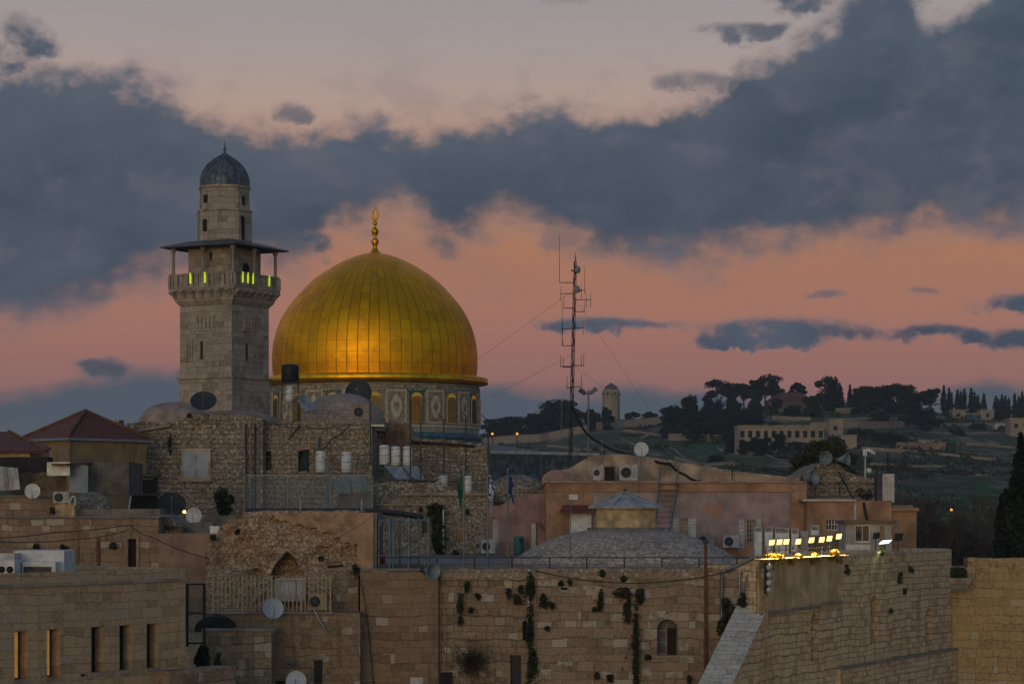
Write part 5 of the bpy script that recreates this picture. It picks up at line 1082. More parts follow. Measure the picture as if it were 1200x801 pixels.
# plants in the wall
G = 'dark plant tufts growing out of the old wall'
for i, a in enumerate(((547,687,7,13),(539,703,7,30),(560,698,5,9),(596,695,5,10),(552,714,3,7),(610,690,5,9),(540,727,5,12),(760,769,7,8),(700,791,6,8),(715,795,6,9),(641,736,6,4),(657,683,4,6),(668,682,4,4),(808,794,5,12),(697,713,4,4))):
    tuft(a[0], a[1], a[2]+1, a[3], YW-.02, 'small dark plant tuft rooted in the joints of the old wall', name='wall_tuft', group=G)
V = [(622,688,11,40,'upper part of the dark vine hanging along the white downpipe',None,500),(621,735,8,55,'middle of the dark vine hanging along the grey lower pipe',None,420),(624,782,13,48,'thick low end of the dark vine beside the barred window',None,620),(635,706,10,22,'dark rounded clump right of the long vine',None,260),(646,708,9,11,'small dark clump, second right of the long vine',None,140),(703,704,9,24,'tall oval dark clump alone in the middle of the wall',None,260),
 (749,697,11,22,'bushy top of the narrow black vine streak',None,260),(745,757,6,105,'narrow black vine streak hanging down the middle of the wall',None,700),(735,716,9,26,'grey-green clump just left of the black vine streak',None,240),(731,678,7,8,'small dark tuft above the dry brown bush',None,80),(706,671,5,9,'small dark tuft under the railing over the oval clump',None,60)]
for a in V: tuft(a[0], a[1], a[2], a[3], YW-.02, a[4], a[5], 'hanging_vine', 'vine', a[6], size=.075)
tuft(730, 693, 30, 18, YW, 'dry brown bush sprouting from the wall under the railing', M_dry, 'dry_bush', 'bush', 360, size=.05); tuft(606, 703, 16, 16, YW, 'dry brown bush left of the white downpipe', M_dry, 'dry_bush', 'bush', 220, size=.05)
tuft(856, 718, 26, 34, YW-.2, 'dark leafy creeper behind the thick grey pipe', None, 'creeper', 'plant', 520, size=.10); tuft(846, 736, 18, 24, YW-.2, 'dark lower creeper left of the sloping white buttress', None, 'creeper', 'plant', 260, size=.10); tuft(868, 705, 16, 24, YW-.1, 'dark creeper at the head of the sloping white buttress', None, 'creeper', 'plant', 220, size=.10)
rnd = random.Random(3); b = MB(); c = Wp(553, 776, YW-.4)
for _ in range(1500):
    d = Vector((rnd.gauss(0,.9), rnd.gauss(0,.5), rnd.gauss(.1,1.1))); d = d.normalized()*min(1.25, abs(rnd.gauss(0,.55))); e_ = Vector((rnd.gauss(0,1), rnd.gauss(0,.6), rnd.gauss(-.2,1))).normalized()*rnd.uniform(.1,.32); b.cyl(c+d, c+d+e_, .010, .004, 3, cap=False)
for _ in range(16): d = Vector((rnd.gauss(0,.5), rnd.gauss(0,.3), rnd.gauss(.2,.8))); b.cyl(c+Vector((0,.4,-.2)), c+d, .02, .008, 4, cap=False)
b.build('dry_bush', M_dry, label='large round bare twiggy bush low on the old wall', cat='bush')
cable([(626,668,YW-.3),(862,667,YW-.3)], 'black cable sagging across the wall under the railing', .022, .62)
cable([(514,672,YW-.25),(524,720,YW-.2),(523,806,YW-.2)], 'thin black wire hanging on the old wall', .012)
cable([(417,668,YW-.3),(425,690,YW-.2),(432,740,YW-.2),(438,806,YW-.2)], 'black cable hanging down the orange ashlar wall', .022)
horn(503, 668, YW-.5, 10, 'big grey horn loudspeaker on the wall top right of the steel cage', (.75,-1,-.05), .3)
# steel cage on the roof
t = thing('steel_cage', 'grey steel guard cage with arched braces on the roof left of the flags', 'cage', (sw_(470), 112, ztop))
for px in (444, 456.5, 461, 479, 502): MB().cyl((FF(112).s(px),112,ztop), (FF(112).s(px),112,zz(606,112)), .07, .07, 6).build('post', M_blueg, t)
for px in (446, 468, 490): MB().cyl((FF(114).s(px),114.5,ztop), (FF(114).s(px),114.5,zz(606,114)), .05, .05, 6).build('post', M_steel, t)
for y in (609, 650): MB().cyl(Wp(443,y,112), Wp(503,y,112), .04, None, 6).build('rail', M_blueg, t)
b = MB()
for c0 in (450.5,): 
    P = [Wp(c0-5.5*math.cos(math.pi*k/10), 616-7*math.sin(math.pi*k/10), 112) for k in range(11)]; b.path(P, .06, 6)
P = [Wp(479+9*math.cos(math.pi*k/10), 616-7*math.sin(math.pi*k/10), 112) for k in range(6)]; b.path(P, .06, 6); b.build('arched_brace', M_blueg, t)
fbox('base_panel', M_dksteel, t, 442, 504, 661, 667.5, 112.1, .1)
MB().lathe([(0,ztop),(.17,ztop+.02),(.17,ztop+.72),(.12,ztop+.8),(0,ztop+.82)], (FF(113).s(447.5),113,0), 12).build('gas_bottle', mat('red_gas_bottle', (.25,.03,.025), .5, var=.1), label='small red gas bottle standing inside the steel cage', cat='gas bottle')
# dark corrugated awning
t = thing('corrugated_awning', 'dark corrugated sheet awning above the ruin and the steel cage', 'awning', tuple(Wp(395,601,118)))
b = MB(); N_ = 120
top = lerpf([(288,598.5),(440,598.5),(470,601.5),(497,606)])
V = []
for k in range(N_+1):
    px = 288+209*k/N_; 
    for Yk, o in ((117, 0), (122, -2.2)):
        p = Wp(px, top(px), 117); x = (px-600)/F*Yk; V.append((x, Yk, p.z+(.14 if Yk > 117 else 0)+.012*math.sin(k*1.57)))
n = len(V); V += [(v[0], v[1], v[2]-.16) for v in V]
fs = []
for k in range(N_): a = 2*k; fs += [(a, a+2, a+3, a+1), (n+a, n+a+1, n+a+3, n+a+2), (a, n+a, n+a+2, a+2)]
fs += [(0,1,n+1,n), (2*N_, n+2*N_, n+2*N_+1, 2*N_+1)]
b.mesh(V, fs); b.build('sheet', mat('dark_sheet', (.022,.024,.027), .8, .0, var=.3, vs=3, spec=.1), t)
for px in (352, 424): MB().cyl(Wp(px,585,117), Wp(px,602,117), .05, .05, 6).build('prop', M_zinc, t)
# ================================================================== FLAGS
def flag(px, ytop, ybot, fy0, fy1, wpx, label, m, seed, dirn=1):
    x = (px-600)/F*YW; Yf = YW+.8
    x = (px-600)/F*Yf; t = thing('flag_pole', label, 'flag', (x, Yf, ztop))
    MB().cyl((x,Yf,ztop-.05), (x,Yf,zz(ytop,Yf)), .055, .04, 8).build('pole', M_steel, t)
    MB().lathe([(0,-.06),(.06,-.02),(.06,.02),(0,.07)], (x,Yf,zz(ytop,Yf)), 8).build('finial', M_zinc, t)
    b = MB(); nu, nv = 26, 16; zt0, zb0 = zz(fy0,Yf), zz(fy1,Yf); W_ = wpx/F*Yf
    def P(u, v, o):   # hoist u=0 ; limp cloth folded back on itself, fly corner sinking
        fold = math.sin(u*11+seed+v*1.5)*.10*(.3+u); ux = W_*(u**.8)*(1-.25*v)+.03*math.sin(u*17+v*4)
        zt_ = zt0-(zt0-zb0)*.42*u**1.2; hz = (zt0-zb0)*(.62-.04*u)
        return Vector((x+dirn*(.06+ux)+dirn*.05*math.sin(v*5+seed)*u, Yf-.03+fold+o, zt_-hz*v+.04*math.sin(u*14+v*3)))
    for o, fl in ((0, 0), (.012, 1)):
        for i in range(nu):
            for j in range(nv):
                u0, u1, v0, v1 = i/nu, (i+1)/nu, j/nv, (j+1)/nv; q = [P(u0,v1,o), P(u1,v1,o), P(u1,v0,o), P(u0,v0,o)]; uv = [(u0,1-v1),(u1,1-v1),(u1,1-v0),(u0,1-v0)]
                if (dirn < 0) != bool(fl): q.reverse(); uv.reverse()
                b.face(q, uv, sm=True)
    b.build('cloth', m, t); return t
M_green = mat('green_cloth', (.015,.13,.07), .85, var=.15, vs=3); M_bluec = mat('blue_cloth', (.015,.045,.20), .85, var=.15, vs=3)
M_il = bpy.data.materials.new('white_blue_flag'); M_il.use_nodes = True; k = NT(M_il.node_tree); b_ = k.n['Principled BSDF']; b_.inputs['Roughness'].default_value = .85
sp = k.new('ShaderNodeSeparateXYZ'); k.l.new(k.new('ShaderNodeUVMap').outputs[0], sp.inputs[0]); u_, v_ = sp.outputs[0], sp.outputs[1]
vv = k.m('ABSOLUTE', k.m('SUBTRACT', v_, .5)); stripe = k.m('MULTIPLY', k.m('GREATER_THAN', vv, .25), k.m('LESS_THAN', vv, .41))
X_ = k.m('MULTIPLY', k.m('SUBTRACT', u_, .5), 1.375); Y_ = k.m('SUBTRACT', v_, .5)
def tri(sgn):
    d1 = k.m('MULTIPLY', Y_, -sgn); a = k.m('MULTIPLY', Y_, .5*sgn); d2 = k.m('MULTIPLY_ADD', X_, .866, a); d3 = k.m('MULTIPLY_ADD', X_, -.866, a)
    d = k.m('MAXIMUM', d1, k.m('MAXIMUM', d2, d3)); return k.m('LESS_THAN', k.m('ABSOLUTE', k.m('SUBTRACT', d, .085)), .014)
blue = k.m('MAXIMUM', stripe, k.m('MAXIMUM', tri(1), tri(-1)))
k.l.new(k.mix(blue, (.50,.51,.55,1), (.02,.05,.28,1)), b_.inputs['Base Color'])
flag(543.5, 547, 668, 551, 600, 5, 'steel flagpole with a limp green flag, leftmost of three', M_green, .4, -1)
flag(571.5, 548, 668, 556, 597, 6.5, 'steel flagpole with a limp white and blue striped flag, middle of three', M_il, 1.7, 1)
flag(595, 550, 668, 553, 592, 5.5, 'steel flagpole with a limp dark blue flag, rightmost of three', M_bluec, 2.9, 1)
# ================================================================== RUIN
YR_ = 112.0; fr_ = FF(YR_); sr = fr_.s; Zr = lambda y: zz(y, YR_)
T = thing('ruined_house', 'collapsed brown rubble house with a pointed arch and plastered corner pier', 'ruin', (sr(335), YR_, 5))
tp = lerpf([(sr(x), Zr(y)) for x, y in ((240,652),(244,640),(250,630),(256,622),(262,614),(270,608),(281,603),(291,599),(310,598.5),(421,598.5))])
def inarch(s_, z):
    a, b_, c, d = sr(318), sr(357), Zr(682), Zr(645)
    if not (a < s_ < b_ and c < z < d): return False
    m_ = (a+b_)/2; h_ = (z-Zr(672))/(d-Zr(672)); return z < Zr(672) or abs(s_-m_) < (b_-a)/2*(1-max(0,h_)**1.6)
def hollow(s_, z):   # the face bulges low and is eaten away in the middle left
    px = s_/YR_*F+600; py = 590-(z-18)*F/YR_
    o = .5*fb(s_*.55, z*.75, 9)+.15*abs(fb(s_*2.1, z*2.6, 5))
    o += -.75*math.exp(-((px-290)/22)**2-((py-650)/22)**2)-.5*math.exp(-((px-378)/15)**2-((py-650)/9)**2)-.9*math.exp(-((px-300)/9)**2-((py-672)/7)**2)-.45*math.exp(-((px-265)/10)**2-((py-655)/12)**2)+.35*math.exp(-((px-338)/34)**2-((py-655)/20)**2)
    if py < 640 and px > 330: o *= .35
    return o+.25*max(0, (py-640)/60)
rough(fr_, sr(241), sr(421), Zr(726), tp, 8, .085, .12, 2.3, 3, holes=(inarch,), front=hollow, topjag=.12).build('wall', RB_ruin, T)
b = MB(); m_ = sr(337.5); zc = Zr(673)
pts = [(sr(337.5)+sg*(sr(357)-sr(318))/2*(1-t_**1.6), zc+(Zr(645)-zc)*t_) for sg, ts in ((-1, [k/8 for k in range(9)]), (1, [1-k/8 for k in range(1, 9)])) for t_ in ts]
for p, q in zip(pts, pts[1:]):
    rd_ = random.Random(int(p[0]*1000)); v = Vector((p[0]-m_, p[1]-zc+.25)).normalized()*rd_.uniform(.14,.26); w_ = Vector((q[0]-m_, q[1]-zc+.25)).normalized()*rd_.uniform(.14,.26)
    b.plate(fr_, [(p[0],p[1]),(p[0]+v.x,p[1]+v.y),(q[0]+w_.x,q[1]+w_.y),(q[0],q[1])], -.3, .22+.06*random.Random(p[0]).random())
b.build('arch_ring', RB_ruin, T)
pl = [(sr(x), Zr(y)) for x, y in ((318,601),(420,600),(421,634),(415,639),(409,634),(403,636),(398,629),(391,630),(385,622),(377,624),(371,617),(361,619),(354,613),(345,615),(338,609),(329,610))]
MB().plate(fr_, pl[::-1], -.4, .30).build('plaster_patch', mat('ruin_plaster', (.40,.25,.155), var=.22, vs=2.2, streak=.4, bump=.6, c2=(.36,.235,.15), edge=.5), T)
fbox('corner_pier', mat('pier_plaster', (.38,.235,.145), var=.16, vs=1.2, streak=.35), T, 418.5, 437.5, 600.5, 674, YR_-.5, 6)
fbox('pier_side', M_concrete, T, 437.6, 441.5, 601, 672, YR_-.3, 5)
fbox('stone_pier', S_old, T, 391, 420, 673, 726, YR_-.7, 3)
MB().plate(FF(111.2), [(FF(111.2).s(a), zz(b_,111.2)) for a, b_ in ((322,678),(331,676),(358,677),(358,704),(322,704))][::-1], -.1, 0).build('door', M_white2, T)
fbox('door_gap', M_dark, T, 346.5, 348, 678, 704, 111.19, .1)
tuft(249, 630, 9, 6, 111.8, 'small dark plant on the left slope of the ruin'); tuft(278, 622, 7, 4, 111.6, 'tiny dark plant higher on the slope of the ruin'); tuft(417, 668, 11, 14, 111.2, 'dark tuft at the foot of the plastered corner pier', n=160)
tuft(376, 653, 8, 6, 111.4, 'dark dry tuft right of the ruin arch', M_dry); cable([(437,603,111),(390,632,111),(365,642,111)], 'thin wire slanting across the plaster patch of the ruin', .012, .1)
MB().path([Wp(384,664,111.2), Wp(394,663,111.2), Wp(402,662,111.2)], .06, 6).build('drainpipe', M_dark, label='short black pipe stub sticking out of the ruin right of its arch', cat='pipe')
fbox('ruin_terrace', M_concrete, None, 236, 421, 718, 803, 111.0, 3, label='stone-paved terrace behind the iron railing below the ruin', cat='terrace')
# railing
t = thing('iron_railing', 'tan painted iron railing on the terrace below the ruin', 'railing', tuple(Wp(318,717,109.2)))
fg = FF(109.2)
for k_ in range(29): px = 250+4.9*k_; MB().cyl(Wp(px,716.5,109.2), Wp(px,674.5,109.2), .028 if k_ % 7 else .05, None, 5).build('bar', mat('tan_iron', (.48,.36,.22), .6, var=.1), t)
for y in (674.5, 680, 712): MB().cyl(Wp(248,y,109.2), Wp(388,y,109.2), .03, None, 6).build('rail', M_tan, t)
acunit(361, 383, 695, 714, 109.0, 'small beige air conditioner behind the tan iron railing', M_tan)
# lower walls
T = thing('lower_wall', 'weathered stone wall with a barred slit window below the tan railing', 'wall', tuple(Wp(330,805,108.8)))
fl = FF(108.8); hl = pxh(fl, [(368,378,773,801,0,.4)]); wall(fl, fl.s(238), fl.s(422), 0, zz(717.5,108.8), 2, hl).build('wall', stone('lower_ashlar', (.27,.19,.125), (.21,.145,.095), (.13,.09,.06), .5, .32, .014, .08, .6, pale=.06, streak=.5), T)
win(T, fl, *hl[0][:4], .3, M_dark, (2,4), M_dksteel); fbox('lintel', M_plaster, T, 366, 381, 765, 772, 108.75, .2)
MB().box(fl, fl.s(238), fl.s(390), zz(718.5,108.8), zz(716.6,108.8), -.5, .12).build('coping', M_plaster, T)
fbox('small_window', M_dark, T, 315, 334, 797, 805, 108.78, .1)
fbox('front_wall', S_old, None, 236, 318, 739, 900, 106.5, 2, label='low stone wall step with pale coping in front of the terrace', cat='wall'); fbox('coping', M_plaster, None, 236, 322, 737, 739, 106.4, 2.3, label='pale flat coping slab on the low wall step', cat='coping')
fa = FF(107.5); MB().plate(fa, apoly(fa.s(228), fa.s(273), zz(740,107.5), zz(722,107.5), .8), -1.5, 0).build('arched_tarp', mat('black_tarp', (.018,.019,.022), .7, var=.15), label='black arched tarpaulin hood beside the black iron gate frame', cat='tarpaulin')
dish(320, 712, 107.5, 12.5, 'pale grey dish in front of the tan iron railing', mat('bluish_dish', (.36,.42,.47), .5, var=.08), (.35,-1,.2), .5)
dish(347, 797, 107, 12, 'pale dish cut by the bottom edge of the photo', None, (0,-1,.3), .5)
t = thing('wall_lamp', 'small grey wall lamp on a bracket left of the barred slit window', 'lamp', tuple(Wp(337,777,108.4)))
MB().cyl(Wp(334,775,108.7), Wp(338,777,108.3), .03, .03, 6).build('arm', M_steel, t); MB().cyl(Wp(337,776,108.3), Wp(346,778,108.1), .10, .14, 10).build('head', M_zinc, t)
MB().path([Wp(367,712,108.6), Wp(372,722,108.6), Wp(378,732,108.6), Wp(384,742,108.6)], .05, 6).build('drainpipe', M_zinc, label='pale hose slanting from the beige air conditioner down the wall', cat='pipe')
MB().path([Wp(234,758,106.2), Wp(236,805,106.2)], .05, 6).build('drainpipe', M_steel, label='thin grey pipe left of the low wall step', cat='pipe')
tuft(236, 768, 22, 30, 105.5, 'dark bush growing beside the end of the ochre front building', None, 'bush', 'bush', 420, size=.11); tuft(255, 772, 8, 18, 106.2, 'small dark creeper at the left end of the low wall step', n=120)
# ================================================================== LEFT: BEHIND
S_long = stone('long_wall_ashlar', (.28,.195,.135), (.22,.15,.105), (.14,.10,.07), .6, .36, .016, .05, .55, pale=.12, streak=.5)
Yl = 115.0; f7 = FF(Yl); s7 = f7.s; Z7 = lambda y: zz(y, Yl); hs = pxh(f7, [(150,161,631,667,0,.4)])
T = thing('long_wall', 'long weathered stone wall with a small doorway behind the ochre building', 'wall', (s7(110), Yl, 5))
wall(f7, s7(-60), s7(186), Z7(760), Z7(606.5), 3, hs).build('wall', S_long, T); win(T, f7, *hs[0][:4], .3, M_dark, (0,0), name='doorway')
MB().box(f7, s7(-60), s7(188), Z7(606.5), Z7(604.8), -3, .12).build('coping', M_concrete, T); fbox('door_jamb', M_tan, T, 159.5, 163, 628, 668, Yl-.1, .3)
fbox('buttress_strip', mat('brown_strip', (.20,.125,.08), var=.2, streak=.4), T, 87, 92, 608, 668, Yl-.08, .2); fbox('buttress_strip', M_rust, T, 113, 117, 630, 668, Yl-.08, .2)
tuft(132, 637, 10, 12, Yl-.1, 'dry dark plant left of the small doorway', M_dry, n=120); tuft(75, 640, 10, 6, Yl-.05, 'dark moss patch on the long wall', M_dry, n=90); tuft(43, 640, 9, 5, Yl-.05, 'second dark moss patch, farther left on the long wall', M_dry, n=80)
fbox('plaster_wall', mat('rosy_plaster_wall', (.27,.18,.135), var=.15, vs=1, streak=.4), None, 186, 251, 625, 700, 114, 3, label='plain rosy plaster wall between the long wall and the ruin', cat='wall')
T = thing('stone_hut', 'small rubble hut with a rounded gable top above the plaster wall', 'hut', tuple(Wp(192,628,117)))
f8 = FF(117.0); rough(f8, f8.s(170), f8.s(214), zz(640,117), lerpf([(f8.s(x), zz(y,117)) for x, y in ((170,618),(176,609),(183,604.5),(190,602.5),(198,606),(207,613),(214,618))]), 4, .12, .08, 2, 4, topjag=.04).build('wall', RB_gray, T)
MB().box(f8, f8.s(170), f8.s(215), zz(618.5,117), zz(616,117), -.2, .2).build('ledge', M_dksteel, T)
fbox('white_box', M_white, None, 246, 257, 616, 625, 113.6, .4, label='small white box on top of the rosy plaster wall', cat='box'); fbox('low_parapet', M_concrete, None, 212, 250, 612, 640, 118.5, 1, label='low grey parapet between the hut and the ruin', cat='wall')
Yk = 121.0; f9 = FF(Yk)
T = thing('garden_wall', 'low stone wall carrying the white dish and air conditioner at left', 'wall', tuple(Wp(60,612,Yk)))
wall(f9, f9.s(-60), f9.s(64), zz(640,Yk), zz(582,Yk), 2).build('wall', S_long, T); MB().box(f9, f9.s(-60), f9.s(66), zz(582,Yk), zz(580,Yk), -2, .1).build('coping', M_concrete, T)
fbox('yellow_block', M_yel, None, 64, 87, 589, 612, 120.6, 1.4, label='pale yellow plastered block under the small air conditioner', cat='block'); acunit(62, 81, 576, 589, 120.4, 'small air conditioner on the pale yellow block at left', M_white2)
dish(38, 575, 119.6, 9, 'small white dish on the low wall at the far left', M_white, (.1,-1,.15), .3)
rdome(107, 576, 598, 24, 124, RB_gray, 'rubble_dome', None, 3, label='small grey rubble dome between the two parapets', cat='domed roof')
fbox('parapet', M_concrete, None, 87, 188, 596, 640, 121.5, 2, label='grey concrete parapet in front of the small rubble dome', cat='wall'); tuft(61, 599, 8, 10, 120.2, 'dry twiggy plant left of the pale yellow block', M_dry, n=90)
MB().path([Wp(81,590,120.2), Wp(85,581,120.2), Wp(88,582,120.2), Wp(88,592,120.2)], .04, 6).build('drainpipe', M_white, label='white looped pipe right of the small air conditioner at left', cat='pipe')
# ochre house with the hip roof
Yh = 150.0; fh = FF(Yh); sh = fh.s; Zh = lambda y: zz(y, Yh)
T = thing('hip_roof_house', 'ochre house with a dark red tiled hip roof at the left', 'house', (sh(95), Yh, 8))
kx = Vector(((81-600)/F*Yh, Yh)); Lf, Rt = Vector(((27-600)/F*154, 154.5)), Vector(((170.5-600)/F*155, 155.5)); Bk = Lf+Rt-kx
hp = [kx, Rt, Bk, Lf]; ze = Zh(513)
b = MB(); b.prism([(p.x, p.y) for p in hp], 8, ze); b.build('wall', M_ochre, T)
cc = (kx+Bk)/2; ap = Vector(((88-600)/F*Yh*1.0, Yh+3.6, zz(481.5, Yh+3.6))); e = 1.09
ev = [Vector((cc.x+(p.x-cc.x)*e, cc.y+(p.y-cc.y)*e, ze+.02)) for p in hp]; evl = [v-Vector((0,0,.16)) for v in ev]
rid = ap
b = MB()
for a, c_ in zip(ev, ev[1:]+ev[:1]): b.face([a, c_, rid], [(0,0),((c_-a).length,0),((c_-a).length/2,(rid-a).length)])
M_tile = bpy.data.materials.new('hip_roof_tiles'); M_tile.use_nodes = True; k = NT(M_tile.node_tree); bb = k.n['Principled BSDF']; bb.inputs['Roughness'].default_value = .8
wv = k.new('ShaderNodeTexBrick', offset=.5); k.l.new(k.new('ShaderNodeUVMap').outputs[0], wv.inputs['Vector'])
for n_, v in (('Color1',(.21,.062,.048,1)),('Color2',(.14,.043,.036,1)),('Mortar',(.035,.015,.014,1)),('Scale',1.0),('Mortar Size',.04),('Mortar Smooth',.4),('Brick Width',.26),('Row Height',.34)): wv.inputs[n_].default_value = v
k.l.new(wv.outputs['Color'], bb.inputs['Base Color']); bp = k.new('ShaderNodeBump'); bp.inputs['Strength'].default_value = .8; k.l.new(k.m('SUBTRACT', 1, wv.outputs['Fac']), bp.inputs['Height']); k.l.new(bp.outputs[0], bb.inputs['Normal'])
RF = b.build('roof', M_tile, T)
b = MB(); b.mesh(ev+evl, [(k_, (k_+1) % 4, 4+(k_+1) % 4, 4+k_) for k_ in range(4)]+[(7,6,5,4)]); b.build('gutter', M_blueg2, RF)
b = MB(); b.cyl(ev[0]+Vector((0,0,.06)), rid+Vector((0,0,.05)), .13, .13, 6); b.cyl(ev[1]+Vector((0,0,.06)), rid+Vector((0,0,.05)), .1, .1, 6); b.cyl(ev[3]+Vector((0,0,.06)), rid+Vector((0,0,.05)), .1, .1, 6); b.build('ridge_tile', mat('brown_ridge', (.17,.085,.045), var=.2), RF)
MB().cyl((sh(81)+.05,Yh-.08,Zh(545)), (sh(81)+.05,Yh-.08,Zh(515)), .04, .04, 6).build('downpipe', M_tan, T)
# chimney pots on the stone house
for px, m_, lb in ((137, M_tan, 'short tan chimney stub behind the right end of the hip roof'), (141.5, M_dksteel, 'short dark chimney stub beside the tan one')): fbox('chimney', m_, None, px-2.2, px+2.2, 492, 512, 161, .5, label=lb, cat='chimney')
# left edge house
Ye = 136.0; fe = FF(Ye); T = thing('red_roof_house', 'low red-roofed house cut by the left edge of the photo', 'house', tuple(Wp(15,540,Ye)))
fbox('wall', M_yel, T, -80, 35, 527, 545, Ye, 6)
b = MB(); A = [Wp(-90,527,135.5), Wp(53,527.5,135.5), Wp(10,505.5,140), Wp(-90,505.5,140)]; Bb = [Wp(53,527.5,135.5), Wp(60,524,143), Wp(10,505.5,140)]
b.face(A, [(0,0),(7,0),(5,3),(0,3)]); b.face(Bb, [(0,0),(7,0),(3,3)]); q = [v-Vector((0,0,.15)) for v in A]; b.face([A[1],A[0],q[0],q[1]]); b.face([q[3],q[2],q[1],q[0]]); b.face([Bb[1],Bb[0],Bb[0]-Vector((0,0,.15)),Bb[1]-Vector((0,0,.15))]); b.build('roof', M_tile, T)
b = MB(); b.cyl(A[1]+Vector((0,0,.05)), A[2]+Vector((0,0,.05)), .09, .09, 6); b.build('ridge_tile', mat('brown_ridge', (.17,.085,.045)), T)
# shacks
f_s = FF(133)
fbox('block_shack', mat('cement_block', (.135,.12,.105), var=.2, vs=1.2, streak=.4), None, 101, 151, 541, 580, 134, 5, label='grey unplastered block shack below the hip-roofed house', cat='shed')
fbox('sheet_wall', M_blueg2, None, 81, 103, 545, 577, 132.6, .15, label='dark grey sheet metal side of the block shack', cat='metal sheet'); fbox('sheet_wall', M_zinc, None, 55, 82, 541, 557, 131.8, .3, label='pale corrugated sheet below the left red roof', cat='metal sheet')
MB().mesh([Wp(60,543,131.5),Wp(108,539,135),Wp(108,541,135),Wp(60,545,131.5),Wp(78,543,131.0),Wp(110,541.5,134),Wp(110,543,134),Wp(78,545,131)], [(0,4,5,1),(3,2,6,7),(4,7,6,5),(0,3,7,4),(0,1,2,3),(1,5,6,2)]).build('rusty_sheet', M_rust, label='rusty red sheet roof edge over the grey sheet wall', cat='metal sheet')
b = MB(); P = [(-30,536),(20,535),(56,535),(56,556),(40,554),(20,556),(0,553),(-30,556)]; b.plate(f_s, [(f_s.s(x_), zz(y_,133)) for x_, y_ in P][::-1], -1.5, 0); b.build('black_tarpaulin', mat('black_tarp', (.018,.019,.022)), label='black tarpaulin strip under the left red roof', cat='tarpaulin')
T = thing('plank_fence', 'brown plank wall under the black tarpaulin at the left', 'fence', tuple(Wp(40,582,133)))
for k_ in range(8): fbox('plank', mat('brown_plank', (.15,.105,.065), var=.25, vs=2, streak=.4), T, 14+8*k_, 21.4+8*k_, 553+(k_ % 2), 583, 132.8-.02*(k_ % 2), .08)
b = MB(); N_ = 10; fq = FF(131)
def cl(u, v): px = -12+32*u+6*v*(u-.3); py = 545+3*u+31*v-6*u*v; p = Wp(px, py, 131); p.y += .18*math.sin(u*9+v*2)+.1*math.sin(u*21); return p
for i in range(14):
    for j in range(6): q = [cl(i/14,(j+1)/6), cl((i+1)/14,(j+1)/6), cl((i+1)/14,j/6), cl(i/14,j/6)]; b.face(q, sm=True); b.face([p+Vector((0,.03,0)) for p in reversed(q)], sm=True)
b.build('white_tarp', M_white2, label='crumpled white cloth hanging at the far left edge', cat='cloth')
T = thing('iron_balcony', 'black barred balcony box between the ochre house and the stone house', 'balcony', tuple(Wp(168,596,147)))
fz_ = FF(147)
fbox('back_panel', M_dark, T, 152, 184.5, 557, 596, 147.6, .1); fbox('canopy', M_dksteel, T, 151, 186, 555, 558.5, 147, 1)
for k_ in range(9): MB().cyl(Wp(153+3.85*k_,596,147), Wp(153+3.85*k_,577,147), .025, None, 4).build('bar', M_black, T)
fbox('floor_slab', M_dksteel, T, 151, 186, 578, 580, 146.9, .7); fbox('window_frame', M_steel, T, 165, 166.2, 560, 572, 147.4, .1); fbox('window_frame', M_steel, T, 166.2, 180, 560, 561.2, 147.4, .1)
fbox('blue_barrel', mat('blue_plastic', (.02,.12,.22), .5), None, 151, 155.5, 559, 571, 146.5, .3, label='small bright blue container hung at the black balcony', cat='container')
MB().cyl(Wp(151,596,146.4), Wp(154,577,146.4), .06, .05, 6).build('drainpipe', M_white2, label='slanting white pipe left of the black balcony', cat='pipe')
# ================================================================== OCHRE FRONT BUILDING
fo = FP(0, 90.0, 217, 98.4); so_ = fo.s; zt_ = zz(672, 90.0)
zl = zz(688.5, 90.0); T = thing('front_building', 'ochre ashlar building with five tall narrow windows at the lower left', 'building', tuple(fo.pt(so_(110), 0, 8)))
W5 = [(17,33,739.5,797),(55,70,737,793),(107,121,734.5,788),(140,154,731.5,785.5),(172,185,729.5,782.5)]
hs = []
for i, (a, c_, y0, y1) in enumerate(W5):
    zs_ = (zz(739.5, fo.Y(17)), zz(797, fo.Y(17))) if i < 2 else (zz(734.5, fo.Y(107)), zz(788, fo.Y(107)))
    hs.append((so_(a), so_(c_), zs_[1], zs_[0], 0, .62))
sE = so_(217); wall(fo, so_(-70), sE, 0, zl, 7, hs).build('wall', S_front, T)
M_litwin = mat('lit_window', (.6,.4,.15), .4, var=.25, vs=2.2, emit=((1,.46,.07), .20))
for i, hh in enumerate(hs):
    o = win(T, fo, *hh[:4], .55, M_litwin if i < 2 else M_glass, (1,0), M_dksteel, ft=.06)
    MB().box(fo, hh[0]-.06, hh[1]+.06, hh[2]-.14, hh[2]-.003, -.2, .07).build('sill', M_plaster, o)
MB().box(fo, so_(-70), sE+.06, zl, zl+.12, -7, .10).build('cornice', M_plaster, T)
MB().box(fo, so_(-70), sE, zl+.12, zt_, -.45, .0).box(fo, sE-.45, sE, zl+.12, zt_, -7, -.45).build('parapet', S_front, T)
fbox('wall_vent', M_dark, None, 90, 99, 789, 792, fo.Y(95)-.02, .05, label='small dark wall vent between the lit and unlit windows', cat='vent')
MB().box(fo, so_(180), sE+2.2, 8, zz(792,95)+.1, -.2, .9).build('front_kerb', S_long, label='low stone kerb under the right end windows of the ochre building', cat='wall')
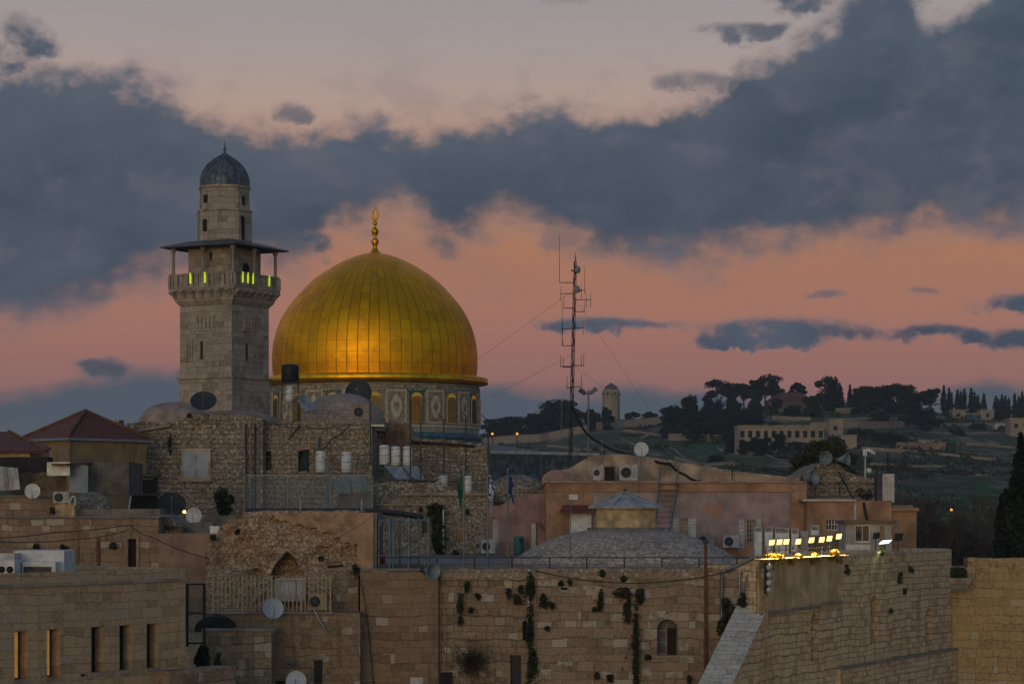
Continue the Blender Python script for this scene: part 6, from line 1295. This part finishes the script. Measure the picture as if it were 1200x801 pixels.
# rooftop units
T = thing('rooftop_chiller', 'large white box-shaped cooling unit on the ochre building roof', 'cooling unit', tuple(Wp(45,674,95)))
fbox('casing', M_white, T, 16, 75, 645, 676, 96, 2.4); fbox('front_box', M_white, T, 26, 65, 658, 676, 95.2, .8); g_ = fbox('grille', M_dark, T, 27.5, 60, 663.5, 671, 95.18, .05)
b = MB()
for k_ in range(5): y = 664.3+1.4*k_; b.box(FF(95.13), FF(95.13).s(28), FF(95.13).s(59.5), zz(y+.35,95.13), zz(y,95.13), -.02, .02)
b.build('louvre', M_steel, g_)
T = thing('rooftop_chiller', 'white cooling unit with two dark fans at the left edge of the roof', 'cooling unit', tuple(Wp(0,674,94)))
fbox('casing', M_white, T, -30, 17, 656, 676, 94, 1.6); fbox('duct', M_white2, T, -30, 17, 648, 656, 94.8, 1.2)
for px in (2, 11.5): MB().lathe([(0,.03),(.14,.03),(.14,0)], Wp(px,667,94), 14, axis=(0,-1,0)).build('fan', M_dark, T)
# black iron gate frame
T = thing('iron_gate', 'black iron gate frame standing at the corner of the ochre building', 'gate', tuple(Wp(230,757,101)))
for px in (219.5, 239.5): MB().cyl(Wp(px,757,101), Wp(px,683,101), .06, .06, 6).build('post', M_black, T)
for y in (684, 718, 753): MB().cyl(Wp(219,y,101), Wp(240,y,101), .04, .04, 6).build('rail', M_black, T)
for k_ in range(6): MB().cyl(Wp(222+3*k_,718,101), Wp(222+3*k_,685,101), .018, None, 4).build('bar', M_tan, T)
# overhead wires at left
cable([(-10,630,104),(60,624,108),(152,614.5,113.8)], 'black overhead wire rising to the long wall at left', .022, .05); cable([(152,614.5,113.8),(176,628,112),(245,654,111.3)], 'black overhead wire dropping to the ruin', .022, .1); cable([(-10,634,104),(90,631,110),(152,620,113.9)], 'second black overhead wire sagging along the long wall', .018, .1)
cable([(110,598,121),(118,606,119),(140,640,114.5)], 'thin wire hanging from the grey parapet over the long wall', .012, .05); cable([(152,560,146),(163,512,158)], 'thin wire climbing the ochre house wall corner', .012); cable([(312,495,157.5),(330,497,157.5),(352,490,158)], 'loose cable on the roof edge left of the plaster dome', .02, .05)
# ================================================================== RIGHT: GREAT WALL
fx = FP(890, 110.0, 1115, 135.0); sx = fx.s; zt = zz(655, 110.0)
T = thing('great_wall', 'high ancient block wall with slit windows running back from the floodlights', 'wall', tuple(fx.pt(sx(1000), 0, 0)))
hs = [(sx(a), sx(b_), fx.z((a+b_)/2, d), fx.z((a+b_)/2, c_), 1.0, .6) for a, b_, c_, d in ((950,958.5,718,774),(1020,1029,697,752),(1084.5,1092,712,756))]
# relief-carved rough front built from the block wall plus a broken top
wall(fx, sx(886), sx(1115), 0, zt-.28, 3.0, hs).build('wall', S_west, T)
for hh in hs: win(T, fx, *hh[:4], .5, M_dark, (1,4), M_dksteel, arch=1.0)
rough(fx, sx(984), sx(1115)-.02, zt-.32, lambda s_: zt+.02+.10*fb(s_*.8, 2, 2), 2.8, .16, .05, 2, 8, topjag=.16).build('top_course', S_west, T)
pb = fx.z(900, 731); MB().box(fx, sx(888), sx(985), zt-2.62, zt+.0, -1.2, .07).build('cement_face', mat('warm_cement', (.46,.335,.20), var=.16, vs=.9, streak=.45, bump=.3), T)
MB().box(fx, sx(888), sx(985), zt-.06, zt+.012, -.6, .52).build('shading_lip', mat('lip_lamp_gold', (.22,.15,.025), var=.35, vs=5, bump=.6), T)  # added lip shades the cement below; gold colour imitates lamplight on it
b = MB(); 
for a, c_, y0 in ((888,925,716),(926,958,711),(959,984,705)): b.box(fx, sx(a), sx(c_), fx.z((a+c_)/2,y0+2.5), fx.z((a+c_)/2,y0-.5), -.1, .2)
b.build('ledge', M_concrete, T)
MB().plate(fx, [(sx(980),0),(sx(1117),0),(sx(1117),fx.z(1115,760)),(sx(980),fx.z(985,782))], -.1, .22).build('lower_course', S_west, T)
b = MB(); b.plate(fx, [(sx(980),fx.z(985,783.5)),(sx(1117),fx.z(1115,761.5)),(sx(1117),fx.z(1115,758.5)),(sx(980),fx.z(985,780.5))], -.1, .30); b.build('ledge', M_concrete, T)
# sloping buttress
T = thing('sloping_buttress', 'steep stone buttress with a pale paved sloping top', 'buttress', tuple(Wp(855,801,105)))
A = Wp(862.5,710,109.6); B_ = Wp(900,711,110.6); q = (Wp(818,801,103.8)-A); C_ = B_+q*1.9; D_ = A+q*1.9
b = MB(); lo_ = [Vector((p.x, p.y, 0)) for p in (D_, C_, B_, A)]; hi_ = [D_, C_, B_, A]
b.mesh(hi_+lo_, [(0,1,5,4),(1,2,6,5),(2,3,7,6),(3,0,4,7)]); b.build('body', S_west, T)
n_ = (B_-A).cross(D_-A).normalized(); n_ = n_ if n_.z > 0 else -n_
b = MB(); L = (D_-A).length; tp_ = [p+n_*.06 for p in hi_]; b.face(tp_, [(0,0),((C_-D_).length,0),((C_-D_).length,L),(0,L)]); b.mesh(hi_+tp_, [(0,4,5,1),(1,5,6,2),(2,6,7,3),(3,7,4,0)][::1]); b.build('paved_slope', stone('pale_slope_slabs', (.58,.52,.46), (.47,.42,.37), (.16,.13,.11), .8, .42, .02, .06, .4, pale=.2, streak=.1), T)
# far right wall with planter
Yq = 135.5; fq = FF(Yq); T = thing('far_wall', 'pale block wall with a planted ledge at the right edge of the photo', 'wall', tuple(Wp(1160,801,Yq)))
wall(fq, fq.s(1100), fq.s(1290), 0, zz(664,Yq), 3).build('wall', S_cream, T)
rough(fq, fq.s(1134), fq.s(1290), zz(665,Yq), lambda s_: zz(653.5,Yq)+.06*fb(s_, 1, 1), 1.2, .2, .04, 1, 2, topjag=.05).build('top_course', S_cream, T)
fbox('ledge_slab', M_plaster, T, 1098, 1138, 677, 684, Yq-.9, 1.0); fbox('ledge_slab', M_concrete, T, 1100, 1136, 690, 693, Yq-.5, .6); fbox('bracket', M_plaster, T, 1101, 1134, 684, 690, Yq-.75, .8)
b = MB(); rnd = random.Random(4); c = Wp(1116.5, 670.5, Yq-.45); b.leaves(c, (.85,.32,.36), 700, .07, rnd, .1)
for k_ in range(14): b.leaves(c+Vector((-.75+.115*k_, -.05, 0)), (.12,.3,.34), 60, .07, rnd, .2)
b.build('clipped_hedge', mat('hedge_leaf', (.032,.062,.020), .9, var=.3, vs=3), label='dark green clipped hedge on the ledge of the far wall', cat='hedge')
for i, (px, py, w_, h_) in enumerate(((993,666,7,12),(1055,676,8,14),(1068,668,9,10),(1061,693,5,8),(1044,715,4,5))): tuft(px, py, w_, h_, fx.Y(px)-.25, ['dark tuft high on the great wall right of the cement face','long dark tuft in the middle of the great wall','dark tuft near the top of the great wall','small tuft below the long one on the great wall','tiny tuft between two slits of the great wall'][i])
# weeds on the wall top, lit by the floodlights
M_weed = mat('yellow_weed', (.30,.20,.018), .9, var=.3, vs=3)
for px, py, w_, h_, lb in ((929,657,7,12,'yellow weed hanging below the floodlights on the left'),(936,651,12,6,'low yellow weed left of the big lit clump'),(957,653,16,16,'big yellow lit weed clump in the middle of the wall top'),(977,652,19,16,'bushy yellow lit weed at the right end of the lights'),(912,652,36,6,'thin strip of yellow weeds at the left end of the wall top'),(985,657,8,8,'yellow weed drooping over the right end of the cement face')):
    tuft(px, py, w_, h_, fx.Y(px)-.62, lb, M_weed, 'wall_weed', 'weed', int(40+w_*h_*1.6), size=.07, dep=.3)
# floodlights
M_flood = mat('lit_lens', (1,.9,.7), var=0, emit=((1,.68,.25), 1.5)); M_floodw = mat('white_lens', (1,1,.95), var=0, emit=((.88,1,.80), 3.0))
def flood(px, py, label, Y, w_=6.2, h_=6.8, lensm=None, power=2600, color=(1,.68,.28), sk=.25, rz=0):
    c = Wp(px, py, Y); t = thing('floodlight', label, 'floodlight', (c.x, c.y+.25, c.z-.75), 'floodlights on the wall top' if lensm is M_flood else None)
    k_ = Y/F; hw, hh = w_*k_/2, h_*k_/2; n = Vector((-.12,-1,-.45)).normalized(); u = Vector((1,-.12,.10)).normalized(); u = (u-n*u.dot(n)).normalized(); v = n.cross(u); v = v if v.z > 0 else -v
    v = (v+u*sk).normalized()
    f_ = [c-u*hw-v*hh, c+u*hw-v*hh, c+u*hw+v*hh, c-u*hw+v*hh]; bk_ = [c+(p-c)*.7-n*.22 for p in f_]
    MB().mesh([c+(p-c)*1.12 for p in f_]+bk_, [(0,1,5,4),(1,2,6,5),(2,3,7,6),(3,0,4,7),(4,5,6,7),(3,2,1,0)]).build('housing', M_dksteel, t)
    b = MB(); ln = [p+n*.02 for p in f_]; b.mesh(ln+[p-n*.015 for p in ln], [(0,1,2,3),(7,6,5,4),(0,4,5,1),(1,5,6,2),(2,6,7,3),(3,7,4,0)]); b.build('lens', lensm or M_glass, t)
    MB().cyl(c-n*.2, (c.x, c.y+.25, c.z-.75), .03, .035, 6).build('bracket', M_dksteel, t)
    if power:
        l = bpy.data.lights.new('flood_beam', 'SPOT'); l.energy = power; l.color = color; l.spot_size = R(118); l.spot_blend = .9; l.shadow_soft_size = .15
        lo = bpy.data.objects.new('flood_beam', l); COL.objects.link(lo); lo.parent = t; lo.location = c+n*.12-Vector(t.location); lo.rotation_euler = Vector((-.30,.80,.85)).to_track_quat('Z','Y').to_euler()
    return t
FLS = [(904.5,635,'lit floodlight at the left end of the row of eight'),(913.5,634.5,'lit floodlight, second from the left in the row'),(921.5,634.2,'lit floodlight, third from the left, right one of the close trio'),(935.5,634,'lit floodlight standing alone between the trio and the middle pair'),(951,632.3,'lit floodlight above the big lit weed clump'),(963,631.8,'lit floodlight just right of the big weed clump'),(972,630.5,'last but one lit floodlight at the right of the row'),(983,628,'highest lit floodlight at the right end of the row')]
for px, py, lb in FLS: flood(px, py, lb, fx.Y(px)-.12, lensm=M_flood)
p_ = [fx.pt(sx(px), -.3, fx.z(px, py)) for px, py in ((902,645),(940,643.5),(985,640))]
MB().path(p_, .025, 6).build('lamp_rail', M_black, label='dark mounting rail carrying the row of lit floodlights', cat='rail')
for i, px in enumerate((904.5, 936, 963, 984)): q = fx.pt(sx(px), -.3, zt-.1); MB().cyl(q, (q.x, q.y, fx.z(px, 639)), .035, None, 6).build('lamp_post', M_dksteel, label=['short post under the leftmost lit floodlight','short post under the lone lit floodlight','short post right of the big lit weed','short post under the highest lit floodlight'][i], cat='post')
flood(1037.5, 634.5, 'white-green lit floodlight to the right of the guard hut window', fx.Y(1037)-.1, 11, 6.0, M_floodw, 300, (.75,1,.55), 1.1)
flood(1027, 627.5, 'dark unlit floodlight left of the white-green one', fx.Y(1027)-.1, 7, 7, None, 0); flood(1053, 629, 'dark unlit floodlight right of the white-green one', fx.Y(1053)-.1, 9, 9, None, 0)
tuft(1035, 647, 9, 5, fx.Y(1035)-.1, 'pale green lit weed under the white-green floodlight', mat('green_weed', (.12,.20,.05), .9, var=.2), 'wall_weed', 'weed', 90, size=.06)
T = thing('lamp_column', 'black upright bar with four white lamps at the left end of the great wall', 'lamp column', tuple(Wp(899,696,109.7)))
MB().box(FF(109.6), FF(109.6).s(895.5), FF(109.6).s(899.5), zz(695,109.6), zz(659,109.6), -.15, 0).build('bar', M_black, T)
for y in (664, 673, 682, 691): MB().lathe([(0,-.12),(.11,-.08),(.15,0),(.12,.1),(0,.13)], Wp(901.2,y,109.4), 10, axis=(.5,-1,-.2)).build('lamp', M_white2, T)
# cabinets
for i, (a, c_, y0, lb) in enumerate(((884,893,617,'narrow white cabinet at the left of the cabinet row'),(896,906,617,'second white cabinet behind the leftmost floodlights'),(908,925,618,'broad white cabinet with a slatted vent behind the floodlights'),(927,936,619,'tall white cabinet right of the broad slatted one'),(950,960,615,'small high white box beside the barred orange house window'))):
    T = thing('metal_cabinet', lb, 'cabinet', tuple(Wp((a+c_)/2,652,128))); Yc2 = 128.0
    fbox('body', M_white2, T, a, c_, y0, 652 if i < 4 else 627, Yc2, .8); 
    fbox('door', M_white, T, a+.8, c_-.8, y0+6, 650 if i < 4 else 626, Yc2-.03, .05); b = MB(); ff_ = FF(Yc2-.03)
    for k_ in range(3): y = y0+1.6+1.4*k_; b.box(ff_, ff_.s(a+1.5), ff_.s(c_-1.5), zz(y+.5,Yc2), zz(y,Yc2), -.02, .02)
    b.build('vent', M_dksteel, T)
fbox('grey_panel', M_zinc, None, 938, 947, 622, 652, 129.5, .3, label='grey panel between the tall cabinet and the orange house', cat='panel'); fbox('barrier', M_concrete, None, 928, 988, 628, 652, 131, .5, label='dull grey screen wall behind the lit floodlights', cat='screen')
# orange right house
Yo = 140.0; fO = FF(Yo); sO = fO.s; ZO = lambda y: zz(y, Yo)
T = thing('orange_house', 'orange house with a barred window behind the guard hut', 'house', (sO(1010), Yo, 8))
hs = pxh(fO, [(968,982,607,621,0,.3),(1047,1053,609,621,0,.25)])
wall(fO, sO(946), sO(1045), ZO(690), ZO(586), 8, hs[:1]).build('wall', M_orange, T); f_o = FF(Yo+.4); h2 = pxh(f_o, [(1047,1053.5,609,621,0,.25)]); wall(f_o, f_o.s(1045)+.003, f_o.s(1074), zz(690,Yo), zz(598,Yo), 7, h2).build('wall', M_orange, T)
win(T, fO, *hs[0][:4], .22, M_glass, (3,1), M_white); win(T, f_o, *h2[0][:4], .2, M_glass, (2,3), M_white2)
MB().box(fO, sO(940), sO(1003), ZO(587), ZO(584.5), -6, .2).build('roof_edge', M_zinc, T); fbox('roof_slab', M_orange, T, 1041, 1077, 594.5, 598.2, Yo+.1, 7); fbox('roof_slab', M_concrete, T, 1044, 1070, 591.5, 594.5, Yo+.6, 4)
fbox('pipe', M_zinc, T, 1001, 1003.5, 584, 612, Yo-.1, .1); MB().path([Wp(1012,588,Yo-.1), Wp(1014,600,Yo-.1), Wp(1017,612,Yo-.1)], .08, 6).build('pipe', M_black, T)
T = thing('roof_box', 'tall ribbed white box with a dark side on the orange house roof', 'cabinet', tuple(Wp(1038,590,141)))
fbox('front', M_white, T, 1034.5, 1048, 555, 588.5, 141, 1.0); fbox('side_panel', M_dksteel, T, 1027.5, 1034.4, 555, 588.5, 141.05, 1.0); b = MB()
for k_ in range(6): xx = FF(140.95).s(1035.5+2.1*k_); b.box(FF(140.98), xx, xx+.05, zz(588,141), zz(555.5,141), -.02, .03)
b.build('rib', M_white2, T)
pole('roof_pole', 'black pole rising behind the tall ribbed white box', 1040.5, 530, 556, 142, .06, M_black)
# rubble block on the orange roof
Yb2 = 147.0; fB = FF(Yb2); T = thing('stone_house', 'low rubble house with loudspeakers on its rounded roof at the right', 'house', tuple(Wp(980,590,Yb2)))
rough(fB, fB.s(928), fB.s(1033), zz(640,Yb2), lerpf([(fB.s(x), zz(y,Yb2)) for x, y in ((928,560),(940,556),(952,549),(962,543),(972,541),(984,545),(994,552),(1004,557),(1033,562))]), 8, .16, .08, 1.5, 41, topjag=.08).build('wall', RB_gray, T)
MB().box(fB, fB.s(946), fB.s(1033), zz(564.5,Yb2), zz(562.5,Yb2), -.1, .2).build('string_course', M_plaster, T)
horn(966, 535.5, 146.5, 8, 'round-mouthed grey loudspeaker at the top of the rubble roof', (.1,-1,-.1), -.4); horn(987, 538, 146.2, 8, 'grey loudspeaker turned right on the rubble roof', (1,-.6,.1), -.4); horn(948, 560, 145.8, 9, 'grey loudspeaker pointing right, lowest on the rubble house', (.9,-.8,.2), -.5)
T = thing('security_camera', 'white security camera on a pole above the rubble house', 'camera', tuple(Wp(1014,560,146)))
MB().cyl(Wp(1014,562,146), Wp(1014,528,146), .07, .06, 7).build('pole', M_white2, T); MB().cyl(Wp(1017,526.5,146), Wp(1025,531,145.6), .11, .11, 8).build('camera_body', M_white, T); fbox('junction_box', M_white, T, 1011.5, 1016, 526, 534, 145.95, .2); MB().lathe([(0,zz(554,146)),(.16,zz(553.5,146)),(.16,zz(549,146)),(0,zz(548,146))], (Wp(1018.5,550,146).x,146,0), 10).build('vent_cap', M_white, T)
cable([(983,552,146.3),(992,570,146.3),(998,580,146.3),(1001,586,146)], 'thick black cable bundle down the rubble house', .05, .05); cable([(955,545,146.3),(954,562,146.3),(956,585,146.2)], 'thin black cable on the left of the rubble house', .02); cable([(990,556,146.2),(984,566,146.2),(984,582,146.2)], 'looping black cable beside the thick bundle', .03, .1)
t = thing('roof_antenna', 'small spiky television antenna on the roof slope right of the sideways dish', 'antenna', tuple(Wp(858, 566, 146)))
MB().cyl(Wp(858,566,145.5), Wp(858,548,145.5), .03, .025, 6).build('pole', M_dksteel, t); b = MB(); p = Wp(858,552,145.5); b.cyl(p-Vector((.6,0,0)), p+Vector((.7,0,.05)), .02, .02, 4)
for k_ in range(8): b.cyl(p+Vector((-.55+.17*k_,0,-.22)), p+Vector((-.55+.17*k_,0,.22)), .012, .012, 4)
b.build('boom', M_dksteel, t)
tuft(1013, 578, 22, 12, 145.9, 'dry brown weeds at the foot of the rubble house', M_dry, 'wall_weed', 'weed', 160, size=.08)
# guard hut
Yg = 127.0; fG = FF(Yg); T = thing('guard_hut', 'small white guard hut with a window and flat brown roof slab', 'hut', tuple(Wp(1018,650,Yg)))
hs = pxh(fG, [(1001.5,1020,614.5,635,0,.2),(1031,1036.5,616,645,0,.2)])
wall(fG, fG.s(991), fG.s(1045), zz(660,Yg), zz(613,Yg), 3, hs).build('wall', mat('dirty_white_wall', (.40,.37,.33), var=.15, vs=1.5, streak=.35), T)
win(T, fG, *hs[0][:4], .15, M_glass, (1,0), M_white, ft=.07); win(T, fG, *hs[1][:4], .15, M_tan, (0,0), name='door')
MB().box(fG, fG.s(988.5), fG.s(1048), zz(613,Yg), zz(609.5,Yg), -3.2, .3).build('roof_slab', mat('brown_slab', (.17,.12,.085), var=.2), T); fbox('base_panel', M_white, T, 991, 1020, 638, 648, Yg-.04, .1)
# ================================================================== RADIO MAST AND YARD LIGHTS
Ym = 152.0; mxx = lambda px: (px-600)/F*Ym; T = thing('radio_mast', 'tall dark lattice radio mast bristling with aerials', 'mast', (mxx(668), Ym, zz(548,Ym)))
def mp(y): return Vector((mxx(668+6.3*(548-y)/248), Ym, zz(y,Ym)))
b = MB(); zs = list(range(548, 304, -7))
for o in ((-.11,-.06),(.11,-.06),(0,.13)):
    b.cyl(mp(548)+Vector((o[0]*1.1,o[1],0)), mp(306)+Vector((o[0]*.7,o[1],0)), .03, .025, 5)
for k_, (a, c_) in enumerate(zip(zs, zs[1:])):
    sg = 1 if k_ % 2 else -1; b.cyl(mp(a)+Vector((-.11*sg,-.06,0)), mp(c_)+Vector((.11*sg,-.06,0)), .016, None, 4, False); b.cyl(mp(a)+Vector((.11*sg,-.06,0)), mp(c_)+Vector((0,.13,0)), .016, None, 4, False)
b.build('lattice', M_dksteel, T); b = MB(); b.path([mp(y)+Vector((.06*math.sin(y*.3), -.1, 0)) for y in range(545, 300, -9)], .035, 5); b.build('feed_cable', M_cable, T); MB().cyl(mp(308), mp(296), .03, .015, 6).build('top_spike', M_dksteel, T)
def aerial(dx, y, y0, y1, r=.022, arm=True):
    b = MB(); p = mp(y); q = p+Vector((dx/F*Ym, -.05, 0)); b.cyl(p, q, .03, .025, 5); b.cyl(Vector((q.x,q.y,zz(y1,Ym))), Vector((q.x,q.y,zz(y0,Ym))), r, r*.6, 5); b.build('aerial', M_dksteel, T)
for a in ((-18,331,276,331),(-16,344,336,352),(14,351,344,360),(12,340,312,344),(-12,361,346,361),(8,341,334,350),(12,365,352,366),(-13,385,378,392),(11,384,376,392),(-13,405,352,405),(-11,430,418,431),(10,428,414,430),(-6,454,440,455),(11,453,438,454),(19,351,343,360),(-12,405,396,405),(-14,429,416,430),(13,428,414,429)): aerial(*a)
for dx, y in ((3,316),(3,339)):
    p = mp(y)+Vector((dx/F*Ym, -.15, 0)); MB().lathe([(0,-.26),(.16,-.2),(.19,.05),(.1,.22),(0,.26)], p, 12).build('drum_aerial', M_blueg2, T)
b = MB(); p = mp(317); b.cyl(p, p+Vector((-.28,0,0)), .05, .05, 5); b.build('arm_box', M_dksteel, T)
for i, (x0, y0, x1, y1, Yg_) in enumerate(((672,340,568,415,160),(671,415,600,452,160),(674,350,745,455,165),(673,428,720,465,165))):
    a_, b__ = Wp(x0,y0,Ym), Wp(x1,y1,Yg_); e_ = a_+(b__-a_)*(1.6 if i == 0 else 1.35); MB().cyl(a_, e_, .007, .007, 4).build('guy_wire', M_cable, T)
cable([(670,474,151.5),(684,503,150.5),(702,518,149.5),(730,530,148),(757,535,146.5),(785,543,145.2),(803,556,144.2),(822,563.5,143.6)], 'thick black cable bundle drooping from the mast to the orange roof', .085, .12, 'cable_bundle')
Yp = 158.0; T = thing('yard_light', 'twin-headed floodlight pole standing right of the radio mast', 'street lamp', ((689.5-600)/F*Yp, Yp, zz(560,Yp)))
MB().cyl(Wp(689.5,560,Yp), Wp(689.5,457,Yp), .07, .055, 8).build('pole', M_steel, T)
for sg in (-1, 1):
    p = Wp(689.5+sg*3,461,Yp); q = Wp(689.5+sg*10,455.5,Yp-.3); MB().cyl(Wp(689.5,462,Yp), p, .04, .04, 6).build('arm', M_steel, T)
    d_ = (q-p); u = d_.normalized(); n_ = Vector((0,-1,0)); w_ = u.cross(n_).normalized(); h_ = [p-n_*.0-w_*.16, q-w_*.2, q+w_*.12, p+w_*.08]
    MB().mesh([v+n_*.28 for v in h_]+[v-n_*.28 for v in h_], [(0,1,2,3),(7,6,5,4),(0,4,5,1),(1,5,6,2),(2,6,7,3),(3,7,4,0)]).build('lamp_head', M_zinc if sg > 0 else M_steel, T)
pole('thin_pole', 'thin grey pole between the yard light and white dish', 705.5, 512, 566, 146, .03, M_steel); pole('thin_pole', 'thin pole beside the foot of the radio mast', 658, 470, 520, 156, .025, M_steel)
# ================================================================== HAZE
hz = MB(); hz.box(FF(0), -1100, 1100, -1.0, 190, -1800, 60)
HZ_M = bpy.data.materials.new('dusk_haze'); HZ_M.use_nodes = True; k = NT(HZ_M.node_tree); k.n.clear()
v = k.new('ShaderNodeVolumePrincipled'); v.inputs['Color'].default_value = (.72,.85,1,1); v.inputs['Density'].default_value = .00010; v.inputs['Anisotropy'].default_value = 0.0
o = k.new('ShaderNodeOutputMaterial'); k.l.new(v.outputs[0], o.inputs['Volume'])
HZ_M.cycles.homogeneous_volume = True if hasattr(HZ_M.cycles, 'homogeneous_volume') else None
hz.build('haze', HZ_M, base=(0,0,-1), kind='stuff')
